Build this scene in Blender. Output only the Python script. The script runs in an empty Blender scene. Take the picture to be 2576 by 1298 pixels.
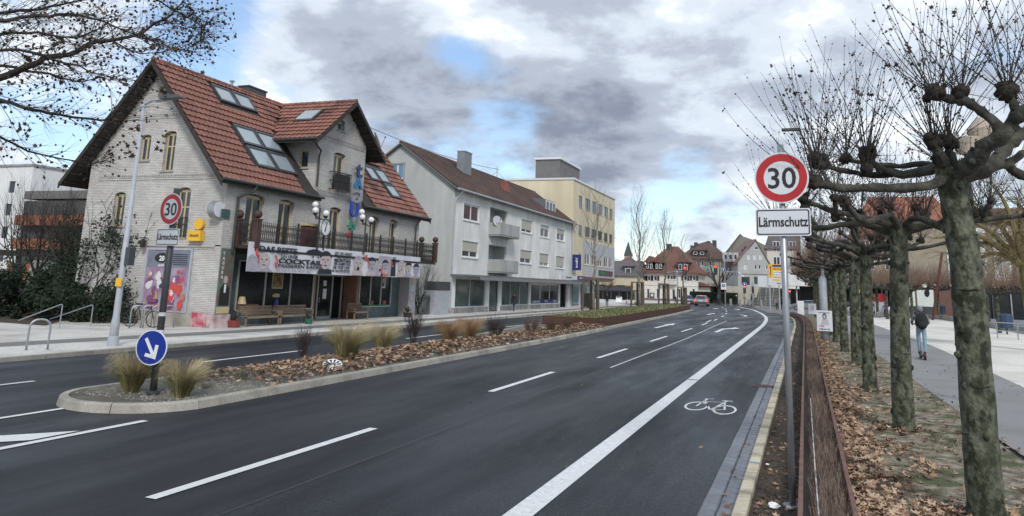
import bpy, math, random
from mathutils import Vector, Matrix, geometry
random.seed(7)
SC = bpy.context.scene
COL = SC.collection
R = math.radians
# ---------------------------------------------------------------- camera
CAM_R = Matrix(((0.93555611, -0.03755578, -0.35117563),
                (0.35157491, 0.19366595, 0.91590861),
                (0.0336131, -0.98034844, 0.19438903)))     # columns: image right, image down, view direction
CAM_O = Vector((0, 0, 2.4))
FPX = 1920.0
cd = bpy.data.cameras.new('camera'); cam = bpy.data.objects.new('camera', cd); COL.objects.link(cam)
cd.sensor_fit = 'HORIZONTAL'; cd.sensor_width = 36; cd.lens = 36 * FPX / 2576
cd.shift_y = -(649 - 332) / 2576; cd.clip_start = 0.1; cd.clip_end = 3000
mr, md, mf = CAM_R.col[0], CAM_R.col[1], CAM_R.col[2]
cam.matrix_world = Matrix.Translation(CAM_O) @ Matrix((mr, -md, -mf)).transposed().to_4x4()
SC.camera = cam
# ---------------------------------------------------------------- world
SUN_EL, SUN_AZ = R(38), R(150)      # azimuth measured clockwise from +Y
W = bpy.data.worlds.new('World'); SC.world = W; W.use_nodes = True
nt = W.node_tree; nt.nodes.clear()
def wn(t, **k):
    n = nt.nodes.new(t)
    for a, b in k.items(): setattr(n, a, b)
    return n
def lk(a, b): nt.links.new(a, b)
out = wn('ShaderNodeOutputWorld')
sky = wn('ShaderNodeTexSky', sky_type='NISHITA', sun_disc=False, sun_elevation=SUN_EL, sun_rotation=SUN_AZ, air_density=1.0, dust_density=0.6, ozone_density=2.5)
tc = wn('ShaderNodeTexCoord'); sep = wn('ShaderNodeSeparateXYZ'); lk(tc.outputs['Generated'], sep.inputs[0])
def mth(op, a, b=None, clamp=False):
    n = wn('ShaderNodeMath', operation=op, use_clamp=clamp)
    for i, v in enumerate((a, b)):
        if v is None: continue
        if isinstance(v, (int, float)): n.inputs[i].default_value = v
        else: lk(v, n.inputs[i])
    return n.outputs[0]
zz = mth('ADD', mth('MAXIMUM', sep.outputs[2], 0.0), 0.30)
px_, py_ = mth('DIVIDE', sep.outputs[0], zz), mth('DIVIDE', sep.outputs[1], zz)
cmb = wn('ShaderNodeCombineXYZ'); lk(px_, cmb.inputs[0]); lk(py_, cmb.inputs[1])
def noise(vec, scale, detail, rough, off=(0, 0, 0), dist=0.0, sc=(1, 1, 1)):
    m = wn('ShaderNodeMapping'); lk(vec, m.inputs[0]); m.inputs['Location'].default_value = off; m.inputs['Scale'].default_value = sc
    n = wn('ShaderNodeTexNoise'); lk(m.outputs[0], n.inputs['Vector'])
    n.inputs['Scale'].default_value = scale; n.inputs['Detail'].default_value = detail; n.inputs['Roughness'].default_value = rough; n.inputs['Distortion'].default_value = dist
    return n.outputs['Fac']
def ramp(fac, stops):
    n = wn('ShaderNodeValToRGB'); lk(fac, n.inputs[0]); e = n.color_ramp.elements
    e[0].position, e[0].color = stops[0][0], stops[0][1]; e[1].position, e[1].color = stops[-1][0], stops[-1][1]
    for p, c in stops[1:-1]:
        x = e.new(p); x.color = c
    n.color_ramp.interpolation = 'EASE'
    return n.outputs[0]
CL_OFF = (2.3, 0.4, 0.0)
cover = mth('ADD', mth('MULTIPLY', noise(cmb.outputs[0], 1.6, 6, 0.55, CL_OFF, 0.15), 0.66), mth('MULTIPLY', noise(cmb.outputs[0], 4.6, 10, 0.60, (4.4, 1.9, 2.0), 0.15), 0.34))
shade = noise(cmb.outputs[0], 1.35, 7, 0.55, (5.1, 2.2, 1.0), 0.1)
fine = noise(cmb.outputs[0], 3.4, 12, 0.60, (1.1, 7.2, 3.0), 0.15)
def spot(px, py, width, amp):          # a gap or a bank in the cloud, fixed in the direction of the sky
    d = (CAM_R @ Vector((px - 1288, py - 332, FPX))).normalized()
    v = wn('ShaderNodeVectorMath', operation='DOT_PRODUCT'); lk(tc.outputs['Generated'], v.inputs[0]); v.inputs[1].default_value = d
    a = mth('DIVIDE', mth('SUBTRACT', 1.0, v.outputs['Value']), 1 - math.cos(R(width)))
    return mth('MULTIPLY', mth('EXPONENT', mth('MULTIPLY', a, -1.1)), amp)
def addup(base, items):
    for it in items: base = mth('ADD', base, spot(*it))
    return base
cover = addup(cover, [(560, 90, 3.8, -0.13), (480, 180, 4.0, -0.10), (740, 240, 2.6, -0.09), (1090, 100, 1.4, -0.07), (1150, 118, 1.5, -0.09), (1210, 135, 1.5, -0.07), (1290, 170, 1.6, -0.05), (1600, 580, 3.2, -0.17), (1700, 500, 3.0, -0.15), (1830, 520, 3.0, -0.15), (1900, 640, 2.5, -0.10), (1800, 400, 2.2, -0.10), (1300, 400, 2.5, -0.06), (60, 60, 5, -0.10), (200, 330, 5, -0.09),
    (900, 130, 5, 0.06), (1450, 280, 6, 0.06), (1480, 20, 7, 0.06), (980, 60, 2.5, 0.08), (1120, 250, 3.0, 0.07), (1150, 20, 2.5, 0.06), (1590, 370, 2.2, 0.07), (1400, 380, 3, 0.04), (2100, 200, 9, 0.10), (1000, 330, 5, 0.08), (1800, 585, 1.6, 0.16), (1500, 440, 3, 0.06), (750, 60, 3, 0.08)])
mask = ramp(cover, [(0.36, (0.12, 0.12, 0.12, 1)), (0.50, (1, 1, 1, 1))])
sh2 = mth('ADD', mth('MULTIPLY', shade, 0.50), mth('MULTIPLY', fine, 0.50))
sh2 = addup(sh2, [(930, 150, 4, -0.035), (1540, -10, 5, -0.06), (1350, 255, 4, -0.03), (1560, 430, 3, -0.03), (1250, 345, 2.5, 0.07), (1450, 160, 4, 0.04), (2150, 120, 9, 0.05), (700, 120, 4, 0.05), (1100, 20, 4, 0.04), (1300, 60, 3, 0.04), (1790, 590, 2.5, -0.02), (1650, 640, 4, 0.05), (1800, 200, 6, 0.02), (2030, 480, 6, 0.05), (300, 100, 5, 0.05)])
ccol = ramp(sh2, [(0.35, (0.20, 0.23, 0.295, 1)), (0.455, (0.36, 0.405, 0.485, 1)), (0.535, (0.56, 0.62, 0.70, 1)), (0.635, (0.95, 0.985, 1.02, 1))])
bg1 = wn('ShaderNodeBackground'); lk(sky.outputs[0], bg1.inputs[0]); bg1.inputs[1].default_value = 0.13
bg2 = wn('ShaderNodeBackground'); lk(ccol, bg2.inputs[0]); bg2.inputs[1].default_value = 1.0
mix = wn('ShaderNodeMixShader'); lk(mask, mix.inputs[0]); lk(bg1.outputs[0], mix.inputs[1]); lk(bg2.outputs[0], mix.inputs[2])
lk(mix.outputs[0], out.inputs[0])
# ---------------------------------------------------------------- sun (veiled by broken cloud)
sd = bpy.data.lights.new('sun', 'SUN'); sun = bpy.data.objects.new('sun', sd); COL.objects.link(sun)
sd.energy = 1.7; sd.angle = R(12); sd.color = (1.0, 0.975, 0.94)
sv = Vector((math.sin(SUN_AZ) * math.cos(SUN_EL), math.cos(SUN_AZ) * math.cos(SUN_EL), math.sin(SUN_EL)))
sun.rotation_euler = sv.to_track_quat('Z', 'Y').to_euler()
SC.view_settings.view_transform = 'Standard'; SC.view_settings.look = 'None'
SC.view_settings.exposure = 0.48; SC.view_settings.gamma = 1.0
SC.view_settings.use_curve_mapping = False
# ---------------------------------------------------------------- survey helpers: a sight line of the photo met with a known plane of the street
def ray(x, y): return CAM_R @ Vector((x - 1288, y - 332, FPX))
def AX(x, y, X): d = ray(x, y); return CAM_O + d * (X / d.x)
def AY(x, y, Y): d = ray(x, y); return CAM_O + d * (Y / d.y)
def AG(x, y, z=0.0): d = ray(x, y); return CAM_O + d * ((z - 2.4) / d.z)
# ---------------------------------------------------------------- materials
MATS = {}
def pm(name, c, c2=None, scale=4.0, rough=0.8, bump=0.0, bscale=None, metal=0.0, spec=0.5, detail=6, sc=(1, 1, 1), lo=0.35, hi=0.65, rnd=0.0, emit=None, c3=None, s3=0.6, l3=0.45, h3=0.68, vor=None, rvar=0.0, streak=None):
    if name in MATS: return MATS[name]
    m = bpy.data.materials.new(name); m.use_nodes = True; n = m.node_tree; b = n.nodes['Principled BSDF']
    b.inputs['Roughness'].default_value = rough; b.inputs['Metallic'].default_value = metal; b.inputs['Specular IOR Level'].default_value = spec
    b.inputs['Base Color'].default_value = (*c, 1)
    L = n.links.new
    t = n.nodes.new('ShaderNodeTexCoord'); mp = n.nodes.new('ShaderNodeMapping'); L(t.outputs['Object'], mp.inputs[0]); mp.inputs['Scale'].default_value = sc
    last = None
    if c2:
        z = n.nodes.new('ShaderNodeTexNoise'); L(mp.outputs[0], z.inputs['Vector']); z.inputs['Scale'].default_value = scale; z.inputs['Detail'].default_value = detail; z.inputs['Roughness'].default_value = 0.65
        r = n.nodes.new('ShaderNodeValToRGB'); L(z.outputs['Fac'], r.inputs[0])
        r.color_ramp.elements[0].position = lo; r.color_ramp.elements[0].color = (*c, 1); r.color_ramp.elements[1].position = hi; r.color_ramp.elements[1].color = (*c2, 1)
        last = r.outputs[0]
    if c3:
        z = n.nodes.new('ShaderNodeTexNoise'); L(mp.outputs[0], z.inputs['Vector']); z.inputs['Scale'].default_value = s3; z.inputs['Detail'].default_value = 5
        r = n.nodes.new('ShaderNodeValToRGB'); L(z.outputs['Fac'], r.inputs[0]); r.color_ramp.elements[0].position = l3; r.color_ramp.elements[1].position = h3
        x = n.nodes.new('ShaderNodeMix'); x.data_type = 'RGBA'; L(r.outputs[0], x.inputs[0])
        if last: L(last, x.inputs[6])
        else: x.inputs[6].default_value = (*c, 1)
        x.inputs[7].default_value = (*c3, 1); last = x.outputs[2]
    if streak:      # long soft bands: tyre tracks on a road, rain runs on a wall
        q = n.nodes.new('ShaderNodeMapping'); L(t.outputs['Object'], q.inputs[0]); q.inputs['Scale'].default_value = streak[1]
        z = n.nodes.new('ShaderNodeTexNoise'); L(q.outputs[0], z.inputs['Vector']); z.inputs['Scale'].default_value = 1.0; z.inputs['Detail'].default_value = 5; z.inputs['Roughness'].default_value = 0.6
        r = n.nodes.new('ShaderNodeValToRGB'); L(z.outputs['Fac'], r.inputs[0]); r.color_ramp.elements[0].position = 0.40; r.color_ramp.elements[1].position = 0.66
        x = n.nodes.new('ShaderNodeMix'); x.data_type = 'RGBA'; L(r.outputs[0], x.inputs[0]); L(last, x.inputs[6]); x.inputs[7].default_value = (*streak[0], 1); last = x.outputs[2]
        if rvar:
            q = n.nodes.new('ShaderNodeMapRange'); L(z.outputs['Fac'], q.inputs[0]); q.inputs[1].default_value = .35; q.inputs[2].default_value = .65; q.inputs[3].default_value = rough - rvar; q.inputs[4].default_value = rough + rvar; L(q.outputs[0], b.inputs['Roughness'])
    if vor:
        z = n.nodes.new('ShaderNodeTexVoronoi'); L(t.outputs['Object'], z.inputs['Vector']); z.inputs['Scale'].default_value = vor[0]; s_ = n.nodes.new('ShaderNodeSeparateColor'); L(z.outputs['Color'], s_.inputs[0])
        q = n.nodes.new('ShaderNodeMapRange'); L(s_.outputs[0], q.inputs[0]); q.inputs[3].default_value = 1 - vor[1]; q.inputs[4].default_value = 1 + vor[1]
        h = n.nodes.new('ShaderNodeHueSaturation'); L(q.outputs[0], h.inputs['Value']); L(last, h.inputs['Color']); last = h.outputs[0]
    if rnd:
        o = n.nodes.new('ShaderNodeObjectInfo'); mr_ = n.nodes.new('ShaderNodeMapRange'); L(o.outputs['Random'], mr_.inputs[0]); mr_.inputs[3].default_value = 1 - rnd; mr_.inputs[4].default_value = 1 + rnd
        h = n.nodes.new('ShaderNodeHueSaturation'); L(mr_.outputs[0], h.inputs['Value'])
        if last: L(last, h.inputs['Color'])
        else: h.inputs['Color'].default_value = (*c, 1)
        last = h.outputs[0]
    if last: L(last, b.inputs['Base Color'])
    if bump:
        z = n.nodes.new('ShaderNodeTexNoise'); L(mp.outputs[0], z.inputs['Vector']); z.inputs['Scale'].default_value = bscale or scale * 3; z.inputs['Detail'].default_value = 4
        q = n.nodes.new('ShaderNodeBump'); q.inputs['Strength'].default_value = bump; q.inputs['Distance'].default_value = 0.03; L(z.outputs['Fac'], q.inputs['Height']); L(q.outputs[0], b.inputs['Normal'])
    if emit:
        b.inputs['Emission Color'].default_value = (*emit[0], 1); b.inputs['Emission Strength'].default_value = emit[1]
    MATS[name] = m
    return m
def brickmat(name, c, mortar, bw=0.25, bh=0.075, c2=None, stain=None, bump=0.5):
    m = pm(name, c, rough=0.9); n = m.node_tree; L = n.links.new; b = n.nodes['Principled BSDF']
    g = n.nodes.new('ShaderNodeNewGeometry'); s = n.nodes.new('ShaderNodeSeparateXYZ'); L(g.outputs['Position'], s.inputs[0])
    a = n.nodes.new('ShaderNodeMath'); L(s.outputs[0], a.inputs[0]); L(s.outputs[1], a.inputs[1])
    k = n.nodes.new('ShaderNodeCombineXYZ'); L(a.outputs[0], k.inputs[0]); L(s.outputs[2], k.inputs[1])
    t = n.nodes.new('ShaderNodeTexBrick'); L(k.outputs[0], t.inputs['Vector']); t.inputs['Scale'].default_value = 1
    t.inputs['Brick Width'].default_value = bw; t.inputs['Row Height'].default_value = bh; t.inputs['Mortar Size'].default_value = 0.008; t.inputs['Mortar Smooth'].default_value = 0.3
    t.inputs['Color1'].default_value = (*c, 1); t.inputs['Color2'].default_value = (*(c2 or c), 1); t.inputs['Mortar'].default_value = (*mortar, 1)
    z = n.nodes.new('ShaderNodeTexNoise'); L(g.outputs['Position'], z.inputs['Vector']); z.inputs['Scale'].default_value = 0.9; z.inputs['Detail'].default_value = 8; z.inputs['Roughness'].default_value = 0.7
    r = n.nodes.new('ShaderNodeValToRGB'); L(z.outputs['Fac'], r.inputs[0]); r.color_ramp.elements[0].position = 0.42; r.color_ramp.elements[1].position = 0.75
    x = n.nodes.new('ShaderNodeMix'); x.data_type = 'RGBA'; L(r.outputs[0], x.inputs[0]); L(t.outputs['Color'], x.inputs[6]); x.inputs[7].default_value = (*(stain or mortar), 1)
    L(x.outputs[2], b.inputs['Base Color'])
    q = n.nodes.new('ShaderNodeBump'); q.inputs['Strength'].default_value = bump; q.inputs['Distance'].default_value = 0.02; q.invert = True; L(t.outputs['Fac'], q.inputs['Height']); L(q.outputs[0], b.inputs['Normal'])
    return m
M_ASPH = pm('asphalt', (0.012, 0.0135, 0.019), (0.046, 0.051, 0.063), 40, 0.44, 1.0, 90, detail=12, lo=.40, hi=.60, c3=(0.040, 0.047, 0.060), s3=0.22, streak=((0.014, 0.0155, 0.021), (.7, 0.10, 1)), rvar=.12, spec=.22)
M_ASPH2 = pm('asphalt_coarse', (0.007, 0.008, 0.011), (0.068, 0.077, 0.096), 22, 0.42, 1.6, 45, detail=12, lo=.42, hi=.62, c3=(0.042, 0.050, 0.066), s3=0.28, streak=((0.013, 0.0145, 0.020), (.8, 0.12, 1)), rvar=.12, spec=.24)
M_WPAINT = pm('road_paint', (0.60, 0.61, 0.61), (0.80, 0.81, 0.82), 9, 0.6, 0.4, 90, c3=(0.20, 0.21, 0.22), s3=26, l3=.60, h3=.74, streak=((0.66, 0.66, 0.65), (2.5, .4, 1)))
M_KERB = pm('kerb_granite', (0.28, 0.26, 0.22), (0.42, 0.40, 0.35), 30, 0.85, 0.4, 70, rnd=0.10, c3=(0.22, 0.21, 0.18), s3=1.5)
M_KERBY = pm('kerb_sandy', (0.46, 0.41, 0.30), (0.62, 0.56, 0.44), 22, 0.85, 0.4, 70, rnd=0.10, c3=(0.26, 0.22, 0.15), s3=2.5)
M_PAVER = pm('gutter_paver', (0.11, 0.12, 0.14), (0.18, 0.195, 0.225), 30, 0.45, 0.3, 80, rnd=0.14)
M_PATH = pm('path_asphalt', (0.20, 0.20, 0.20), (0.29, 0.285, 0.285), 50, 0.8, 0.3, 100, c3=(0.20, 0.195, 0.19), s3=0.5)
M_WALK = pm('pale_paving', (0.46, 0.445, 0.41), (0.64, 0.625, 0.585), 9, 0.8, 0.2, 40, c3=(0.36, 0.345, 0.32), s3=0.6)
M_GRAVEL = pm('pale_gravel', (0.60, 0.57, 0.52), (0.78, 0.76, 0.70), 12, 0.95, 0.5, 60, detail=10, c3=(0.52, 0.50, 0.45), s3=0.4)
M_SOIL = pm('soil', (0.035, 0.027, 0.020), (0.085, 0.066, 0.048), 18, 0.95, 1.0, 30, detail=10)
M_VERGE = pm('trodden_verge', (0.085, 0.068, 0.045), (0.36, 0.31, 0.235), 5, 0.95, 1.2, 22, detail=12, lo=.38, hi=.64, c3=(0.075, 0.085, 0.035), s3=1.6, l3=.5, h3=.6)
M_FIELD = pm('far_ground', (0.16, 0.16, 0.15), (0.24, 0.235, 0.22), 0.4, 0.9)
M_RUST = pm('rusty_steel', (0.115, 0.062, 0.047), (0.20, 0.11, 0.085), 5, 0.8, 0.2, 20)
M_RUSTD = pm('dark_rusty_steel', (0.055, 0.022, 0.014), (0.085, 0.035, 0.022), 3, 0.7, 0.1, 20)
M_GALV = pm('galvanised_steel', (0.32, 0.34, 0.36), (0.45, 0.47, 0.49), 8, 0.42, metal=0.7, sc=(1, 1, 0.2))
M_GREY = pm('grey_painted_metal', (0.33, 0.35, 0.38), (0.40, 0.42, 0.45), 4, 0.5)
M_DGREY = pm('dark_grey_post', (0.045, 0.05, 0.055), (0.06, 0.065, 0.07), 5, 0.5)
M_BLACK = pm('black_metal', (0.02, 0.019, 0.018), (0.035, 0.03, 0.028), 6, 0.5)
M_WHITE = pm('white_sheet', (0.78, 0.79, 0.80), (0.70, 0.71, 0.72), 1.2, 0.35)
M_SIGNW = pm('sign_white', (0.58, 0.60, 0.63), (0.64, 0.66, 0.69), 1.2, 0.3)
M_SIGNR = pm('sign_red', (0.38, 0.012, 0.016), (0.44, 0.02, 0.022), 3, 0.35)
M_SIGNK = pm('sign_black', (0.012, 0.012, 0.013), rough=0.4)
M_SIGNB = pm('sign_blue', (0.008, 0.03, 0.26), (0.012, 0.045, 0.30), 2, 0.35)
M_YEL = pm('sign_yellow', (0.72, 0.40, 0.02), (0.78, 0.46, 0.04), 3, 0.45)
M_GLASS = pm('window_glass', (0.025, 0.033, 0.042), (0.055, 0.068, 0.085), 0.7, 0.10, spec=0.6)
M_GLASSL = pm('skylight_glass', (0.25, 0.30, 0.33), (0.32, 0.37, 0.40), 0.6, 0.12, spec=0.9)
M_GLASSD = pm('dark_shop_glass', (0.007, 0.009, 0.010), (0.02, 0.024, 0.026), 0.8, 0.10, spec=0.4)
M_ROOFT = pm('clay_tile', (0.19, 0.082, 0.060), (0.275, 0.125, 0.094), 2.2, 0.72, 0.2, 30, rnd=0.16, c3=(0.12, 0.055, 0.045), s3=0.7, vor=(3.0, .28))
M_ROOFB = pm('brown_tile', (0.085, 0.052, 0.042), (0.135, 0.085, 0.07), 1.4, 0.85, 0.3, 12, c3=(0.065, 0.045, 0.038), s3=0.5)
M_SLATE = pm('slate', (0.085, 0.08, 0.088), (0.13, 0.122, 0.13), 2, 0.8, 0.3, 10)
M_DWOOD = pm('dark_timber', (0.022, 0.018, 0.016), (0.045, 0.036, 0.030), 3, 0.8, 0.2, 12)
M_CREAM = pm('cream_joinery', (0.42, 0.34, 0.18), (0.52, 0.43, 0.25), 4, 0.6)
M_WBRICK = brickmat('white_painted_brick', (0.63, 0.61, 0.58), (0.33, 0.32, 0.30), c2=(0.50, 0.485, 0.46), stain=(0.38, 0.36, 0.335), bump=1.0)
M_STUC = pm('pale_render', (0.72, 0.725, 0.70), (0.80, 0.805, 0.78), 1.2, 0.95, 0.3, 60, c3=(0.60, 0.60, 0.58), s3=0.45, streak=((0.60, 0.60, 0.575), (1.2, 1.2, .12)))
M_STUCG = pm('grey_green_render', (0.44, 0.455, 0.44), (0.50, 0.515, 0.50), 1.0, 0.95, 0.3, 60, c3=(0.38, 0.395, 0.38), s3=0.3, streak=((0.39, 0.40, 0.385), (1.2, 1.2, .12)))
M_YWALL = pm('yellow_render', (0.64, 0.57, 0.41), (0.70, 0.63, 0.46), 0.8, 0.95, 0.1, 30, c3=(0.59, 0.52, 0.37), s3=0.25, streak=((0.57, 0.51, 0.36), (1.0, 1.0, .12)))
M_GWALL = pm('pale_grey_render', (0.40, 0.41, 0.43), (0.46, 0.47, 0.49), 0.8, 0.95)
M_WFRAME = pm('white_plastic', (0.72, 0.73, 0.74), rough=0.4)
M_BLIND = pm('roller_blind', (0.40, 0.39, 0.34), (0.46, 0.45, 0.40), 3, 0.7, sc=(1, 1, 12))
M_BARK = pm('plane_bark', (0.045, 0.050, 0.030), (0.13, 0.135, 0.095), 9, 0.92, 1.0, 22, detail=10, lo=.42, hi=.6, c3=(0.020, 0.024, 0.012), s3=8, l3=.50, h3=.60, sc=(1, 1, .7))
M_LIMB = pm('plane_limb_bark', (0.018, 0.018, 0.014), (0.095, 0.094, 0.075), 7, 0.92, 0.9, 24, detail=8, c3=(0.03, 0.028, 0.022), s3=3)  # limb tone darkened, backlighting put into the bark colour
M_KNOB = pm('plane_knob_bark', (0.012, 0.010, 0.008), (0.045, 0.036, 0.028), 14, 0.95, 1.0, 30)  # near-black tone holds the backlit look of the knobs
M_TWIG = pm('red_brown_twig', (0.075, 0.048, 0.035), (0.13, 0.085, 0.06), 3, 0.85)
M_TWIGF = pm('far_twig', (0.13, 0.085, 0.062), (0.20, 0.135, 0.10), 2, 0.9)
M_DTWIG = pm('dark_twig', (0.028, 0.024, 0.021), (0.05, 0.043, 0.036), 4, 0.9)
M_BIRCH = pm('pale_bark', (0.10, 0.095, 0.08), (0.34, 0.32, 0.27), 6, 0.9, 0.3, 20, sc=(1, 1, 1.5))
M_POST = pm('weathered_post', (0.085, 0.068, 0.05), (0.14, 0.115, 0.09), 5, 0.9, 0.3, 20, sc=(1, 1, 0.2))
M_LEAFA = pm('leaf_tan', (0.27, 0.165, 0.10), (0.40, 0.26, 0.17), 6, 0.8)
M_LEAFB = pm('leaf_brown', (0.12, 0.07, 0.045), (0.19, 0.115, 0.075), 6, 0.8)
M_LEAFC = pm('leaf_pale', (0.42, 0.30, 0.20), (0.52, 0.39, 0.27), 6, 0.8)
M_LEAFD = pm('leaf_dark', (0.045, 0.028, 0.02), (0.085, 0.05, 0.035), 6, 0.8)
M_GRASS = pm('grass', (0.055, 0.085, 0.022), (0.10, 0.13, 0.04), 3, 0.9)
M_STRAW = pm('dry_grass', (0.36, 0.30, 0.17), (0.50, 0.43, 0.27), 3, 0.9)
M_OLIVE = pm('olive_grass', (0.115, 0.115, 0.035), (0.19, 0.175, 0.06), 3, 0.9)
M_EVER = pm('evergreen_leaf', (0.009, 0.018, 0.009), (0.02, 0.036, 0.016), 3, 0.8)
M_GRSCR = pm('grey_scrub', (0.12, 0.13, 0.10), (0.20, 0.20, 0.16), 3, 0.9)
M_CONC = pm('concrete', (0.27, 0.27, 0.26), (0.36, 0.36, 0.34), 1.5, 0.9, 0.3, 30, c3=(0.22, 0.22, 0.21), s3=0.6)
M_RED = pm('red_light', (0.5, 0.02, 0.01), emit=((1, 0.06, 0.03), 2.0))
M_SKIN = pm('skin', (0.45, 0.26, 0.18), rough=0.6)
# ---------------------------------------------------------------- mesh builder
class MB:
    def __init__(s): s.v = []; s.f = []; s.m = []; s.cur = 0
    def add(s, vs, fs):
        k = len(s.v); s.v += [tuple(v) for v in vs]; s.f += [tuple(i + k for i in f) for f in fs]; s.m += [s.cur] * len(fs); return s
    def box(s, x0, y0, z0, x1, y1, z1):
        return s.add([(x0, y0, z0), (x1, y0, z0), (x1, y1, z0), (x0, y1, z0), (x0, y0, z1), (x1, y0, z1), (x1, y1, z1), (x0, y1, z1)],
                     [(0, 3, 2, 1), (4, 5, 6, 7), (0, 1, 5, 4), (1, 2, 6, 5), (2, 3, 7, 6), (3, 0, 4, 7)])
    def hexa(s, p): return s.add(p, [(0, 3, 2, 1), (4, 5, 6, 7), (0, 1, 5, 4), (1, 2, 6, 5), (2, 3, 7, 6), (3, 0, 4, 7)])
    def obox(s, fr, u0, v0, u1, v1, d0, d1):
        return s.hexa([fr(u0, v0, d0), fr(u1, v0, d0), fr(u1, v0, d1), fr(u0, v0, d1), fr(u0, v1, d0), fr(u1, v1, d0), fr(u1, v1, d1), fr(u0, v1, d1)])
    def bar(s, a, b, w, h=None):
        a = Vector(a); b = Vector(b); h = h or w; d = (b - a).normalized(); q = d.to_track_quat('Z', 'X'); x = q @ Vector((w / 2, 0, 0)); y = q @ Vector((0, h / 2, 0))
        return s.hexa([a - x - y, a + x - y, a + x + y, a - x + y, b - x - y, b + x - y, b + x + y, b - x + y])
    def tube(s, pts, rad, n=8, caps=True):
        pts = [Vector(p) for p in pts]
        if not hasattr(rad, '__len__'): rad = [rad] * len(pts)
        k = len(s.v); vs = []; prev = None
        for i, p in enumerate(pts):
            d = (pts[min(i + 1, len(pts) - 1)] - pts[max(i - 1, 0)])
            d = d.normalized() if d.length > 1e-9 else Vector((0, 0, 1))
            if prev is None:
                u = d.orthogonal().normalized()
            else:
                u = prev - d * prev.dot(d); u = u.normalized() if u.length > 1e-6 else d.orthogonal().normalized()
            prev = u; w = d.cross(u)
            for j in range(n):
                a = 2 * math.pi * j / n; vs.append(p + (u * math.cos(a) + w * math.sin(a)) * rad[i])
        fs = [(i * n + j, i * n + (j + 1) % n, (i + 1) * n + (j + 1) % n, (i + 1) * n + j) for i in range(len(pts) - 1) for j in range(n)]
        if caps: fs += [tuple(range(n))[::-1], tuple((len(pts) - 1) * n + j for j in range(n))]
        return s.add(vs, fs)
    def prism(s, poly, z0, z1):
        n = len(poly); vs = [(p[0], p[1], z0) for p in poly] + [(p[0], p[1], z1) for p in poly]
        return s.add(vs, [tuple(range(n))[::-1], tuple(range(n, 2 * n))] + [(i, (i + 1) % n, n + (i + 1) % n, n + i) for i in range(n)])
    def fprism(s, fr, poly, d0, d1):
        n = len(poly); vs = [fr(p[0], p[1], d0) for p in poly] + [fr(p[0], p[1], d1) for p in poly]
        return s.add(vs, [tuple(range(n)), tuple(range(n, 2 * n))[::-1]] + [(i, (i + 1) % n, n + (i + 1) % n, n + i) for i in range(n)])
    def ball(s, c, r, nu=10, nv=7, sq=(1, 1, 1), lump=0.0):
        c = Vector(c); vs = []
        for i in range(nv + 1):
            t = math.pi * i / nv
            for j in range(nu):
                a = 2 * math.pi * j / nu; k = r * (1 + lump * random.uniform(-1, 1)) if 0 < i < nv else r
                vs.append((c.x + k * math.sin(t) * math.cos(a) * sq[0], c.y + k * math.sin(t) * math.sin(a) * sq[1], c.z + k * math.cos(t) * sq[2]))
        return s.add(vs, [(i * nu + j, (i + 1) * nu + j, (i + 1) * nu + (j + 1) % nu, i * nu + (j + 1) % nu) for i in range(nv) for j in range(nu)])
    def wall(s, fr, outer, holes, depth=0.18, back=None):
        polys = [[Vector((p[0], p[1], 0)) for p in outer]] + [[Vector((p[0], p[1], 0)) for p in h] for h in holes]
        tri = geometry.tessellate_polygon(polys); flat = [p for q in polys for p in q]
        s.add([fr(p.x, p.y, 0) for p in flat], [tuple(t) for t in tri])
        for h in holes:
            n = len(h)
            s.add([fr(p[0], p[1], 0) for p in h] + [fr(p[0], p[1], -depth) for p in h], [(i, (i + 1) % n, n + (i + 1) % n, n + i) for i in range(n)])
        return s
def frame(o, u, n):
    o = Vector(o); u = Vector(u).normalized(); n = Vector(n).normalized()
    return lambda a, b, d=0.0: o + u * a + n * d + Vector((0, 0, b))
def obj(name, mb, mat=None, parent=None, smooth=False, mats=None, kind=None, bevel=0):
    me = bpy.data.meshes.new(name)
    if isinstance(mb, MB):
        me.from_pydata(mb.v, [], mb.f)
        for m in (mats or [mat]): me.materials.append(m)
        if mats: me.polygons.foreach_set('material_index', mb.m)
        me.update()
        import bmesh
        if len(me.polygons) < 60000 and not kind == 'sheet':
            b = bmesh.new(); b.from_mesh(me); bmesh.ops.recalc_face_normals(b, faces=b.faces); b.to_mesh(me); b.free()
    else: me = mb
    if smooth: me.polygons.foreach_set('use_smooth', [True] * len(me.polygons))
    o = bpy.data.objects.new(name, me); COL.objects.link(o)
    if parent is not None:
        o.parent = parent; o.matrix_parent_inverse = Matrix.Translation(-parent.location) if parent.location.length else Matrix()
    if kind in ('structure', 'stuff'): o['kind'] = kind
    elif name == 'lettering': o['kind'] = 'stuff'
    if bevel:
        bv = o.modifiers.new('bevel', 'BEVEL'); bv.width = bevel; bv.segments = 2; bv.limit_method = 'ANGLE'
    return o
def tag(o, label, cat, group=None, kind=None):
    o['label'] = label; o['category'] = cat
    if group: o['group'] = group
    if kind: o['kind'] = kind
    return o
def thing(name, label, cat, loc=(0, 0, 0), group=None):
    o = bpy.data.objects.new(name, None); COL.objects.link(o); o.location = loc; o.empty_display_size = 0.2
    return tag(o, label, cat, group)
def inst(o, parent=None, loc=None, mw=None):
    c = o.copy(); COL.objects.link(c)
    if parent is not None: c.parent = parent; c.matrix_parent_inverse = o.matrix_parent_inverse.copy()
    if loc is not None: c.location = loc
    return c
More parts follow.
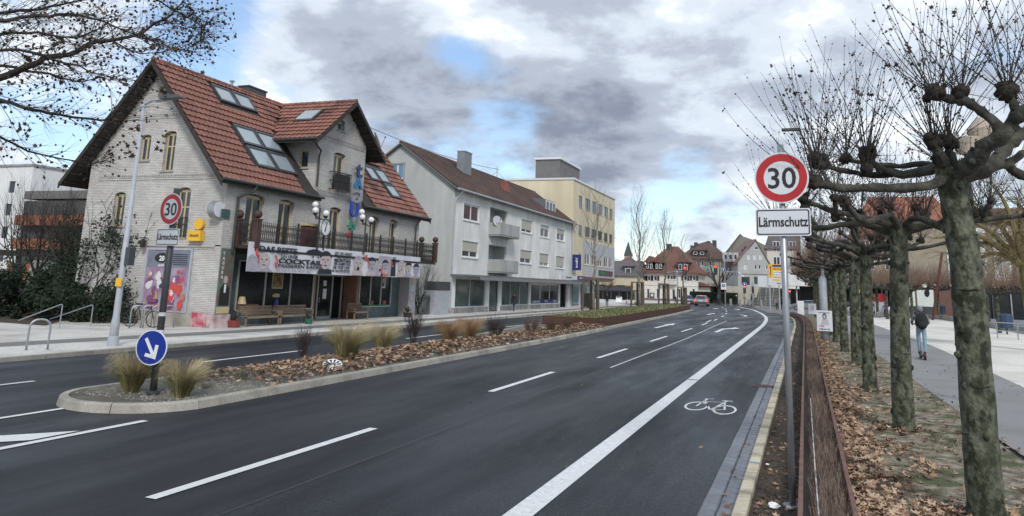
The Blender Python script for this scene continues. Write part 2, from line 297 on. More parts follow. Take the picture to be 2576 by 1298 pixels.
def copy_thing(o, loc, rz=0.0, sc=1.0, label=None):
    c = o.copy(); COL.objects.link(c); c.location = loc; c.rotation_euler = (0, 0, rz); c.scale = (sc, sc, sc)
    if label: c['label'] = label
    for ch in list(o.children):
        k = ch.copy(); COL.objects.link(k); k.parent = c; k.matrix_parent_inverse = ch.matrix_parent_inverse.copy()
        for g in list(ch.children):
            q = g.copy(); COL.objects.link(q); q.parent = k; q.matrix_parent_inverse = g.matrix_parent_inverse.copy()
    return c
def text_mb(txt, size, sx=1.0, ext=0.004, bold=0.0, align='LEFT'):
    cu = bpy.data.curves.new('t', 'FONT'); cu.body = txt; cu.size = size; cu.align_x = align; cu.extrude = ext; cu.offset = bold; cu.resolution_u = 3
    o = bpy.data.objects.new('t', cu); COL.objects.link(o)
    me = bpy.data.meshes.new_from_object(o.evaluated_get(bpy.context.evaluated_depsgraph_get()))
    bpy.data.objects.remove(o); bpy.data.curves.remove(cu)
    mb = MB(); mb.v = [(v.co.x * sx, v.co.y, v.co.z) for v in me.vertices]; mb.f = [tuple(p.vertices) for p in me.polygons]; mb.m = [0] * len(mb.f)
    bpy.data.meshes.remove(me)
    return mb
def put(mb, fr, u, v, d=0.0):      # lay a flat xy-mesh on a frame
    mb.v = [tuple(fr(u + a, v + b, d + c)) for a, b, c in mb.v]; return mb
def merge(dst, src, mi=None):
    k = len(dst.v); dst.v += src.v; dst.f += [tuple(i + k for i in f) for f in src.f]; dst.m += [dst.cur if mi is None else mi] * len(src.f); return dst
def blur_text(fr, w, h, d=0.0):      # writing too far away to be read: only its strokes
    m = MB(); u = 0
    while u < w - h * .2:
        l = h * random.uniform(.10, .16); m.obox(fr, u, 0, u + l, h * random.choice((.65, .7, 1.0)), d, d + .003)
        if random.random() < .55: m.obox(fr, u + l, h * random.choice((0, .3, .55)), u + l + h * .2, h * random.choice((0, .3, .55)) + h * .12 + .001, d, d + .0025)
        u += l + h * random.uniform(.16, .34)
    return m
def fit(xs, ys):
    def f(t):
        if t <= xs[0]: return ys[0]
        for i in range(len(xs) - 1):
            if t <= xs[i + 1]:
                k = (t - xs[i]) / (xs[i + 1] - xs[i]); return ys[i] + (ys[i + 1] - ys[i]) * k
        return ys[-1]
    return f
def sfit(xs, ys):                  # smooth version
    f = fit(xs, ys)
    def g(t, w=4.0): return (f(t - w) + f(t - w / 2) + 2 * f(t) + f(t + w / 2) + f(t + w)) / 6
    return g
# ================================================================ GROUND AND ROAD
kerbR = sfit([0, 60, 75, 82, 94, 107, 127, 150], [-0.82, -0.82, -1.1, -1.6, -2.9, -4.5, -7.2, -11])
fatL = sfit([0, 52, 62, 71, 80, 93, 110, 127, 140], [-2.91, -2.93, -2.98, -3.2, -3.6, -4.7, -6.6, -9.9, -12.5])
laneM = sfit([0, 50, 60, 70, 80, 90, 110, 130], [-6.65, -6.72, -6.8, -7.1, -7.5, -8.2, -10.2, -13.5])
islR = sfit([0, 36, 45, 60, 75, 95, 100], [-10.22, -10.25, -10.6, -11.0, -11.4, -12.3, -12.6])
def sheet(name, left, right, y0, y1, z, mat, step=2.0, kind='structure', parent=None):
    mb = MB(); ys = []; y = y0
    while y < y1: ys.append(y); y += step
    ys.append(y1); fl = left if callable(left) else (lambda t: left); fr_ = right if callable(right) else (lambda t: right)
    vs = []
    for y in ys: vs += [(fl(y), y, z), (fr_(y), y, z)]
    mb.add(vs, [(2 * i, 2 * i + 1, 2 * i + 3, 2 * i + 2) for i in range(len(ys) - 1)])
    o = obj(name, mb, mat, parent, kind='sheet')
    if kind: o['kind'] = kind
    return o
def flat(name, poly, z, mat, kind='structure', parent=None):
    tri = geometry.tessellate_polygon([[Vector((p[0], p[1], 0)) for p in poly]])
    mb = MB().add([(p[0], p[1], z) for p in poly], [tuple(t) for t in tri]); o = obj(name, mb, mat, parent)
    if kind: o['kind'] = kind
    return o
gm = MB(); N = 24
gm.add([(-900 + 75 * i, -500 + 75 * j, -0.03) for j in range(N + 1) for i in range(N + 1)], [(j * (N + 1) + i, j * (N + 1) + i + 1, (j + 1) * (N + 1) + i + 1, (j + 1) * (N + 1) + i) for j in range(N) for i in range(N)])
obj('ground', gm, M_FIELD, kind='structure')
flat('road', [(-19.1, -12), (-0.62, -12), (-0.62, 60), (-1.2, 82), (-4.4, 107), (-7, 126), (-9, 150), (-36, 160), (-60, 150), (-60, 122), (-19.3, 106), (-19.2, 60)], 0.0, M_ASPH)
sheet('road_resurfaced_lane', lambda y: -5.62 - max(0, y - 40) * 0.012, -1.20, -11.5, 70, 0.004, M_ASPH2)
sheet('road_joint', lambda y: -5.65, lambda y: -5.60, 2, 23, 0.0065, pm('tar_joint', (0.012, 0.013, 0.015), rough=0.5))
sheet('road_joint', lambda y: -5.60 - max(0, y - 40) * 0.018, lambda y: -5.55 - max(0, y - 40) * 0.018, 23.5, 66, 0.0085, M_WPAINT)
# markings -------------------------------------------------------
def mark(poly, z=0.009, name='road_marking'): return flat(name, poly, z, M_WPAINT)
def strip(f, w, y0, y1, z=0.009, step=1.5):
    return sheet('road_marking', lambda y: f(y) - w / 2, lambda y: f(y) + w / 2, y0, y1, z, M_WPAINT, step)
strip(fatL, 0.29, 1.0, 21.85); strip(fatL, 0.29, 22.0, 128)
for k in range(12):
    y0 = 6.9 + 9.72 * k
    strip(laneM, 0.15, y0, y0 + (4.65 if k < 5 else 3.6))
for k in range(9):
    y0 = 5.5 + 11.8 * k + (0 if k else 2.3); strip(lambda y: -15.5 - 0.01 * max(0, y - 25), 0.13, y0, y0 + 4.6)
strip(lambda y: -19.25 - 0.006 * y, 0.12, 44, 100)
strip(lambda y: -10.13, 0.14, 2, 10.2); strip(lambda y: -12.14, 0.12, 3, 10.5)
for y in (3.2, 6.2):
    mark([(-12.0, y), (-11.95, y + 0.75), (-10.28, y + 2.9), (-10.28, y + 2.1)])
def arrow(x, y, L_, turn=0, s=1.0, side=1):
    w = 0.09 * s
    if turn == 0:
        mark([(x - w, y), (x + w, y), (x + w, y + L_ * 0.6), (x + w * 2.8, y + L_ * 0.6), (x, y + L_), (x - w * 2.8, y + L_ * 0.6), (x - w, y + L_ * 0.6)])
    else:
        k = side
        mark([(x - w, y), (x + w, y), (x + w, y + L_ * 0.50), (x + w + k * 0.32, y + L_ * 0.72), (x + w + k * 0.32, y + L_ * 0.60), (x + w + k * 0.80, y + L_ * 0.82), (x + w + k * 0.32, y + L_), (x + w + k * 0.32, y + L_ * 0.88), (x - w, y + L_ * 0.62)] if k > 0 else
             [(x - w, y), (x + w, y), (x + w, y + L_ * 0.62), (x - w - 0.32, y + L_ * 0.88), (x - w - 0.32, y + L_), (x - w - 0.80, y + L_ * 0.82), (x - w - 0.32, y + L_ * 0.60), (x - w - 0.32, y + L_ * 0.72), (x - w, y + L_ * 0.50)])
arrow(-8.7, 48.5, 8.0, 0, 1.3); arrow(-4.95, 47.2, 7.5, 1, 1.3); arrow(-9.1, 79, 7, 0, 1.3); arrow(-5.6, 79, 6, 1, 1.3, -1)
arrow(-11.2, 104, 6, 0, 1.3); arrow(-8.2, 104, 6, 1, 1.3, -1)
strip(lambda y: -7.0 - 0.045 * (y - 60), 0.12, 60, 66)
# bicycle symbol
bm_ = MB()
def ring(cx, cy, rx, ry, w, n=28):
    vs = []; 
    for i in range(n):
        a = 2 * math.pi * i / n; c, s_ = math.cos(a), math.sin(a); vs += [(cx + (rx) * c, cy + (ry) * s_, 0.009), (cx + (rx - w) * c, cy + (ry - w * ry / rx) * s_, 0.009)]
    bm_.add(vs, [(2 * i, 2 * i + 1, (2 * i + 3) % (2 * n), (2 * i + 2) % (2 * n)) for i in range(n)])
def stroke(a, b, w=0.045):
    a = Vector((*a, 0.009)); b = Vector((*b, 0.009)); d = (b - a).normalized(); p = Vector((-d.y, d.x, 0)) * w / 2
    bm_.add([a - p, b - p, b + p, a + p], [(0, 1, 2, 3)])
ring(-2.22, 17.15, 0.235, 0.66, 0.045); ring(-1.63, 16.95, 0.235, 0.66, 0.045)
stroke((-2.22, 17.15), (-2.13, 18.35), 0.04); stroke((-2.13, 18.35), (-2.0, 18.45), 0.05); stroke((-2.20, 18.35), (-2.13, 18.38), 0.05)
stroke((-2.15, 18.05), (-1.90, 16.75), 0.045); stroke((-1.90, 16.75), (-1.63, 16.95), 0.045); stroke((-1.63, 16.95), (-1.72, 17.95), 0.04)
stroke((-2.14, 17.95), (-1.72, 18.0), 0.045); stroke((-1.90, 16.75), (-1.70, 18.25), 0.04); stroke((-1.80, 18.3), (-1.58, 18.3), 0.09)
obj('road_marking', bm_, M_WPAINT, kind='structure')
# right kerb + gutter --------------------------------------------
flat('gutter_bed', [(-1.20, -11), (-0.80, -11), (-0.80, 60), (-1.20, 60)], 0.006, pm('joint_mortar', (0.04, 0.042, 0.045), (0.06, 0.062, 0.065), 20, 0.9))
gut = obj('gutter', MB().box(-1.19, -11, -0.10, -0.81, 70, 0.0075), MATS['joint_mortar'], kind='structure')
def bricklet(w, l, h, b=0.012):
    m = MB(); vs = [(-w, -l, 0), (w, -l, 0), (w, l, 0), (-w, l, 0), (-w, -l, h - b), (w, -l, h - b), (w, l, h - b), (-w, l, h - b), (-w + b, -l + b, h), (w - b, -l + b, h), (w - b, l - b, h), (-w + b, l - b, h)]
    m.add(vs, [(0, 1, 5, 4), (1, 2, 6, 5), (2, 3, 7, 6), (3, 0, 4, 7), (4, 5, 9, 8), (5, 6, 10, 9), (6, 7, 11, 10), (7, 4, 8, 11), (8, 9, 10, 11)]); return m
pav = obj('paver', bricklet(0.089, 0.115, 0.012), M_PAVER, gut); pav.location = (-1.095, 8.0, 0.006)
npv = 1; far_p = MB()
for row, x in enumerate((-1.095, -0.905)):
    y = 8.0 + (0.12 if row else 0)
    while y < 68:
        if y < 44.5 and npv < 299:
            if not (21.35 < y < 21.9):
                c = inst(pav, gut, (x + random.uniform(-.003, .003), y, 0.0065 + random.uniform(-.003, .002))); c.rotation_euler = (random.uniform(-.01, .01), random.uniform(-.01, .01), random.uniform(-.008, .008)); npv += 1
        elif not (21.35 < y < 21.9):
            b = bricklet(0.089, 0.115, 0.012); b.v = [(a + x, q + y, r + 0.0065) for a, q, r in b.v]; merge(far_p, b)
        y += 0.243
o = obj('paver', far_p, M_PAVER, gut, kind='stuff')
kr = obj('kerb', MB().box(-0.80, -11, -0.15, -0.66, 8.0, 0.10), M_KERBY, kind='structure')
y = 7.0; k = 0
while y < 96:
    L_ = 1.0; g = 0.008
    m = MB(); x0, x1 = kerbR(y), kerbR(y + L_); w = 0.155; zt = 0.11
    m.hexa([(x0, y + g, -0.05), (x0 + w, y + g, -0.05), (x1 + w, y + L_ - g, -0.05), (x1, y + L_ - g, -0.05), (x0 + 0.012, y + g, zt), (x0 + w, y + g, zt), (x1 + w, y + L_ - g, zt), (x1 + 0.012, y + L_ - g, zt)])
    obj('kerb_stone', m, M_KERBY, kr, bevel=0.012); y += L_; k += 1
dr = thing('gutter_drain', 'rusty brown iron gutter drain beside the yellow kerb', 'drain', (-1.1, 21.6, 0))
m = MB(); m.box(-1.33, 21.40, 0.0, -0.82, 21.44, 0.022); m.box(-1.33, 21.76, 0.0, -0.82, 21.80, 0.022); m.box(-1.35, 21.40, 0, -1.31, 21.80, 0.022); m.box(-0.84, 21.44, 0, -0.82, 21.76, 0.022); obj('frame', m, M_RUST, dr)
for i in range(6): obj('grate_bar', MB().box(-1.30 + i * 0.08, 21.45, 0.0, -1.265 + i * 0.08, 21.75, 0.018), M_RUSTD, dr)
# beds right of kerb ---------------------------------------------
sheet('planting_soil', lambda y: kerbR(y) + 0.155, lambda y: kerbR(y) + 0.72, -10, 92, 0.03, M_SOIL)
sheet('verge', lambda y: kerbR(y) + 1.22, lambda y: 3.0 - max(0, y - 30) * 0.012, -10, 92, 0.02, M_VERGE)
pathL = sfit([0, 15, 19, 36, 60, 90], [3.3, 3.1, 3.0, 2.7, 2.3, 1.2]); pathR = sfit([0, 26, 45, 75, 100], [5.3, 5.64, 5.94, 5.3, 4.0])
sheet('path', pathL, pathR, -10, 100, 0.026, M_PATH)
sheet('gravel_yard', pathR, lambda y: 14.6, -10, 100, 0.022, M_GRAVEL, 3)
flat('gravel_yard', [(14.6, -10), (40, -10), (40, 30), (15, 62), (14.6, 100)], 0.023, M_GRAVEL)
# left pavement ---------------------------------------------------
kerbLf = fit([0, 14, 28, 60, 100], [-19.15, -19.1, -19.05, -19.8, -19.5])
sw = obj('pavement', MB().add([(-19.25, -12, 0.10), (-19.25, 30, 0.10), (-20.0, 62, 0.10), (-19.7, 100, 0.10), (-24.4, 108, 0.10), (-60, 118, 0.10), (-60, -12, 0.10)], [(0, 1, 2, 3, 4, 5, 6)]), M_WALK, kind='structure')
bandc = sfit([0, 14, 20, 27, 40, 60, 100], [-22.7, -22.55, -22.2, -21.5, -21.2, -21.3, -21.2])
sheet('cycle_path', lambda y: bandc(y) - 0.6, lambda y: bandc(y) + 0.55, -12, 100, 0.105, pm('cycle_asphalt', (0.13, 0.128, 0.125), (0.19, 0.187, 0.18), 20, 0.85))
kl = obj('kerb', MB().box(-19.27, -12, -0.1, -19.12, 8, 0.11), M_KERB, kind='structure')
y = 8.0
while y < 100:
    x0, x1 = kerbLf(y), kerbLf(y + 1.5)
    obj('kerb_stone', MB().hexa([(x0 - 0.17, y + .01, -0.05), (x0, y + .01, -0.05), (x1, y + 1.49, -0.05), (x1 - 0.17, y + 1.49, -0.05), (x0 - 0.17, y + .01, 0.115), (x0, y + .01, 0.115), (x1, y + 1.49, 0.115), (x1 - 0.17, y + 1.49, 0.115)]), M_KERB, kl); y += 1.5
# ================================================================ MEDIAN ISLAND
islL = sfit([0, 16, 30, 60, 75, 90, 100], [-13.1, -13.2, -13.5, -16.6, -17.2, -16.6, -15.0])
def isl_outline(off):
    cx, cy, r = -11.72, 11.75, 1.48
    pts = [(cx + (r - off) * math.cos(a) * 1.0, cy + (r - off) * math.sin(a)) for a in [R(-8 - 164 * t / 14) for t in range(15)]]
    L_ = [(islL(y) + off, y) for y in [14 + 2 * i for i in range(40)]]
    R_ = [(islR(y) - off, y) for y in [92 - 2 * i for i in range(40)]]
    return pts + L_ + R_
inner = isl_outline(0.17)
isl = flat('median_bed', inner, 0.10, pm('median_grit', (0.10, 0.095, 0.075), (0.23, 0.22, 0.19), 25, 0.95, 1.0, 50, detail=10, c3=(0.06, 0.05, 0.035), s3=0.7))
mk = obj('median_kerb', MB().box(-12.0, 12.6, -0.05, -11.9, 12.7, 0.05), M_KERB, kind='structure')
pts = isl_outline(0.0); 
dense = []
for i in range(len(pts)):
    a = Vector((*pts[i], 0)); b = Vector((*pts[(i + 1) % len(pts)], 0)); n = max(1, int((b - a).length / 0.25))
    for j in range(n): dense.append(a + (b - a) * j / n)
nd = len(dense); step = 4 
def seg(i0, i1):
    m = MB(); vs = []; idx = list(range(i0, i1 + 1)); c = 0
    for i in idx:
        p = dense[i % nd]; t = (dense[(i + 1) % nd] - dense[(i - 1) % nd]).normalized(); nrm = Vector((t.y, -t.x, 0))
        if nrm.dot(Vector((-11.7, 13 if p.y < 14 else p.y, 0)) - p) < 0 and p.y < 14: nrm = -nrm
        if p.y >= 14: nrm = Vector((1, 0, 0)) if p.x < (islL(p.y) + islR(p.y)) / 2 else Vector((-1, 0, 0))
        q = p + nrm * 0.18; e = p + nrm * 0.035
        vs += [p, Vector((e.x, e.y, 0)) + Vector((0, 0, 0.13)), p + nrm * 0.06 + Vector((0, 0, 0.155)), q + Vector((0, 0, 0.155)), q]
        vs[-5] = p + Vector((0, 0, -0.02))
    K = 5; n = len(idx)
    fs = [(j * K + k_, j * K + k_ + 1, (j + 1) * K + k_ + 1, (j + 1) * K + k_) for j in range(n - 1) for k_ in range(K - 1)] + [tuple(range(K)), tuple((n - 1) * K + k_ for k_ in range(K))]
    # small joint gap
    return m.add(vs, fs)
i = 0
while i < nd:
    e = min(i + 5, nd); m = seg(i, e)
    if e - i >= 1:
        c = sum((Vector(v) for v in m.v), Vector()) / len(m.v)
        m.v = [tuple(c + (Vector(v) - c) * 0.988) for v in m.v]
        obj('kerb_stone', m, M_KERB, mk)
    i = e
# steel edging + lawn on far part of the median
stl = thing('steel_edging', 'dark rusted steel edging band around the raised median lawn', 'edging', (-11.5, 60, 0))
edgeR = lambda y: islR(y) - 0.45 - (0.9 * max(0, 1 - (y - 43) / 1.5) if y < 44.5 else 0)
m = MB(); ys = [44 + 1.5 * i for i in range(34)]
for a, b in zip(ys, ys[1:]):
    m.hexa([(edgeR(a) - .02, a, 0.05), (edgeR(a), a, 0.05), (edgeR(b), b, 0.05), (edgeR(b) - .02, b, 0.05), (edgeR(a) - .02, a, 0.62), (edgeR(a), a, 0.62), (edgeR(b), b, 0.62), (edgeR(b) - .02, b, 0.62)])
obj('band', m, M_RUSTD, stl)
obj('end_band', MB().box(islL(44) + 0.4, 43.98, 0.05, edgeR(44), 44.0, 0.60), M_RUSTD, stl)
lm = MB(); ys = [44.02 + 1.5 * i for i in range(34)]
vs = []
for y in ys:
    for t in (0, .25, .5, .75, 1): x = (islL(y) + 0.35) * (1 - t) + (edgeR(y) - 0.03) * t; vs.append((x, y, 0.45 + 0.12 * math.sin(math.pi * t) + random.uniform(-.03, .03)))
lm.add(vs, [(i * 5 + j, i * 5 + j + 1, (i + 1) * 5 + j + 1, (i + 1) * 5 + j) for i in range(33) for j in range(4)])
lm.box(islL(60), 44.1, 0.0, islL(60) + 0.1, 44.2, 0.1)
obj('median_lawn', lm, pm('lawn_soil', (0.06, 0.085, 0.025), (0.12, 0.14, 0.05), 2, 0.95, 0.5, 20, c3=(0.16, 0.14, 0.075), s3=0.7), kind='structure')
# ================================================================ BUILDINGS
def rectp(u0, v0, u1, v1): return [(u0, v0), (u1, v0), (u1, v1), (u0, v1)]
def archp(u0, v0, u1, v1, rise=0.14):
    c = (u0 + u1) / 2; h = (u1 - u0) / 2
    return [(u0, v0), (u1, v0)] + [(c + h * math.cos(R(a)) , v1 - rise + rise * math.sin(R(a))) for a in (8, 40, 65, 90, 115, 140, 172)]
def window(parent, fr, u0, v0, u1, v1, depth=0.18, fmat=M_WFRAME, gmat=M_GLASS, arch=0, mull=1, transom=None, sill=True, smat=None, fw=0.06, blind=0.0, name='window', top=0.0, lip=0.0):
    """a window standing in an opening: frame with sub-parts pane, sill, blind"""
    D = -depth + 0.02
    m = MB(); v1f = v1 + 0.0
    m.obox(fr, u0, v0, u1, v0 + fw, D - .05, D); m.obox(fr, u0, v1 - fw - (arch * .9), u1, v1 - (arch * .55), D - .05, D)
    m.obox(fr, u0, v0 + fw, u0 + fw, v1 - fw, D - .05, D); m.obox(fr, u1 - fw, v0 + fw, u1, v1 - fw, D - .05, D)
    n = mull
    for i in range(n): c = u0 + (u1 - u0) * (i + 1) / (n + 1); m.obox(fr, c - fw * .6, v0 + fw, c + fw * .6, v1 - fw, D - .045, D + .012)
    if transom: m.obox(fr, u0 + fw, transom - .03, u1 - fw, transom + .03, D - .045, D + .008)
    w = obj(name, m, fmat, parent)
    for i in range(n + 1):
        a = u0 + (u1 - u0) * i / (n + 1) + fw * .5; b = u0 + (u1 - u0) * (i + 1) / (n + 1) - fw * .5
        obj('pane', MB().obox(fr, a, v0 + fw * .5, b, v1 - 0.01, D - .035, D - .02), gmat, w)
    if blind: obj('blind', MB().obox(fr, u0 + fw * .4, v1 - (v1 - v0) * blind, u1 - fw * .4, v1 - .01, D + .015, D + .035), M_BLIND, w)
    if sill: obj('sill', MB().obox(fr, u0 - .07, v0 - .07, u1 + .07, v0 - .005, -depth * .8, 0.07), smat or M_CONC, w)
    if lip: 
        q = MB(); q.obox(fr, u0 - lip, v1, u1 + lip, v1 + lip, 0, .03); q.obox(fr, u0 - lip, v0, u0, v1, 0, .03); q.obox(fr, u1, v0, u1 + lip, v1, 0, .03); obj('surround', q, smat or M_CONC, w)
    return w
# ---------------------------------------------------------------- bar house with clay tile roof
bh = thing('brick_house', 'white painted brick house with steep red tiled roof and ground floor bar', 'house', (-28, 36, 0))
FX, GY, Y1, BX = -23.65, 26.85, 45.15, -32.2
RX, RZ, SL = -28.1, 12.15, 1.1875
roofz = lambda x: RZ - SL * abs(x - RX)
DY, DZ, DS = 35.6, 12.08, 0.80                    # gable dormer: ridge y, height, slope
dormz = lambda y: DZ - DS * abs(y - DY)
gf = frame((-32.2, GY, 0), (1, 0, 0), (0, -1, 0))              # gable, u = x+32.2
fu = lambda X: X + 32.2
wins = [dict(p=(R1A := None))] if False else []
GW = [  # x0,x1,z0,z1 arch openings of the gable wall
    (-28.28, -27.72, 10.35, 11.0), (-29.0, -28.35, 7.45, 8.68), (-27.5, -26.85, 6.93, 8.80), (-30.15, -29.45, 4.40, 5.98), (-26.40, -25.62, 3.85, 6.15)]
out_g = [(0.0, 0.0), (fu(-24.0), 0.0), (fu(-24.0), 3.62), (fu(FX), 3.70), (fu(FX), roofz(FX) - .2), (fu(RX), RZ - .22), (0.3, roofz(-31.9) - .2), (0.3, 0.0)]
out_g = [(0.3, 0.0), (fu(-23.95), 0.0), (fu(-23.95), 3.6), (fu(FX), 3.6), (fu(FX), roofz(FX) - .2), (fu(RX), RZ - .22), (0.3, roofz(-31.9) - .2)]
holes = [archp(fu(a), c, fu(b), d) for a, b, c, d in GW]
m = MB(); m.wall(gf, out_g, holes, 0.2)
obj('gable_wall', m, M_WBRICK, bh)
for i, (a, b, c, d) in enumerate(GW):
    window(bh, gf, fu(a), c, fu(b), d, 0.18, M_CREAM, M_GLASS, arch=.14, mull=1 if i else 0, transom=(c + (d - c) * .62) if i in (2, 4) else None, smat=M_CONC, fw=.07, sill=(i != 4))
# string courses on gable: dentil rows
def course(fr, u0, u1, v, name='string_course'):
    m = MB(); m.obox(fr, u0, v, u1, v + .07, .0, .05); m.obox(fr, u0, v - .20, u1, v - .15, .0, .03)
    u = u0
    while u < u1 - .06: m.obox(fr, u, v - .09, u + .07, v, .0, .04); u += .14
    return obj(name, m, M_WBRICK, bh)
course(gf, fu(-31.3), fu(-23.9), 6.72); course(gf, fu(-30.0), fu(-26.1), 9.62)
m = MB(); m.obox(gf, 0.3, 3.5, fu(-23.95), 3.56, 0, .05); m.obox(gf, 0.3, 3.40, fu(-23.95), 3.44, 0, .03); obj('string_course', m, M_WBRICK, bh)
obj('plinth', MB().obox(gf, 0.3, 0.0, fu(-23.93), 0.72, 0.0, .06), pm('stained_plinth', (0.28, 0.26, 0.22), (0.45, 0.42, 0.37), 3, 0.9, 0.4, 20, c3=(0.16, 0.14, 0.12), s3=1.5), bh)
obj('painted_plinth', MB().obox(gf, fu(-24.75), 0.1, fu(-23.94), 0.71, .062, .07), pm('pink_paint', (0.42, 0.06, 0.10), (0.5, 0.35, 0.36), 1.3, 0.9, lo=.45, hi=.6), bh)
# balconet on the french window of the gable
m = MB()
for z in (3.95, 4.45, 4.75): m.obox(gf, fu(-26.5), z, fu(-25.5), z + .04, .12, .16)
for i in range(9): m.obox(gf, fu(-26.5) + i * .12, 3.95, fu(-26.5) + i * .12 + .02, 4.78, .13, .15)
obj('balconet', m, M_BLACK, bh)
# front wall (faces the street)
ff = frame((FX, 0, 0), (0, 1, 0), (1, 0, 0))
FW = [(28.2, 29.45, 3.75, 6.05), (30.55, 31.75, 3.75, 6.05), (34.85, 35.95, 3.75, 6.12), (39.0, 40.05, 3.75, 6.0), (41.3, 42.25, 3.75, 6.0)]
DW = [(34.85, 35.95, 7.0, 9.12), (34.95, 35.65, 10.35, 10.98)]
outer = [(GY, 3.55), (Y1, 3.55), (Y1, 7.0), (38.0, 7.0), (38.0, 9.55), (DY, DZ - .25), (33.3, 9.55), (33.3, 7.0), (GY, 7.0)]
outer = [(GY, 3.55), (Y1, 3.55), (Y1, 6.5), (38.0, 6.5), (38.0, dormz(38.0) - .2), (DY, DZ - .22), (33.3, dormz(33.3) - .2), (33.3, 6.5), (GY, 6.5)]
m = MB(); m.wall(ff, outer, [archp(a, c, b, d) for a, b, c, d in FW + DW], 0.22); obj('front_wall', m, M_WBRICK, bh)
for i, (a, b, c, d) in enumerate(FW + DW): window(bh, ff, a, c, b, d, 0.2, M_CREAM, M_GLASS, arch=.14, mull=0 if i == 6 else 1, fw=.09, sill=(i == 6), transom=None)
course(ff, 33.4, 37.95, 6.85); course(ff, 33.7, 37.8, 9.80)
# cheeks of the dormer, side and back walls
m = MB(); cf = frame((0, 33.3, 0), (1, 0, 0), (0, -1, 0))
m.wall(cf, [(FX, 6.7), (FX, dormz(33.3) - .15), (-26.3, dormz(33.3) - .15), (-26.3, 9.0)], [rectp(-24.75, 8.0, -24.2, 8.95)], .15)
m.add([(FX, 38.0, 6.5), (FX, 38.0, dormz(38) - .15), (-26.3, 38.0, dormz(38) - .15), (-26.3, 38.0, 8.8)], [(0, 1, 2, 3)]); obj('dormer_cheek', m, M_WBRICK, bh, kind='stuff')
window(bh, cf, -24.75, 8.0, -24.2, 8.95, .13, M_CREAM, M_GLASS, mull=0, fw=.07)
m = MB(); m.add([(-31.9, GY, 0), (-31.9, Y1, 0), (-31.9, Y1, 7.4), (-31.9, GY, 7.4)], [(0, 1, 2, 3)])
m.add([(-31.9, Y1, 0), (-23.95, Y1, 0), (FX, Y1, 3.6), (FX, Y1, roofz(FX) - .2), (RX, Y1, RZ - .22), (-31.9, Y1, roofz(-31.9) - .2)], [(0, 1, 2, 3, 4, 5)]); obj('rear_wall', m, M_WBRICK, bh)
# ground floor: corner piers, recessed shop front
m = MB(); m.box(-24.35, GY + .004, 0, FX + .02, 27.75, 3.55); obj('corner_pier', m, M_WBRICK, bh)
obj('corner_pier', MB().box(-24.35, 44.25, 0.0, FX + .02, Y1 - .004, 3.55), pm('pink_pier', (0.50, 0.30, 0.30), (0.30, 0.42, 0.44), 1.0, 0.85), bh)
obj('pier_base', MB().box(-24.3, GY - .05, 0.0, FX + .10, 27.8, 0.66), pm('pink_faded', (0.50, 0.33, 0.35), (0.58, 0.50, 0.48), 2.2, 0.9, 0.3, 20, c3=(0.20, 0.16, 0.15), s3=2), bh)
obj('shop_ceiling', MB().box(-26.2, 27.7, 3.3, FX - .05, 44.3, 3.56), M_DWOOD, bh)
GREEN = pm('green_grey_panel', (0.07, 0.105, 0.11), (0.12, 0.16, 0.165), 1.5, 0.6, c3=(0.05, 0.07, 0.072), s3=1)
SF = -24.35
sf = frame((SF, 0, 0), (0, 1, 0), (1, 0, 0))
Uo = lambda x, y, X=SF: AX(x, y, X)
m = MB(); m.obox(sf, 27.75, 0.1, 28.9, 3.3, -.1, 0); m.obox(sf, 28.9, 0.1, 35.0, 0.75, -.1, 0); m.obox(sf, 39.4, 0.1, 43.6, 0.72, -.1, 0.02); m.obox(sf, 43.3, 0.1, 44.25, 3.3, -.1, 0.0); m.obox(sf, 28.9, 3.0, 35.0, 3.3, -.1, 0)
m.obox(sf, 39.4, 3.0, 43.3, 3.3, -.1, 0); obj('shop_panel', m, GREEN, bh, kind='stuff')
def shopwin(y0, y1, z0, z1, n, ledge=None):
    m = MB(); st = (y1 - y0) / n
    for i in range(n + 1): m.obox(sf, y0 + st * i - .04, z0, y0 + st * i + .04, z1, -.08, .03)
    m.obox(sf, y0, z0 - .05, y1, z0, -.1, .06); m.obox(sf, y0, z1, y1, z1 + .06, -.1, .03)
    w = obj('shop_window', m, pm('pale_joinery', (0.40, 0.41, 0.36), (0.48, 0.49, 0.44), 3, 0.6), bh)
    for i in range(n): obj('pane', MB().obox(sf, y0 + st * i + .04, z0, y0 + st * (i + 1) - .04, z1, -.05, -.03), M_GLASSD, w)
    return w
w = shopwin(29.0, 34.9, .78, 2.98, 3)
obj('picture', MB().obox(sf, 31.5, 1.75, 32.35, 2.75, -.028, -.012), pm('pic_frame', (0.42, 0.38, 0.26), rough=.6), w)
pk = MB(); pk.obox(sf, 31.56, 1.81, 32.29, 2.69, -.011, -.008); obj('picture_print', pk, pm('ochre_print', (0.26, 0.17, 0.05), (0.06, 0.05, 0.03), 3.5, .6, lo=.45, hi=.6), w)
m = MB(); m.ball((SF - .0, 31.9, 1.42), .3, 10, 6, (.12, 1, .35), .12); obj('lamp_shade', m, M_CREAM, w)
m = MB(); m.tube([(SF + .0, 31.9, .8), (SF + .0, 31.9, 1.25)], [.16, .1], 8); obj('lamp_foot', m, M_SIGNB, w)
m = MB(); m.tube([(SF + .05, 29.35, 1.05), (SF + .05, 29.35, 1.38)], [.22, .13], 10); obj('lamp_shade', m, M_CREAM, w)
obj('basket', MB().box(SF + .0, 29.1, .8, SF + .1, 30.5, 1.03), M_RUST, w)
w = shopwin(39.5, 43.2, .78, 2.98, 3)
m = MB()
for k in range(26): m.ball((SF + .05, 39.6 + k * .14, .82), .05, 6, 4, (1, 1, .7))
obj('garland', m, pm('garland_green', (0.06, 0.32, 0.2), rough=.7), w, kind='stuff')
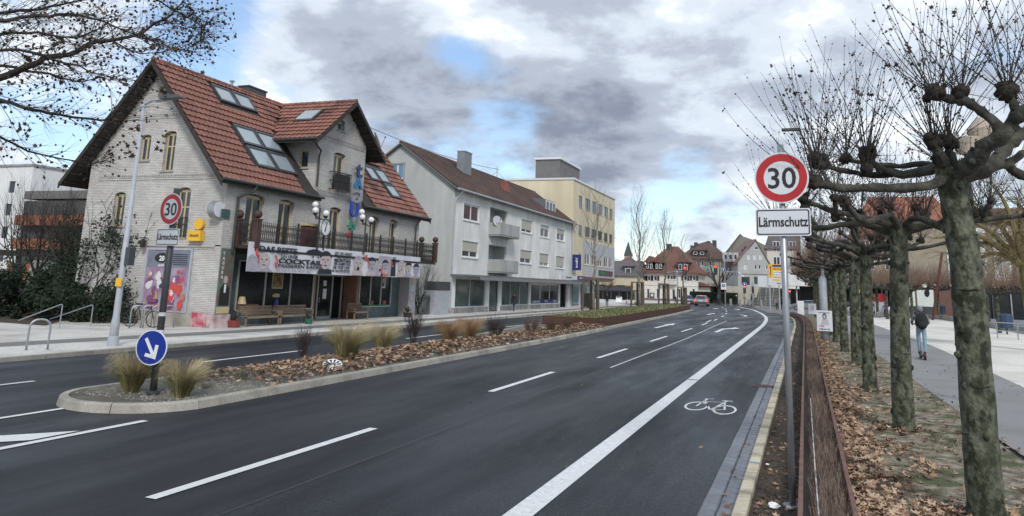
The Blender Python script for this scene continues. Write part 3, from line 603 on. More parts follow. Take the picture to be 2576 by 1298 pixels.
obj('picture', MB().obox(sf, 41.95, 1.85, 42.5, 2.6, -.028, -.012), M_WFRAME, w); obj('picture_print', MB().obox(sf, 42.02, 1.93, 42.43, 2.52, -.011, -.008), pm('dark_print', (0.02, 0.02, 0.02), (.5, .5, .5), 4, .6, lo=.5, hi=.6), w)
for k, y in enumerate((40.9, 42.4)):
    m = MB(); m.tube([(SF - .01, y, .82), (SF - .01, y, 1.1)], [.13, .18], 9); obj('flower_pot', m, M_ROOFT, w)
# door recess
m = MB(); m.box(-25.25, 35.0, .1, SF, 35.14, 3.3); m.box(-25.25, 39.2, .1, SF, 39.4, 3.3); obj('door_pier', m, pm('orange_wood', (0.24, 0.12, 0.08), (0.3, 0.16, 0.11), 3, .7), bh, kind='stuff')
df = frame((-25.2, 0, 0), (0, 1, 0), (1, 0, 0))
m = MB(); 
for u in (35.5, 36.55, 37.95, 38.9): m.obox(df, u - .05, .1, u + .05, 2.6, -.06, .03)
m.obox(df, 35.2, 2.45, 39.2, 2.6, -.06, .035); m.obox(df, 36.55, .1, 37.95, .25, -.06, .03)
dd = obj('entrance_door', m, pm('grey_white_frame', (0.42, 0.43, 0.43), rough=.5), bh)
for a, b in ((35.55, 36.5), (36.6, 37.9), (38.0, 38.85)): obj('pane', MB().obox(df, a, .2, b, 2.45, -.04, -.02), M_GLASSD, dd)
obj('notice', MB().obox(df, 37.1, 1.2, 37.45, 1.75, -.018, -.012), M_WFRAME, dd); obj('notice', MB().obox(df, 37.1, 1.9, 37.4, 2.2, -.018, -.012), M_WFRAME, dd); obj('handle', MB().obox(df, 36.7, 1.0, 36.74, 1.3, 0, .05), M_GALV, dd)
obj('back_panel', MB().box(-25.4, 35.0, .1, -25.3, 39.4, 3.3), M_DWOOD, bh)
# ---- roof: under-slab, verge boards, tiles
rf = MB()
for s in (1, -1):
    ys = ((26.1, 33.5), (33.5, 37.9), (37.9, 46.0)) if s == 1 else ((26.1, 46.0),)
    for a, b in ys:
        e = 4.8 if not (s == 1 and a == 33.5) else 2.9
        x1 = RX + s * e; z1 = RZ - SL * e
        rf.hexa([(RX, a, RZ - .22), (x1, a, z1 - .22), (x1, b, z1 - .22), (RX, b, RZ - .22), (RX, a, RZ - .05), (x1, a, z1 - .05), (x1, b, z1 - .05), (RX, b, RZ - .05)])
DXF = -22.95
for s in (1, -1):
    e = 3.4; y1 = DY + s * e; z1 = DZ - DS * e
    rf.hexa([(RX, DY, DZ - .2), (DXF, DY, DZ - .2), (DXF, y1, z1 - .2), (RX + (DZ - z1) / SL * 0 + 2.2, y1, z1 - .2), (RX, DY, DZ - .05), (DXF, DY, DZ - .05), (DXF, y1, z1 - .05), (RX + 2.2, y1, z1 - .05)])
roof = obj('roof', rf, M_DWOOD, bh)
SKY = [(29.55, -27.78, 30.9, -27.0), (31.0, -27.78, 32.35, -27.0), (29.3, -25.92, 30.8, -25.08), (30.9, -25.92, 32.4, -25.08), (29.3, -25.0, 30.8, -24.12), (30.9, -25.0, 32.4, -24.12),
       (41.0, -25.75, 42.1, -24.95), (42.25, -25.75, 43.5, -24.95), (42.25, -24.9, 43.5, -24.15)]
tiles = []      # matrices with visible-distance order
TW, TL = 0.30, 0.42
def tile_mesh(w, l):
    m = MB(); n = 4; us = [-w / 2 + w * i / n for i in range(n + 1)]; prof = [0.0, .022, .034, .018, -.004]
    vs = []
    for v, lift in ((0, .068), (l * 1.06, 0.0)):
        for u, p in zip(us, prof): vs.append((u, v, p + lift))
    vs += [(u, .012, p - .012) for u, p in zip(us, prof)]
    return m.add(vs, [(i, i + 1, i + 1 + n + 1, i + n + 1) for i in range(n)] + [(2 * (n + 1) + i, 2 * (n + 1) + i + 1, i + 1, i) for i in range(n)])
def inside_sky(y, x, mg=.12):
    for a, xa, b, xb in SKY:
        if a - mg < y < b + mg and xa - mg < x < xb + mg: return True
    return False
L_s = math.hypot(1, SL)
for s in (1,):
    nc = int(4.8 * L_s / TL) + 1
    for c in range(nc):
        dist = 4.8 * L_s - c * TL; dx = dist / L_s; x = RX + dx; z = RZ - SL * dx
        y = 26.12 + TW / 2
        while y < 46.0:
            xm = x - .13
            vis = dormz(y) < roofz(xm) + .06 or abs(y - DY) > 3.35
            if not (33.3 < y < 38.1 and x > -25.8) and vis and not inside_sky(y, xm) and dx > .15:
                d = Vector((-1, 0, SL)).normalized(); tiles.append((Vector((x, y, z)), Vector((0, 1, 0)), d))
            y += TW
ld = math.hypot(1, DS)
for s in (-1, 1):
    nc = int(3.4 * ld / TL) + 1
    for c in range(nc):
        dist = 3.4 * ld - c * TL; dy = dist / ld; y = DY + s * dy; z = DZ - DS * dy
        x = DXF - TW / 2
        while x > RX:
            if roofz(x) < z + .1 and dy > .15 and not (s == -1 and -25.75 < x < -24.4 and .9 < dy < 1.9):
                tiles.append((Vector((x, y, z)), Vector((1, 0, 0)) * (-s), Vector((0, -s, DS)).normalized()))
            x -= TW
TLW = 0
tiles.sort(key=lambda t: (t[0] - CAM_O).length)
def tmat(p, u, d):
    n = u.cross(d).normalized()
    if n.z < 0: u = -u; n = u.cross(d).normalized()
    return Matrix((u, d, n)).transposed().to_4x4(), p + n * -.02
base = tile_mesh(TW, TL); tobj = None; rest = MB()
for i, (p, u, d) in enumerate(tiles):
    M4, q = tmat(p, u, d)
    if i < 298:
        if tobj is None: tobj = obj('roof_tile', base, M_ROOFT, roof); c = tobj
        else: c = inst(tobj, roof)
        c.matrix_parent_inverse = Matrix.Translation(-bh.location); c.matrix_basis = Matrix.Translation(q) @ M4
    else:
        T = Matrix.Translation(q) @ M4; b = MB(); b.v = [tuple(T @ Vector(v)) for v in base.v]; b.f = base.f; b.m = base.m; merge(rest, b)
for o_ in [c for c in roof.children]: o_.matrix_parent_inverse = Matrix()
roof.matrix_parent_inverse = Matrix(); roof.location = -bh.location
o = obj('roof_tile', rest, M_ROOFT, None, kind='stuff'); o.parent = roof
# ridge caps
m = MB(); y = 26.1
while y < 46: m.tube([(RX, y, RZ - .02), (RX, min(y + .42, 46), RZ - .02)], [.13, .11], 8); y += .40
x = DXF
while x > RX + .1: m.tube([(x, DY, DZ), (x - .42, DY, DZ)], [.12, .10], 8); x -= .40
o = obj('ridge_cap', m, M_ROOFT, None); o.parent = roof
# verge / barge boards and gutters
m = MB()
def board(p, q, h, w): 
    p = Vector(p); q = Vector(q); t = Vector(w)
    m.hexa([p, q, q + t, p + t, p + Vector((0, 0, h)), q + Vector((0, 0, h)), q + t + Vector((0, 0, h)), p + t + Vector((0, 0, h))])
for s in (1, -1):
    e = (RX + s * 4.85, 26.1, RZ - SL * 4.85 - .30); p = (RX, 26.1, RZ - .30)
    board(p, e, .27, (0, -.05, 0)); board((RX, 46.0, RZ - .3), (RX + s * 4.85, 46, RZ - SL * 4.85 - .3), .27, (0, .05, 0))
    e = (DXF, DY + s * 3.45, DZ - DS * 3.45 - .28); board((DXF, DY, DZ - .28), e, .25, (.05, 0, 0))
o = obj('barge_board', m, M_DWOOD, None, kind='stuff'); o.parent = roof
m = MB()
for k in range(14):     # rafters under the verge
    for s in (1, -1):
        d = .5 + k * .34
        if d < 4.8: m.bar((RX + s * d, 26.15, RZ - SL * d - .30), (RX + s * d, 26.85, RZ - SL * d - .30), .07, .07)
for k in range(8):
    d = .4 + k * .42; m.bar((DXF - .02, DY + d, DZ - DS * d - .26), (FX, DY + d, DZ - DS * d - .26), .07)
o = obj('purlin_end', m, M_DWOOD, None); o.parent = roof
GUT = pm('dark_green_gutter', (0.03, 0.04, 0.038), (0.045, 0.055, 0.05), 3, .5)
m = MB(); m.tube([(-23.22, 26.1, 6.42), (-23.22, 33.6, 6.42)], .07, 8); m.tube([(-23.22, 37.8, 6.42), (-23.22, 46.0, 6.42)], .07, 8); m.tube([(DXF, DY - 3.45, 9.32), (-26, DY - 3.45, 9.32)], .06, 8)
m.tube([(-23.22, 28.3, 6.38), (-23.3, 28.2, 6.1), (-23.55, 27.55, 5.75), (-23.55, 27.5, 3.3)], .06, 8); m.tube([(-23.22, 44.7, 6.38), (-23.4, 44.6, 6.1), (-23.52, 44.5, 5.8), (-23.52, 44.45, 3.4)], .06, 8)
m.tube([(-23.3, DY - 3.3, 9.3), (-23.5, 33.4, 8.9), (-23.55, 33.35, 8.6), (-23.55, 33.35, 7.0)], .05, 8)
obj('rain_gutter', m, GUT, bh, kind='stuff')
for a, xa, b, xb in SKY:
    z1, z2 = roofz(xa), roofz(xb); up = Vector((SL, 0, 1)).normalized()
    P = [Vector((xa, a, z1)), Vector((xb, a, z2)), Vector((xb, b, z2)), Vector((xa, b, z1))]
    def ins(k): return [P[0] + Vector((k, k, -k * SL)), P[1] + Vector((-k, k, k * SL)), P[2] + Vector((-k, -k, k * SL)), P[3] + Vector((k, -k, -k * SL))]
    fm = MB(); I = ins(.09)
    for i in range(4):
        j = (i + 1) % 4; fm.hexa([P[i] - up * .05, P[j] - up * .05, I[j] - up * .05, I[i] - up * .05, P[i] + up * .10, P[j] + up * .10, I[j] + up * .10, I[i] + up * .10])
    o = obj('roof_window', fm, M_DGREY, None); o.parent = roof
    g = MB(); g.hexa([q + up * .03 for q in I] + [q + up * .055 for q in I]); p_ = obj('pane', g, M_GLASSL, None); p_.parent = bh; p_.location = -bh.location
m = MB(); 
def dp(y, x, k=0): return Vector((x, y, dormz(y))) + Vector((0, -DS, 1)).normalized() * k
m.hexa([dp(33.75, -25.7), dp(33.75, -24.5), dp(34.75, -24.5), dp(34.75, -25.7), dp(33.75, -25.7, .1), dp(33.75, -24.5, .1), dp(34.75, -24.5, .1), dp(34.75, -25.7, .1)]); o = obj('roof_window', m, M_DGREY, None); o.parent = roof
m = MB(); m.hexa([dp(33.85, -25.6, .09), dp(33.85, -24.6, .09), dp(34.65, -24.6, .09), dp(34.65, -25.6, .09), dp(33.85, -25.6, .12), dp(33.85, -24.6, .12), dp(34.65, -24.6, .12), dp(34.65, -25.6, .12)]); o = obj('pane', m, M_GLASSL, None); o.parent = bh; o.location = -bh.location
# chimney, vent, dish
m = MB(); m.box(-28.9, 32.9, 11.6, -28.2, 34.4, 12.55); m.box(-28.95, 32.85, 12.55, -28.15, 34.45, 12.62); o = obj('chimney', m, M_DGREY, None); o.parent = roof
m = MB(); m.tube([(-28.5, 31.9, 11.7), (-28.5, 31.9, 12.55)], .07, 8); m.tube([(-28.5, 31.9, 12.55), (-28.5, 31.9, 12.62)], .14, 8); o = obj('roof_vent', m, M_GALV, None); o.parent = roof
def dish(name, label, c, r, d, mat, arm=None, group=None):
    t = thing(name, label, 'satellite dish', c, group); d = Vector(d).normalized(); q = d.to_track_quat('Z', 'Y'); m = MB(); vs = []; c = Vector(c)
    n = 20; rr = (0.02, .35, .7, 1.0)
    for k in rr:
        for j in range(n): a = 2 * math.pi * j / n; vs.append(c + q @ Vector((r * k * math.cos(a), r * k * math.sin(a), -.18 * r * (1 - k * k))))
    m.add(vs, [(i * n + j, i * n + (j + 1) % n, (i + 1) * n + (j + 1) % n, (i + 1) * n + j) for i in range(3) for j in range(n)] + [tuple(range(n))]); obj('reflector', m, mat, t, smooth=True)
    m = MB(); m.tube([c + q @ Vector((0, -r, 0)), c + d * r * .9], .015, 6); m.ball(c + d * r * .9, .06); obj('receiver', m, M_DGREY, t)
    m = MB(); m.tube([c - d * .05, c - d * .3, c - d * .3 - Vector((0, 0, arm or .8))], .025, 6); obj('mast', m, M_GALV, t)
    return t
q = AX(950, 352, -27.0); dish('satellite_dish', 'brown satellite dish standing beyond the gable dormer of the brick house', (q.x, q.y, q.z), .62, (.7, .25, .3), pm('brown_dish', (0.10, 0.075, 0.065), rough=.6), 1.2)
# ---- balcony with cast iron railing
bal = MB(); BXF = -22.55; bal.box(BXF, 27.65, 3.52, FX, 45.5, 3.68); bal.box(BXF - .0, 27.65, 3.42, BXF + .1, 45.5, 3.52)
balc = obj('balcony', bal, M_DWOOD, bh)
def picket_panel(a, b):
    a = Vector(a); b = Vector(b); L_ = (b - a).length; n = max(2, int(L_ / .125)); d = (b - a) / n; m = MB()
    for z in (3.74, 3.9, 4.27, 4.58): m.bar(a + Vector((0, 0, z)), b + Vector((0, 0, z)), .025, .03)
    for i in range(n + 1):
        p = a + d * i; m.bar(p + Vector((0, 0, 3.68)), p + Vector((0, 0, 4.66)), .018); m.add([p + Vector((-.03, 0, 4.66)), p + Vector((0, .03, 4.66)), p + Vector((.03, 0, 4.66)), p + Vector((0, -.03, 4.66)), p + Vector((0, 0, 4.76))], [(0, 1, 4), (1, 2, 4), (2, 3, 4), (3, 0, 4)])
        if i < n:
            c = p + d / 2; r = d.length * .46; u = d.normalized()
            for zc, rz_ in ((3.82, .065), (4.08, .15), (4.42, .13)):
                pts_ = [c + u * r * math.cos(2 * math.pi * k / 8) + Vector((0, 0, zc + rz_ * math.sin(2 * math.pi * k / 8))) for k in range(9)]
                for e, g in zip(pts_, pts_[1:]): m.bar(e, g, .013)
    return m
rp = []
ysb = [27.75, 29.2, 30.7, 32.2, 33.8, 35.4, 36.9, 38.4, 39.9, 41.4, 42.9, 45.4]
for a, b in zip(ysb, ysb[1:]):
    o = obj('railing_panel', picket_panel((BXF + .03, a, 0), (BXF + .03, b, 0)), M_BLACK, None); o.parent = balc
for y in (27.72, 45.42): o = obj('railing_panel', picket_panel((BXF + .03, y, 0), (FX, y, 0)), M_BLACK, None); o.parent = balc
for x, y in ((FX + .12, 27.72), (BXF + .03, 27.72), (BXF + .03, 45.42), (FX + .12, 45.42)):
    m = MB(); m.box(x - .13, y - .13, 3.55, x + .13, y + .13, 4.75); m.box(x - .16, y - .16, 4.75, x + .16, y + .16, 4.83); m.ball((x, y, 5.03), .19, 14, 10); o = obj('railing_post', m, pm('oxide_post', (0.045, 0.022, 0.018), (0.075, 0.038, 0.03), 3, .6), None); o.parent = balc
for y in ysb[1:-1]: o = obj('baluster', MB().box(BXF - .0, y - .035, 3.6, BXF + .06, y + .035, 4.85), M_BLACK, None); o.parent = balc
for o in list(balc.children): o.matrix_parent_inverse = Matrix()
balc.matrix_parent_inverse = Matrix(); balc.location = -bh.location
# ---- banner hanging on the balcony
ban = thing('banner', 'long white cloth banner with lettering and drawn faces hung under the balcony', 'banner', (BXF + .06, 28.6, 2.55))
bf = frame((BXF + .07, 28.0, 2.5), (0, 1, 0), (1, 0, 0)); BL, BHh = 16.9, 1.24
bb = [AX(625, 611, BXF + .07).y, AX(1058, 650, BXF + .07).y]
bf = frame((BXF + .07, bb[0], 2.52), (0, 1, 0), (1, 0, 0)); BL = bb[1] - bb[0]
m = MB(); n = 60
vs = []
for i in range(n + 1):
    for j in range(5): u = BL * i / n; vs.append(bf(u, 1.28 * j / 4, .025 * math.sin(u * 2.1) * (1 - j / 4) + .01 * math.sin(u * 5)))
m.add(vs, [(i * 5 + j, (i + 1) * 5 + j, (i + 1) * 5 + j + 1, i * 5 + j + 1) for i in range(n) for j in range(4)])
obj('cloth', m, pm('banner_cloth', (0.66, 0.66, 0.68), (0.56, 0.56, 0.60), .9, .7), ban, smooth=True)
INK = pm('banner_ink', (0.02, 0.022, 0.035), rough=.7); BRED = pm('banner_red', (0.5, 0.05, 0.04), (0.55, 0.14, 0.12), 3, .7); BGR = pm('banner_grey', (0.30, 0.29, 0.34), (0.42, 0.40, 0.45), 4, .7); BFACE = pm('banner_face', (0.52, 0.45, 0.43), (0.42, 0.36, 0.36), 5, .7)
k_ = BL / 16.9
def btext(t, u, v, s, w, b=.01, mat=INK):
    q = text_mb(t, s, 1.0, .002, b); x0 = min(a[0] for a in q.v); x1 = max(a[0] for a in q.v); y0 = min(a[1] for a in q.v); y1 = max(a[1] for a in q.v); ky = s * .80 / (y1 - y0); kx = w * k_ / (x1 - x0)
    q.v = [((a - x0) * kx, (b_ - y0) * ky, c) for a, b_, c in q.v]; obj('lettering', put(q, bf, u * k_, v, .05), mat, ban)
btext('DAS BESTE', .75, .88, .33, 2.85, .012); btext('DAS EINEM', 2.35, .68, .19, 1.3, .003); btext('COCKTAIL', 2.2, .42, .30, 3.6, .014); btext('PASSIEREN KANN', 2.2, .24, .19, 3.5, .006); btext('IST DAS ER IHN NICHT AUS', 2.1, .05, .20, 2.8, .002, BGR)
btext('SEIT 1995 OFFNET', 6.9, 1.0, .20, 1.7, .004); btext('AN VON', 7.1, .86, .14, 1.2, .003); btext('MONTAG', 6.9, .66, .23, 1.6, .010); btext('BIS SAMSTAG', 6.9, .50, .18, 1.6, .005); btext('AB 19.05 UHR', 6.8, .30, .22, 1.65, .005); btext('IHR GEOFFNETER', 6.6, .14, .16, 1.9, .003)
def blob(u, v, ru, rv, n=18, j=.06): return [(u + ru * math.cos(2 * math.pi * i / n) * random.uniform(1 - j, 1 + j), v + rv * math.sin(2 * math.pi * i / n) * random.uniform(1 - j, 1 + j)) for i in range(n)]
def face(u, v, s, hair=INK, skin=BFACE, hat=False, beard=False, bald=False):
    u *= k_; m = MB(); m.fprism(bf, [(u - s * 1.25, 0.03), (u + s * 1.25, 0.03), (u + s * .9, v - s * .75), (u - s * .9, v - s * .75)], .036, .040); obj('drawn_shoulders', m, random.choice([BGR, BFACE, INK]), ban)
    obj('drawn_face', MB().fprism(bf, blob(u, v, s * .92, s * .80), .041, .045), skin, ban)
    if not bald: obj('drawn_hair', MB().fprism(bf, [(u + s * 1.0 * math.cos(R(a)), v + s * (.25 + .72 * math.sin(R(a)))) for a in range(0, 181, 20)] + [(u - s * .55, v + s * .45), (u + s * .6, v + s * .5)], .046, .049), hair, ban)
    mm = MB(); 
    for e in (-.36, .36): mm.fprism(bf, blob(u + e * s, v + s * .12, s * .2, s * .05, 8), .047, .050)
    mm.fprism(bf, blob(u, v - s * .42, s * .32, s * .05, 8), .047, .050); mm.fprism(bf, [(u - s * .03, v + s * .05), (u + s * .05, v - s * .2), (u - s * .08, v - s * .2)], .047, .050)
    if beard: mm.fprism(bf, blob(u, v - s * .55, s * .3, s * .22, 12, .15), .047, .050)
    obj('drawn_features', mm, INK, ban)
def scribble(u, v, s):
    u *= k_; mm = MB(); p = (u, v)
    for i in range(7):
        q = (p[0] + random.uniform(-.3, .4) * s, p[1] + random.uniform(-.5, .2) * s); a = Vector((p[0], p[1])); b = Vector((q[0], q[1])); d = (b - a).normalized() if (b - a).length > 1e-5 else Vector((1, 0)); w = Vector((-d.y, d.x)) * .045
        mm.fprism(bf, [tuple(a - w), tuple(b - w), tuple(b + w), tuple(a + w)], .052 + i * .0006, .055 + i * .0006); p = (q[0], max(.1, min(1.15, q[1])))
    obj('red_scrawl', mm, BRED, ban)
face(1.15, .50, .45, BGR, BFACE, bald=True); scribble(.35, 1.15, .8); scribble(1.9, .75, .5)
mm = MB(); mm.fprism(bf, [(4.35 * k_, .98), (4.45 * k_, 1.10), (4.9 * k_, 1.19), (5.4 * k_, 1.17), (5.85 * k_, 1.05), (5.95 * k_, .92), (5.5 * k_, .95), (4.9 * k_, .93)], .041, .045)
for e in (4.95, 5.4): mm.fprism(bf, blob(e * k_, .82, .09, .035, 8), .041, .045)
obj('drawn_beret', mm, INK, ban)
face(6.1, .66, .52, INK, BFACE); face(9.3, .62, .46, BGR, BFACE, beard=True); face(10.75, .62, .44, INK, BGR); scribble(10.2, 1.1, .8); face(11.7, .55, .35, BGR, BFACE, beard=True); face(12.3, .62, .36, INK, BGR)
mm = MB(); u = 13.3 * k_
for i in range(7): a = R(20 + i * 23); mm.fprism(bf, [(u + .02, .8), (u + .42 * math.cos(a), .78 + .4 * math.sin(a)), (u + .42 * math.cos(a) + .07, .78 + .4 * math.sin(a) - .03), (u - .05, .72)], .044 + i * .0005, .047 + i * .0005)
mm.fprism(bf, [(u - .3, .05), (u + .3, .05), (u + .24, .8), (u - .24, .8)], .040, .043); obj('drawn_figure', mm, INK, ban)
face(14.3, .62, .40, BGR, BFACE); face(15.25, .55, .40, INK, BFACE); face(16.3, .48, .42, INK, BGR)
scribble(12.0, .5, .6); scribble(13.0, .9, .4)
obj('drawn_wash', MB().fprism(bf, [(0, .02), (1.9 * k_, .02), (1.2 * k_, .35), (.3, .75), (.02, .6)], .030, .034), BGR, ban)
obj('drawn_wash', MB().fprism(bf, [(11.2 * k_, .1), (13.0 * k_, .05), (13.0 * k_, 1.15), (11.6 * k_, 1.18)], .030, .034), BGR, ban)
# ---- letters of the vertical house sign
LET = thing('letter_sign', 'vertical sign of single coloured letters on the gable dormer wall', 'sign', (FX, 37, 6))
def letter(ch, y, z, s, mat, rot=0, mirror=False, sx=1.0):
    t = text_mb(ch, s, sx * 1.35, .06, .03, 'CENTER'); c, sn = math.cos(rot), math.sin(rot)
    if mirror: t.v = [(-a, b, c_) for a, b, c_ in t.v]
    t.v = [(a * c - b * sn, a * sn + b * c, d) for a, b, d in t.v]
    obj('letter', put(t, ff, y, z, .3), mat, LET, )
    mb_ = MB(); mb_.obox(ff, y - .02, z + .2, y + .02, z + .24, .0, .26); obj('bracket', mb_, M_DGREY, LET)
LB = pm('letter_blue', (0.02, 0.06, 0.36), rough=.4); LT = pm('letter_teal', (0.02, 0.14, 0.30), rough=.4); LG = pm('letter_silver', (0.27, 0.26, 0.30), rough=.4); LGR = pm('letter_green', (0.03, 0.22, 0.15), rough=.5); LR = pm('letter_red', (0.45, 0.04, 0.04), rough=.5)
letter('t', 36.95, 8.0, 1.2, pm('letter_navy', (0.02, 0.05, 0.13), rough=.4)); letter('A', 36.95, 7.35, .85, LT); letter('G', 36.95, 6.55, 1.0, LG, mirror=True); letter('U', 36.75, 5.75, 1.15, LB, sx=.85); letter('b', 36.6, 5.02, .68, LGR, rot=R(-12), sx=1.25); letter('a', 36.5, 4.55, .62, LR)
# balconet of the dormer window, planted
m = MB()
for z in (7.02, 7.5, 7.95): m.obox(ff, 34.55, z, 36.15, z + .04, .33, .37); m.obox(ff, 34.55, z, 34.59, z + .04, 0, .35); m.obox(ff, 36.11, z, 36.15, z + .04, 0, .35)
for i in range(14): m.obox(ff, 34.55 + i * .122, 7.02, 34.57 + i * .122, 7.98, .34, .36)
m.obox(ff, 34.6, 7.04, 36.1, 7.9, .30, .325); obj('balconet', m, M_BLACK, bh)
# clock
ck = thing('clock', 'round white clock with roman dial standing on the balcony', 'clock', (BXF, 33.0, 4.6)); q = AX(818, 572, BXF + .1); cf_ = frame(tuple(q), (0, 1, 0), (1, 0, 0))
obj('face', MB().fprism(cf_, [(.42 * math.cos(R(a)), .42 * math.sin(R(a))) for a in range(0, 360, 12)], -.05, .03), M_WFRAME, ck)
m = MB(); vs = []
for a in range(0, 360, 12):
    for r_ in (.39, .44): vs.append((r_ * math.cos(R(a)), r_ * math.sin(R(a))))
m.add([cf_(u, v, .05) for u, v in vs], [(2 * i, 2 * i + 1, (2 * i + 3) % 60, (2 * i + 2) % 60) for i in range(30)]); 
for a in range(0, 360, 30): m.obox(cf_, .34 * math.cos(R(a)) - .012, .34 * math.sin(R(a)) - .012, .34 * math.cos(R(a)) + .012, .34 * math.sin(R(a)) + .012, .03, .04)
obj('rim', m, M_DGREY, ck); m = MB(); m.bar(cf_(0, 0, .05), cf_(.08, .27, .05), .025); m.bar(cf_(0, 0, .05), cf_(-.06, -.22, .05), .035); obj('hand', m, M_BLACK, ck); obj('stand', MB().box(q.x - .05, q.y - .05, 3.7, q.x + .0, q.y + .05, q.z - .4), M_BLACK, ck)
# three-armed globe lamps on the balcony
def globe_lamp(px, py, label, first=None):
    q = AX(px, py, BXF + .15); t = thing('globe_lamp', label, 'lamp', (q.x, q.y, 3.68), 'globe lamps on the balcony')
    z = q.z; m = MB(); m.tube([(q.x, q.y, 3.68), (q.x, q.y, z + .15)], [.05, .035], 8)
    for dx, dy, dz in ((0, -.38, 0), (.1, .38, -.08), (-.3, 0, .32)): m.tube([(q.x, q.y, z - .35), (q.x + dx * .7, q.y + dy * .7, z - .4 + dz * .5), (q.x + dx, q.y + dy, z - .18 + dz)], .03, 6); m.tube([(q.x + dx, q.y + dy, z - .24 + dz), (q.x + dx, q.y + dy, z - .14 + dz)], [.06, .13], 8)
    obj('post', m, M_BLACK, t)
    for dx, dy, dz in ((0, -.38, 0), (.1, .38, -.08), (-.3, 0, .32)): obj('globe', MB().ball((q.x + dx, q.y + dy, z + dz), .165, 14, 10), pm('opal_glass', (0.72, 0.71, 0.68), rough=.25), t, smooth=True)
globe_lamp(805, 531, 'black iron three-armed globe lamp on the balcony above the clock'); globe_lamp(921, 548, 'black iron three-armed globe lamp on the balcony right of the letter sign')
# shrine-like cupboard on balcony
cb = thing('cabinet', 'dark red wooden cabinet with cream top on the balcony beside the clock', 'cabinet', (BXF - .2, 32.6, 3.7)); q = AX(787, 600, BXF - .25)
obj('carcass', MB().box(q.x - .4, q.y - .5, 3.69, q.x, q.y + .5, 4.85), pm('oxblood', (0.085, 0.02, 0.022), (0.12, 0.03, 0.03), 3, .5), cb); obj('top', MB().box(q.x - .45, q.y - .58, 4.85, q.x + .05, q.y + .58, 4.98), M_CREAM, cb)
for e in (-.25, .25): obj('door', MB().box(q.x, q.y + e - .21, 3.8, q.x + .02, q.y + e + .21, 4.75), MATS['oxblood'], cb)
# wall sign: yellow box with disc, round silver clock sign
ys_ = thing('hanging_sign', 'yellow box sign with a yellow disc above it on the gable wall', 'sign', (-25, GY - .1, 4)); a = AY(476, 606, GY - .15); b = AY(510, 580, GY - .15)
obj('box', MB().box(a.x, GY - .28, a.z, b.x, GY - .02, b.z), M_YEL, ys_); obj('disc', MB().fprism(frame(((a.x + b.x) / 2 + .1, GY - .12, b.z + .28), (1, 0, 0), (0, -1, 0)), [(.24 * math.cos(R(k)), .24 * math.sin(R(k))) for k in range(0, 360, 20)], -.06, .08), M_YEL, ys_)
obj('lettering', blur_text(frame((a.x + .08, GY - .285, (a.z + b.z) / 2 - .06), (1, 0, 0), (0, -1, 0)), b.x - a.x - .16, .13), M_BLACK, ys_, kind='stuff')
rs = thing('round_sign', 'round silver drum sign projecting from the corner of the brick house', 'sign', (-23.6, GY, 5.3)); q = AY(541, 527, GY - .25)
m = MB(); m.tube([(q.x - .12, q.y, q.z), (q.x + .22, q.y, q.z)], .37, 20); obj('drum', m, M_GALV, rs, smooth=False); m = MB(); m.tube([(q.x + .225, q.y, q.z), (q.x + .25, q.y, q.z)], [.34, .34], 20); obj('face', m, M_SIGNW, rs); obj('arm', MB().box(q.x - .05, q.y, q.z - .03, q.x + .05, GY, q.z + .03), M_GALV, rs)
gp = thing('wall_plaque', 'small dark green plaque on the front wall beside the drum sign', 'plaque', (FX, 27.2, 5)); q = AX(566, 537, FX); obj('board', MB().box(FX, q.y - .25, q.z - .2, FX + .06, q.y + .25, q.z + .18), pm('plaque_green', (0.04, 0.09, 0.085), rough=.5), gp)
wl = thing('wall_lamp', 'black wrought iron lantern high on the gable wall above the poster', 'lamp', (-28, GY, 3.3)); q = AY(366, 612, GY - .15)
m = MB(); m.bar((q.x, GY, q.z + .2), (q.x, GY - .3, q.z + .25), .03); m.bar((q.x - .15, GY - .3, q.z + .25), (q.x + .15, GY - .3, q.z + .25), .03); obj('arm', m, M_BLACK, wl); m = MB(); m.tube([(q.x, GY - .3, q.z + .2), (q.x, GY - .3, q.z + .1), (q.x, GY - .3, q.z - .2)], [.04, .16, .09], 8); obj('lantern', m, M_BLACK, wl)
# gable poster
po = thing('wall_poster', 'large framed poster of grey, purple and red cartoon shapes on the gable wall', 'poster', (-26.4, GY - .05, 2)); pf = frame((-27.62, GY - .06, .72), (1, 0, 0), (0, -1, 0)); PW, PH = 2.45, 2.62
m = MB(); m.obox(pf, 0, 0, PW, PH, -.05, 0); obj('backing', m, pm('poster_ground', (0.33, 0.30, 0.36), (0.25, 0.10, 0.20), 1.6, .6, lo=.4, hi=.62), po)
m = MB(); m.obox(pf, -.1, -.05, 0, PH + .1, -.05, .03); m.obox(pf, PW, -.05, PW + .1, PH + .1, -.05, .03); m.obox(pf, 0, PH, PW, PH + .1, -.05, .03); m.obox(pf, 0, -.05, PW, 0, -.05, .03); obj('frame', m, M_GREY, po)
obj('print', MB().fprism(pf, rectp(.05, PH - .75, PW - .05, PH - .04), .004, .008), pm('poster_slate', (0.13, 0.15, 0.20), (0.2, 0.22, 0.27), 2, .6), po)
obj('print', MB().fprism(pf, blob(.85, PH - .35, .42, .22, 18, .02), .010, .014), M_SIGNK, po); obj('lettering', put(text_mb('20', .3, 1, .002, .01, 'CENTER'), pf, .85, PH - .47, .017), M_WFRAME, po); obj('lettering', put(text_mb('JAHRE', .12, 1, .002, .004, 'CENTER'), pf, .85, PH - .72, .017), M_WFRAME, po)
for k in range(6): obj('print', MB().fprism(pf, rectp(1.3 + .1 * (k % 3), PH - .2 - .09 * k, 2.3, PH - .165 - .09 * k), .011, .014), M_SIGNK, po)
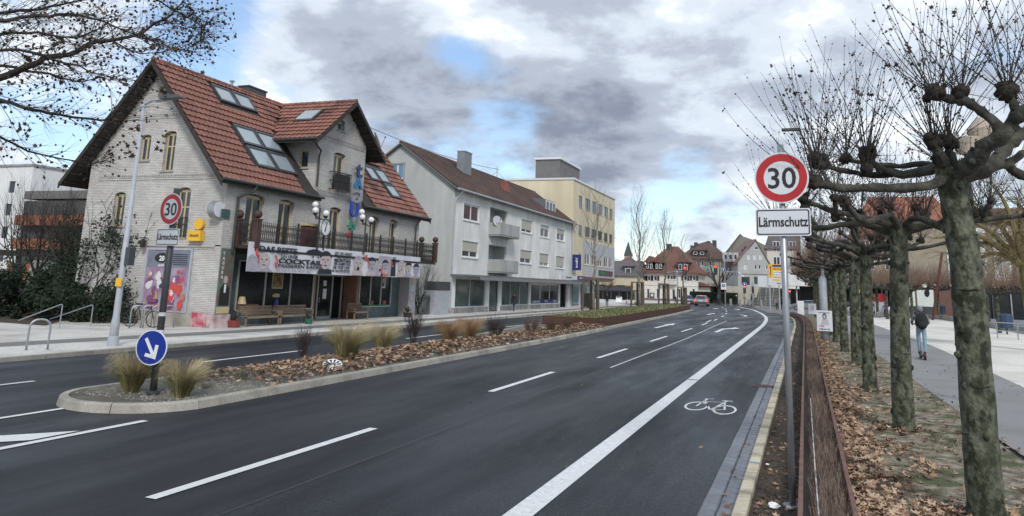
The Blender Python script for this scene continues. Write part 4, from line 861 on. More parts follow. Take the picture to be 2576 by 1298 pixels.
pr = [((0.52, 0.07, 0.06), 'poster_red'), ((0.62, 0.58, 0.6), 'poster_white'), ((0.5, 0.36, 0.16), 'poster_ochre'), ((0.2, 0.07, 0.16), 'poster_purple'), ((0.04, 0.04, 0.06), 'poster_black'), ((0.45, 0.16, 0.1), 'poster_orange')]
pmats = [pm(n_, c_, rough=.6) for c_, n_ in pr]
for k in range(46):
    u, v = random.uniform(.15, PW - .15), random.uniform(.12, PH - .9); s = random.uniform(.06, .21); mt = pmats[0 if (u > 1.75 and random.random() < .6) else random.randrange(6)]
    obj('print', MB().fprism(pf, blob(u, v, min(s, u - .02, PW - u - .02), min(s * random.uniform(.7, 1.7), v - .02, PH - .8 - v + .1), 12, .22), .010 + k * .0008, .011 + k * .0008), mt, po)
# mural strip on the corner pier
ms = thing('mural_panel', 'tall narrow painted panel of letters and a dark suited figure on the corner pier', 'mural', (FX, 27.3, 1)); mf_ = frame((FX + .03, 26.9, .68), (0, 1, 0), (1, 0, 0))
obj('board', MB().obox(mf_, 0, 0, .85, 2.8, 0, .02), pm('mural_green', (0.10, 0.19, 0.16), (0.15, 0.07, 0.06), 1.4, .7), ms)
obj('print', MB().fprism(mf_, [(.12, .35), (.75, .35), (.72, 1.1), (.5, 1.3), (.35, 1.3), (.15, 1.1)], .022, .026), M_SIGNK, ms); obj('print', MB().fprism(mf_, blob(.43, 1.45, .13, .18, 14), .022, .026), BFACE, ms); obj('print', MB().fprism(mf_, [(.38, .9), (.48, .9), (.5, 1.25), (.36, 1.25)], .028, .031), M_WFRAME, ms); obj('print', MB().obox(mf_, .02, 0.02, .83, .3, .021, .027), M_CREAM, ms)
for k, c_ in enumerate('TAGUBA'): obj('lettering', put(text_mb(c_, .2, 1, .002, .004), mf_, .1, 2.5 - k * .2, .03), M_WFRAME, ms)
lp = thing('painted_letters', 'orange and white letters painted down the far pier under the banner', 'lettering', (FX, 44.6, 1)); lf = frame((FX + .03, 44.4, 0.7), (0, 1, 0), (1, 0, 0))
for k, c_ in enumerate('SOL'): obj('letter', put(text_mb(c_, .5, 1, .003, .01), lf, .1, 1.5 - .5 * k, .01), [M_YEL, M_WFRAME, M_WFRAME][k], lp)
# benches & pots in front
def bench(y0, L_, label, x=-23.25):
    t = thing('wooden_bench', label, 'bench', (x, y0 + L_ / 2, .1), 'wooden benches in front of the bar'); wd = pm('teak', (0.16, 0.11, 0.075), (0.27, 0.20, 0.14), 4, .8, .2, 20, sc=(1, .2, 1))
    for i in range(5): obj('seat_slat', MB().box(x - .42 + i * .085, y0, .52, x - .35 + i * .085, y0 + L_, .545), wd, t)
    m = MB(); m.box(x - .50, y0, .92, x - .45, y0 + L_, .99); m.box(x - .47, y0, .60, x - .43, y0 + L_, .64); m.box(x + .0, y0, .46, x + .03, y0 + L_, .54); obj('rail', m, wd, t)
    n = int(L_ / .13); sl = None
    for i in range(n):
        y = y0 + .06 + i * (L_ - .12) / (n - 1)
        if sl is None: sl = obj('back_slat', MB().box(-.015, -.03, .62, .015, .03, .94), wd, t); sl.location = (x - .465 - 0, y, 0); sl.matrix_parent_inverse = Matrix.Translation(-t.location)
        else: inst(sl, t, (x - .465, y, 0))
    for y in (y0 + .03, y0 + L_ - .03): 
        m = MB(); m.box(x - .02, y - .03, .1, x + .03, y + .03, .74); m.box(x - .5, y - .03, .1, x - .45, y + .03, .96); m.box(x - .48, y - .04, .72, x + .05, y + .04, .76); obj('leg', m, wd, t)
    return t
bench(28.45, 2.35, 'weathered slatted wooden bench under the left shop window, nearest the corner pier'); bench(30.9, 2.6, 'weathered slatted wooden bench touching the door side of the shop window')
bench(37.9, 1.5, 'short dark wooden bench right of the bar door', -23.6)
def pot(px, py, X, r, h, mat, label, plant=0):
    q = AX(px, py, X); t = thing('plant_pot', label, 'plant pot', (q.x, q.y, .1)); m = MB(); m.tube([(q.x, q.y, .1), (q.x, q.y, .1 + h)], [r * .75, r], 12); obj('pot', m, mat, t)
    m = MB(); 
    for i in range(40): a = random.uniform(0, 6.28); m.bar((q.x, q.y, .1 + h), (q.x + r * 1.3 * math.cos(a) * random.random(), q.y + r * 1.3 * math.sin(a) * random.random(), .1 + h + random.uniform(.1, .4)), .012)
    obj('plant', m, M_EVER if plant else M_DTWIG, t)
pot(588, 820, -23.4, .3, .3, pm('pot_red', (0.2, 0.04, 0.035), rough=.7), 'dark red round pot beside the bench and corner pier')
pot(1025, 795, -23.4, .3, .28, M_BLACK, 'black round pot with a bare plant by the far pier', 1)
pot(776, 808, -22.9, .2, .25, pm('pot_green', (0.02, 0.12, 0.09), rough=.6), 'small green pot at the end of the long bench')
# ---------------------------------------------------------------- grey-white apartment building with shops
ab = thing('apartment_building', 'three-storey grey rendered apartment building with brown roof, balconies and empty shop windows', 'building', (-28, 68, 0))
AX0, AYa, AYb = -24.0, 51.1, 82.2; RIDX, RIDZ = -28.6, 12.75; ASL = (RIDZ - 9.15) / (RIDX * -1 + -23.55)
az = lambda x: RIDZ - ASL * abs(x - RIDX)
af = frame((AX0, 0, 0), (0, 1, 0), (1, 0, 0)); ag = frame((0, AYa, 0), (1, 0, 0), (0, -1, 0))
AW = [(52.9, 55.95, 7.02, 8.3, 1, 0), (52.95, 56.0, 4.22, 5.45, 1, .62), (65.75, 68.75, 7.03, 8.22, 1, .75), (71.2, 74.05, 6.98, 8.18, 1, .35), (76.6, 79.5, 6.98, 8.2, 1, .42), (65.7, 68.8, 4.22, 5.42, 1, .62), (71.15, 74.1, 4.15, 5.36, 1, .72), (76.5, 79.5, 4.1, 5.34, 1, .85)]
loggia = [(58.2, 62.2, 3.2, 5.45), (58.2, 62.2, 6.15, 8.52)]
SHOPS = [(52.1, 57.9, .52, 2.62), (58.7, 60.7, .1, 2.62), (61.5, 68.5, .52, 2.62), (69.0, 78.0, .52, 2.42), (78.3, 81.0, .1, 2.5)]
m = MB(); m.wall(af, [(AYa, .1), (AYb, .1), (AYb, 9.3), (AYa, 9.3)], [rectp(a, c, b, d) for a, b, c, d, *_ in AW] + [rectp(a, c, b, d) for a, b, c, d in loggia] + [rectp(a, c, b, d) for a, b, c, d in SHOPS], .22)
obj('front_wall', m, M_STUC, ab)
for a, b, c, d, n_, bl in AW: window(ab, af, a, c, b, d, .10, M_WFRAME, M_GLASS, mull=n_, fw=.11, blind=bl, smat=M_STUC, lip=.1)
m = MB()
for a, b, c, d in loggia:
    m.obox(af, a, c, b, d, -1.3, -1.2); m.obox(af, a, c, b, c + .05, -1.2, 0); m.obox(af, a - .02, c, a, d, -1.2, -.2); m.obox(af, b, c, b + .02, d, -1.2, -.2); m.obox(af, a, d, b, d + .05, -1.2, -.2)
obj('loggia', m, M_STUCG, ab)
for a, b, c, d in loggia: window(ab, frame((AX0 - 1.1, 0, 0), (0, 1, 0), (1, 0, 0)), a + .3, c + .1, a + 2.2, d - .35, .05, M_WFRAME, M_GLASS, mull=1, fw=.1, sill=False, blind=.9 if c < 4 else 0, name='balcony_door')
BALG = pm('balcony_panel', (0.34, 0.345, 0.34), (0.42, 0.425, 0.42), 1.5, .6, c3=(0.30, 0.30, 0.29), s3=1, sc=(1, 1, .3))
for z0 in (3.18, 6.15):
    b_ = obj('balcony', MB().box(AX0, 58.1, z0, AX0 + 1.0, 62.6, z0 + .12), M_CONC, ab)
    for k in range(3): obj('panel', MB().box(AX0 + .98, 58.1 + k * 1.5, z0 + .12, AX0 + 1.03, 59.55 + k * 1.5, z0 + 1.08), BALG, b_)
    obj('panel', MB().box(AX0, 58.06, z0 + .12, AX0 + 1.0, 58.1, z0 + 1.08), BALG, b_); obj('panel', MB().box(AX0, 62.6, z0 + .12, AX0 + 1.0, 62.64, z0 + 1.08), BALG, b_)
q = AX(1252, 556, AX0 + .7); dish('satellite_dish', 'white satellite dish on the upper balcony of the grey apartment building', tuple(q), .46, (.75, -.5, .25), M_GWALL, .6)
dpts = [(-33.2, .1), (AX0, .1), (AX0, 9.25), (RIDX, RIDZ - .15), (-33.2, az(-33.2) - .15)]
m = MB(); m.wall(ag, dpts, [rectp(-30.0, 9.95, -28.35, 11.1)], .15); m.add([(-33.2, AYb, .1), (AX0, AYb, .1), (AX0, AYb, 9.25), (RIDX, AYb, RIDZ - .15), (-33.2, AYb, az(-33.2) - .15)], [(0, 1, 2, 3, 4)]); m.add([(-33.2, AYa, .1), (-33.2, AYb, .1), (-33.2, AYb, 9.2), (-33.2, AYa, 9.2)], [(0, 1, 2, 3)])
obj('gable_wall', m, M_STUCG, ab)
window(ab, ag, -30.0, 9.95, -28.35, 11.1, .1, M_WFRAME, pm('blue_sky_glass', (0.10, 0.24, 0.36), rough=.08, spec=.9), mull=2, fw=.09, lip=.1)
m = MB()
for s in (1, -1):
    e = 5.05; x1, z1 = RIDX + s * e, RIDZ - ASL * e
    m.hexa([(RIDX, AYa - .35, RIDZ - .14), (x1, AYa - .35, z1 - .14), (x1, AYb + .5, z1 - .14), (RIDX, AYb + .5, RIDZ - .14), (RIDX, AYa - .35, RIDZ - .03), (x1, AYa - .35, z1 - .03), (x1, AYb + .5, z1 - .03), (RIDX, AYb + .5, RIDZ - .03)])
ar = obj('roof', m, pm('roof_board', (0.16, 0.16, 0.15), rough=.8), ab)
def course_roof(y0, y1, x0, z0, x1, z1, tw, tl, mat, parent, flip=1):
    """overlapping tile courses with a wavy butt, joined: small in the photo"""
    m = MB(); Ls = math.hypot(x1 - x0, z1 - z0); d = Vector((x1 - x0, 0, z1 - z0)).normalized(); n = int(Ls / tl); nrm = Vector((-d.z, 0, d.x)); nrm = nrm if nrm.z > 0 else -nrm
    for c in range(n):
        p0 = Vector((x0, 0, z0)) + d * (c * tl); p1 = p0 + d * tl * 1.06; ny = int((y1 - y0) / (tw / 2)); vs = []
        for i in range(ny + 1):
            y = y0 + i * tw / 2; w = .018 if i % 2 else -.012
            a = p0 + nrm * (.055 + w + random.uniform(-.004, .004)); b = p1 + nrm * (.015 + w * .6); e = p0 + nrm * -.0
            vs += [(a.x, y, a.z), (b.x, y, b.z), (e.x, y, e.z)]
        m.add(vs, [(3 * i, 3 * i + 1, 3 * i + 4, 3 * i + 3) for i in range(ny)] + [(3 * i + 2, 3 * i, 3 * i + 3, 3 * i + 5) for i in range(ny)])
    return obj('roof_tile', m, mat, parent, kind='stuff')
t_ = course_roof(AYa - .35, AYb + .5, RIDX + 5.05, RIDZ - ASL * 5.05, RIDX, RIDZ, .3, .34, M_ROOFB, ar)
t_.matrix_parent_inverse = ar.matrix_parent_inverse.copy(); t_.matrix_parent_inverse = Matrix.Translation(-ab.location)
def fixp(o, root): o.parent = root; o.matrix_parent_inverse = Matrix.Translation(-root.location); return o
for o in list(ar.children): fixp(o, ar); o.matrix_parent_inverse = Matrix()
m = MB(); m.tube([(RIDX, AYa - .35, RIDZ), (RIDX, AYb + .5, RIDZ)], .11, 8); o = obj('ridge_cap', m, M_ROOFB, None); o.parent = ar
m = MB(); m.tube([(-23.5, AYa - .35, 9.1), (-23.5, AYb + .5, 9.1)], .08, 8); m.tube([(-23.5, 51.6, 9.05), (-23.9, 51.25, 8.4), (-23.93, 51.2, 8.0), (-23.93, 51.2, .3)], .06, 8); m.tube([(-23.5, 82.4, 9.05), (-23.9, 82.1, 8.4), (-23.93, 82.1, .3)], .06, 8); obj('rain_gutter', m, M_GREY, ab)
def box_on_roof(px, py, X, w, l, h, mat, name, par, down=1.2, cap=None):
    q = AX(px, py, X); o = obj(name, MB().box(X - w / 2, q.y - l / 2, q.z - down, X + w / 2, q.y + l / 2, q.z + h), mat, None); o.parent = par
    if cap:
        o2 = obj('chimney_cap', MB().box(X - w / 2 - .05, q.y - l / 2 - .05, q.z + h, X + w / 2 + .05, q.y + l / 2 + .05, q.z + h + .08), cap, None); o2.parent = par
    return q
box_on_roof(1168, 412, -27.0, .7, 1.5, .95, pm('zinc_chimney', (0.17, 0.19, 0.21), (0.22, 0.24, 0.26), 2, .6), 'chimney', ar, 1.6, M_GREY)
box_on_roof(1069, 384, -28.5, .6, 1.4, .12, M_ROOFB, 'chimney', ar, .8)
q = AX(1271, 470, -26.0); dish('satellite_dish', 'reddish brown satellite dish on the roof of the grey apartment building', tuple(q), .6, (.8, -.35, .25), pm('red_dish', (0.22, 0.06, 0.045), rough=.6), .7)
dmy = obj('dormer', MB().hexa([(-27.2, 75.0, 9.9), (-24.9, 75.0, 9.9), (-24.9, 78.8, 9.9), (-27.2, 78.8, 9.9), (-27.6, 75.0, 11.35), (-24.9, 75.0, 11.1), (-24.9, 78.8, 11.1), (-27.6, 78.8, 11.35)]), pm('zinc', (0.10, 0.115, 0.135), (0.14, 0.155, 0.175), 1.5, .55), None); dmy.parent = ar
w_ = window(ab, frame((-24.88, 0, 0), (0, 1, 0), (1, 0, 0)), 75.3, 10.0, 78.6, 11.0, -.05, M_WFRAME, M_GLASS, mull=2, fw=.1, sill=False)
mast = thing('aerial_mast', 'steel aerial mast with struts on the ridge of the grey apartment building', 'mast', (RIDX, 68, RIDZ)); q = AX(1251, 418, RIDX); b0 = AX(1250, 447, RIDX)
m = MB(); m.tube([(RIDX, q.y, RIDZ - .1), (RIDX, q.y, q.z)], .04, 6); m.bar((RIDX, q.y - .5, q.z - .3), (RIDX, q.y + .5, q.z - .3), .05); m.bar((RIDX, q.y - 1.4, RIDZ), (RIDX, q.y, q.z - .5), .03); m.bar((RIDX + 1, q.y + .8, RIDZ - .6), (RIDX, q.y, q.z - .5), .03); obj('pole', m, M_GALV, mast)
wire = MB(); a = Vector((RX, 45, 10.7)); a = AX(930, 320, -25.5); b = Vector((RIDX, q.y, q.z - .3)); wire.tube([a + (b - a) * t - Vector((0, 0, 1.1 * t * (1 - t) * 1.2)) for t in [i / 20 for i in range(21)]], .03, 5)
tag(obj('overhead_cable', wire, M_GREY), 'grey overhead cable sagging from the brick house to the aerial mast', 'cable')
# awning canopy and shop fronts
cn = obj('canopy', MB().box(AX0, 51.1, 2.78, AX0 + 1.25, 83.4, 2.92), pm('canopy_grey', (0.12, 0.125, 0.13), (0.17, 0.175, 0.18), 1, .7), ab)
m = MB(); n = 150; vs = []
for i in range(n * 2 + 1): y = 53.6 + i * (84.0 - 53.6) / (2 * n); vs += [(AX0 + 1.28, y, 2.80), (AX0 + 1.34, y, 2.52 + (.07 if i % 2 else 0))]
m.add(vs, [(2 * i, 2 * i + 1, 2 * i + 3, 2 * i + 2) for i in range(2 * n)]); o = obj('awning_valance', m, pm('awning_cloth', (0.13, 0.13, 0.135), (0.20, 0.20, 0.20), 3, .8, sc=(1, 6, 1)), cn); o.matrix_parent_inverse = Matrix()
o.matrix_parent_inverse = Matrix(); cn_fix = cn
cn.matrix_parent_inverse = Matrix.Translation(-ab.location)
def shopfront(a, b, c, d, n, fm, gm, base=True):
    m = MB(); st = (b - a) / n
    for i in range(n + 1): m.obox(af, max(a, a + st * i - .05), c, min(b, a + st * i + .05), d, -.2, -.1)
    m.obox(af, a, c, b, c + .06, -.2, -.08); m.obox(af, a, d - .06, b, d, -.2, -.08); w = obj('shop_window', m, fm, ab)
    for i in range(n): obj('pane', MB().obox(af, a + st * i + .05, c + .06, a + st * (i + 1) - .05, d - .06, -.17, -.15), gm, w)
    return w
M_SHG = pm('empty_shop_glass', (0.035, 0.05, 0.052), (0.09, 0.12, 0.115), .35, .12, spec=.8)
shopfront(52.1, 57.9, .52, 2.62, 2, M_GREY, M_SHG); shopfront(58.7, 60.7, .1, 2.62, 1, M_DGREY, M_SHG); shopfront(61.5, 68.5, .52, 2.62, 3, M_GREY, M_SHG)
w = shopfront(69.0, 78.0, .52, 2.42, 3, M_WFRAME, M_GLASSD); NAVY = pm('navy_board', (0.012, 0.025, 0.13), rough=.5)
o = obj('base_band', MB().obox(af, 69.1, .58, 77.9, .98, -.14, -.1), NAVY, w)
for u, l in ((69.8, 2.2), (73.4, 1.2), (76.2, 1.3)): o = obj('lettering', blur_text(frame((AX0 - .09, u, .68), (0, 1, 0), (1, 0, 0)), l, .22), M_WFRAME, w, kind='stuff')
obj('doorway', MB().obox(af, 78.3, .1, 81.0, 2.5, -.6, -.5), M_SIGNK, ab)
obj('stone_base', MB().obox(af, AYa, .1, 58.5, .5, 0, .04), pm('stone_base', (0.20, 0.20, 0.19), (0.38, 0.37, 0.35), .9, .9, c3=(0.12, 0.12, 0.12), s3=.5), ab); obj('stone_base', MB().obox(af, 61.2, .1, 78.1, .5, 0, .04), MATS['stone_base'], ab)
fs = thing('fascia_sign', 'long pale fascia sign with a navy end panel above the shop awning', 'sign', (AX0, 78, 3)); fo = frame((AX0 + 1.3, 0, 0), (0, 1, 0), (1, 0, 0))
obj('panel', MB().obox(fo, 74.2, 2.98, 80.2, 3.42, -.2, 0), M_SIGNW, fs); obj('panel', MB().obox(fo, 80.2, 2.98, 83.2, 3.42, -.2, .01), NAVY, fs); obj('lettering', blur_text(frame((AX0 + 1.305, 76, 3.1), (0, 1, 0), (1, 0, 0)), 2.2, .2), M_DGREY, fs, kind='stuff'); obj('lettering', blur_text(frame((AX0 + 1.315, 80.8, 3.1), (0, 1, 0), (1, 0, 0)), 1.8, .22), M_WFRAME, fs, kind='stuff')
bs = thing('projecting_sign', 'tall narrow navy projecting sign at the corner between the grey and yellow buildings', 'sign', (AX0, 82.3, 5)); 
obj('panel', MB().box(AX0 + .1, 82.2, 4.05, AX0 + 1.1, 82.35, 5.75), NAVY, bs); obj('lettering', MB().add([], []) if False else (lambda q: (setattr(q, 'v', [(AX0 + .75 - (c - 4.3), b, 4.35 + (a - 0)) for a, b, c in q.v]), q)[1])(blur_text(frame((0, 82.19, 4.3), (1, 0, 0), (0, -1, 0)), 1.1, .3)), M_WFRAME, bs, kind='stuff')
# sidewalk things by the shops
gt = thing('garden_gate', 'low dark iron gate and fence between the brick house and the grey building', 'gate', (-24, 47.5, .1))
for k in range(26): 
    y = 45.5 + k * .17; obj('bar', MB().box(-24.3, y, .1, -24.27, y + .03, 1.4), M_BLACK, gt) if k else obj('rail', MB().box(-24.31, 45.4, 1.2, -24.26, 49.8, 1.24), M_BLACK, gt)
sc = thing('utility_cabinet', 'grey metal switch cabinet with dark top half against the grey building', 'cabinet', (-24, 49.9, .1)); obj('body', MB().box(-24.6, 48.6, .1, -23.9, 50.9, 1.75), M_GREY, sc); obj('lid', MB().box(-24.62, 48.58, 1.75, -23.88, 50.92, 2.35), M_DGREY, sc)
# ---------------------------------------------------------------- yellow office building
yb = thing('office_building', 'four-storey yellow and grey flat-roofed office building with square windows', 'building', (-30, 92, 0))
YA, YB, YX, YT = 82.6, 103.0, -24.0, 14.15; yf = frame((YX, 0, 0), (0, 1, 0), (1, 0, 0))
YW = []
for r_, (z0, z1) in enumerate(((11.35, 12.65), (8.1, 9.25), (4.85, 6.12))):
    for k, (a, b) in enumerate(((84.95, 86.4), (87.7, 90.0), (90.9, 93.1), (93.95, 96.1), (97.05, 99.1), (100.0, 101.7))): YW.append((a, b, z0, z1, r_, k))
m = MB(); m.wall(yf, rectp(YA, 3.45, YB, YT), [rectp(a, c, b, d) for a, b, c, d, *_ in YW], .08)
m.wall(frame((0, YA, 0), (1, 0, 0), (0, -1, 0)), rectp(-40, 3, YX, YT), [], .1); m.wall(frame((0, YB, 0), (1, 0, 0), (0, 1, 0)), rectp(-40, 3, YX, YT), [], .1); obj('wall', m, M_YWALL, yb)
for a, b, c, d, r_, k in YW: window(yb, yf, a, c, b, d, .06, M_DGREY if r_ < 2 else M_WFRAME, M_GLASS, mull=1 if b - a > 1.6 else 0, fw=.08, smat=M_YWALL, blind=(.5 if r_ == 2 and k in (0, 3) else 0))
obj('grey_panel', MB().wall(frame((YX + .02, 0, 0), (0, 1, 0), (1, 0, 0)), rectp(87.0, 3.46, YB - .02, 7.55), [rectp(a - .03, c - .03, b + .03, d + .03) for a, b, c, d, r_, k in YW if r_ == 2 and k > 0], .02), M_GWALL, yb)
obj('roof_edge', MB().box(-40.1, YA - .1, YT, YX + .12, YB + .1, YT + .22), M_SIGNW, yb); obj('roof_slab', MB().box(-39.9, YA + .1, YT - .4, YX - .1, YB - .1, YT - .01), M_CONC, yb)
a = AX(1341, 446, -31.0); b = AX(1425, 446, -31.0); ta, tb = AX(1341, 402, -31), AX(1425, 402, -31)
q1 = AY(1348, 402, 90.0); q2 = AY(1409, 402, 90.0); 
obj('lift_house', MB().box(q1.x, 90, YT, q2.x, 99, q1.z), pm('lift_grey', (0.13, 0.125, 0.12), (0.16, 0.155, 0.15), 1, .8), yb); obj('lift_roof', MB().box(q1.x - .2, 89.8, q1.z, q2.x + .2, 99.2, q1.z + .25), M_SIGNW, yb)
m = MB(); m.box(-40, YA + .05, .1, -25.4, 96.6, 3.45); obj('ground_floor', m, M_GWALL, yb)
gf2 = frame((-25.38, 0, 0), (0, 1, 0), (1, 0, 0))
for a, b in ((87.5, 90.2), (91.3, 93.9)):
    w = obj('glass_door', MB().obox(gf2, a, .1, b, 2.9, 0, .05), M_DGREY, yb); obj('pane', MB().obox(gf2, a + .1, .2, b - .1, 2.8, .05, .07), pm('teal_glass', (0.07, 0.14, 0.14), (0.11, 0.19, 0.19), .6, .1), w)
m = MB()
for z in (3.0,): m.box(-26, YA + .1, 3.0, YX - .1, 86.9, 3.4)
obj('entrance_beam', m, M_GREY, yb); obj('soffit', MB().box(-26, 87, 3.35, YX, YB, 3.45), pm('soffit', (0.30, 0.12, 0.09), rough=.8), yb)
gs = thing('shop_sign', 'dark sign with small green and red lettering low on the yellow office building', 'sign', (YX, 98, 4)); obj('panel', MB().obox(yf, 94.3, 3.78, 101.6, 4.38, .03, .12), M_DGREY, gs)
obj('lettering', blur_text(frame((YX + .125, 94.6, 3.93), (0, 1, 0), (1, 0, 0)), 3.0, .32), pm('green_sign', (0.03, 0.35, 0.08), rough=.5), gs); obj('lettering', blur_text(frame((YX + .125, 98.2, 3.93), (0, 1, 0), (1, 0, 0)), 3.0, .32), pm('red_sign', (0.3, 0.06, 0.05), rough=.5), gs)
bn = thing('litter_bin', 'black wheeled bin on the pavement before the yellow building', 'bin', (-21.9, 81.5, .1)); m = MB(); m.hexa([(-22.3, 81.1, .2), (-21.6, 81.1, .2), (-21.6, 81.9, .2), (-22.3, 81.9, .2), (-22.4, 81.0, 1.55), (-21.5, 81.0, 1.55), (-21.5, 82.0, 1.55), (-22.4, 82.0, 1.55)]); obj('body', m, M_BLACK, bn); obj('lid', MB().box(-22.45, 80.95, 1.55, -21.45, 82.05, 1.66), M_DGREY, bn)
m = MB(); m.tube([(-22.2, 81.05, .2), (-22.2, 81.12, .2)], .12, 10); m.tube([(-21.7, 81.05, .2), (-21.7, 81.12, .2)], .12, 10); obj('wheel', m, M_SIGNK, bn)
# ================================================================ FAR BUILDINGS at the junction
def fr_at(Y, X0=0): return frame((0, Y, 0), (1, 0, 0), (0, -1, 0))
def PX_(x, y, Y): q = AY(x, y, Y); return q.x, q.z
def zz6(x, y): return ((1850 + x * .26966) / 1.231, (680 + y * .26966) / 1.231)
def P6(x, y, Y): return PX_(*zz6(x, y), Y)
def gable_roof_x(x0, x1, y0, y1, ze, zr, ov, mat, parent, hip=0.0, name='roof'):
    """ridge along x; hipped ends of length hip"""
    yc = (y0 + y1) / 2; a0, a1, b0, b1 = x0 - ov, x1 + ov, y0 - ov, y1 + ov
    m = MB(); m.add([(a0, b0, ze), (a1, b0, ze), (a1, b1, ze), (a0, b1, ze), (x0 + hip, yc, zr), (x1 - hip, yc, zr), (a0, b0, ze - .2), (a1, b0, ze - .2), (a1, b1, ze - .2), (a0, b1, ze - .2)],
                    [(0, 1, 5, 4), (1, 2, 5), (2, 3, 4, 5), (3, 0, 4), (6, 7, 1, 0), (7, 8, 2, 1), (8, 9, 3, 2), (9, 6, 0, 3), (9, 8, 7, 6)])
    return obj(name, m, mat, parent)
def gable_roof_y(x0, x1, y0, y1, ze, zr, ov, mat, parent, name='roof', th=.25):
    xc = (x0 + x1) / 2; m = MB(); sl = (zr - ze) / ((x1 - x0) / 2)
    for s, e in ((-1, x0 - ov), (1, x1 + ov)):
        z = ze - sl * ov; m.hexa([(xc, y0 - ov, zr - th), (e, y0 - ov, z - th), (e, y1, z - th), (xc, y1, zr - th), (xc, y0 - ov, zr), (e, y0 - ov, z), (e, y1, z), (xc, y1, zr)])
    return obj(name, m, mat, parent)
RTILE = pm('far_red_tile', (0.125, 0.058, 0.044), (0.195, 0.092, 0.072), 1.2, .85, .4, 8, c3=(0.12, 0.05, 0.04), s3=.5)
# white timbered corner house
Y = 155.0; k = Y / 130
wh = thing('corner_house', 'white two-storey corner house with brown shutters and red hipped roof with dark dormers', 'house', (-25, Y, 0))
xl, xr = P6(500, 700, Y)[0], P6(1150, 700, Y)[0]; zE = P6(800, 600, Y)[1]; f = fr_at(Y)
WW = []
for x0, x1 in ((515, 552), (575, 612), (645, 685), (832, 868), (893, 910), (990, 1030), (1090, 1130)): WW.append((P6(x0, 640, Y)[0], P6(x1, 640, Y)[0], P6(x0, 700, Y)[1], P6(x0, 645, Y)[1], 1))
for x0, x1 in ((565, 598), (675, 705), (925, 955), (1085, 1120)): WW.append((P6(x0, 800, Y)[0], P6(x1, 800, Y)[0], P6(x0, 905, Y)[1], P6(x0, 795, Y)[1], 0))
WW.append((P6(855, 800, Y)[0], P6(893, 800, Y)[0], .1, P6(860, 800, Y)[1], 0))
CRM = pm('cream_stucco', (0.60, 0.585, 0.53), (0.66, 0.645, 0.60), .7, .9)
m = MB(); m.wall(f, [(xl, .0), (xr, .0), (xr, zE), (xl, zE)], [rectp(a, c, b, d) for a, b, c, d, s in WW], .2); m.add([(xr, Y, 0), (xr, Y + 12, 0), (xr, Y + 12, zE), (xr, Y, zE)], [(0, 1, 2, 3)]); m.add([(xl, Y, 0), (xl, Y + 12, 0), (xl, Y + 12, zE), (xl, Y, zE)], [(0, 1, 2, 3)]); obj('wall', m, CRM, wh)
SHUT = pm('brown_shutter', (0.035, 0.022, 0.02), rough=.8)
for a, b, c, d, s in WW:
    w = window(wh, f, a, c, b, d, .15, M_WFRAME, M_GLASS, mull=0, fw=.1, sill=bool(s))
    if s and b - a > .5: obj('shutter', MB().obox(f, a - .45, c, a - .06, d, 0, .06), SHUT, w); obj('shutter', MB().obox(f, b + .06, c, b + .45, d, 0, .06), SHUT, w)
obj('plinth', MB().obox(f, xl, 0, xr, P6(700, 905, Y)[1], 0, .1), pm('brown_stone', (0.14, 0.11, 0.095), (0.22, 0.18, 0.155), 1.2, .9), wh)
obj('cornice', MB().obox(f, xl, P6(600, 745, Y)[1] - .1, xr, P6(600, 745, Y)[1], 0, .12), CRM, wh)
m = MB(); a, b = P6(725, 740, Y)[0], P6(915, 740, Y)[0]; zb = P6(800, 738, Y)[1]; m.obox(f, a, zb - .1, b, zb + .05, 0, 1.0)
for i in range(9): m.obox(f, a + (b - a) * i / 8.3, zb + .05, a + (b - a) * i / 8.3 + .18, zb + .8, .85, .95)
m.obox(f, a, zb + .8, b, zb + .95, .8, 1.0); obj('balcony', m, CRM, wh)
ze, zr = P6(600, 600, Y)[1], P6(800, 312, Y)[1]
rr = gable_roof_x(xl, xr, Y, Y + 12, ze, zr * 1.04, .7, RTILE, wh, hip=4.6)
def dormer(parent, x0, x1, y0, z0, z1, zt, depth, wm, rm, fm, n=2, peak=True):
    m = MB(); m.box(x0, y0, z0, x1, y0 + depth, z1); d = obj('dormer', m, wm, parent); c = (x0 + x1) / 2; rm_ = MB()
    if peak: rm_.add([(x0 - .4, y0 - .4, z1), (x1 + .4, y0 - .4, z1), (c, y0 - .4, zt), (x0 - .4, y0 + depth, z1), (x1 + .4, y0 + depth, z1), (c, y0 + depth, zt)], [(0, 1, 2), (3, 5, 4), (0, 2, 5, 3), (1, 4, 5, 2), (0, 3, 4, 1)])
    else: rm_.hexa([(x0 - .3, y0 - .4, z1), (x1 + .3, y0 - .4, z1), (x1 + .3, y0 + depth, z1 + .4), (x0 - .3, y0 + depth, z1 + .4), (x0 - .3, y0 - .4, z1 + .18), (x1 + .3, y0 - .4, z1 + .18), (x1 + .3, y0 + depth, zt), (x0 - .3, y0 + depth, zt)])
    r = obj('dormer_roof', rm_, rm, parent)
    fy = frame((0, y0, 0), (1, 0, 0), (0, -1, 0)); st = (x1 - x0) / n
    for i in range(n): window(parent, fy, x0 + st * i + st * .2, z0 + (z1 - z0) * .2, x0 + st * (i + 1) - st * .2, z1 - (z1 - z0) * .18, -.08, fm, M_GLASS, mull=0, fw=.08, sill=False)
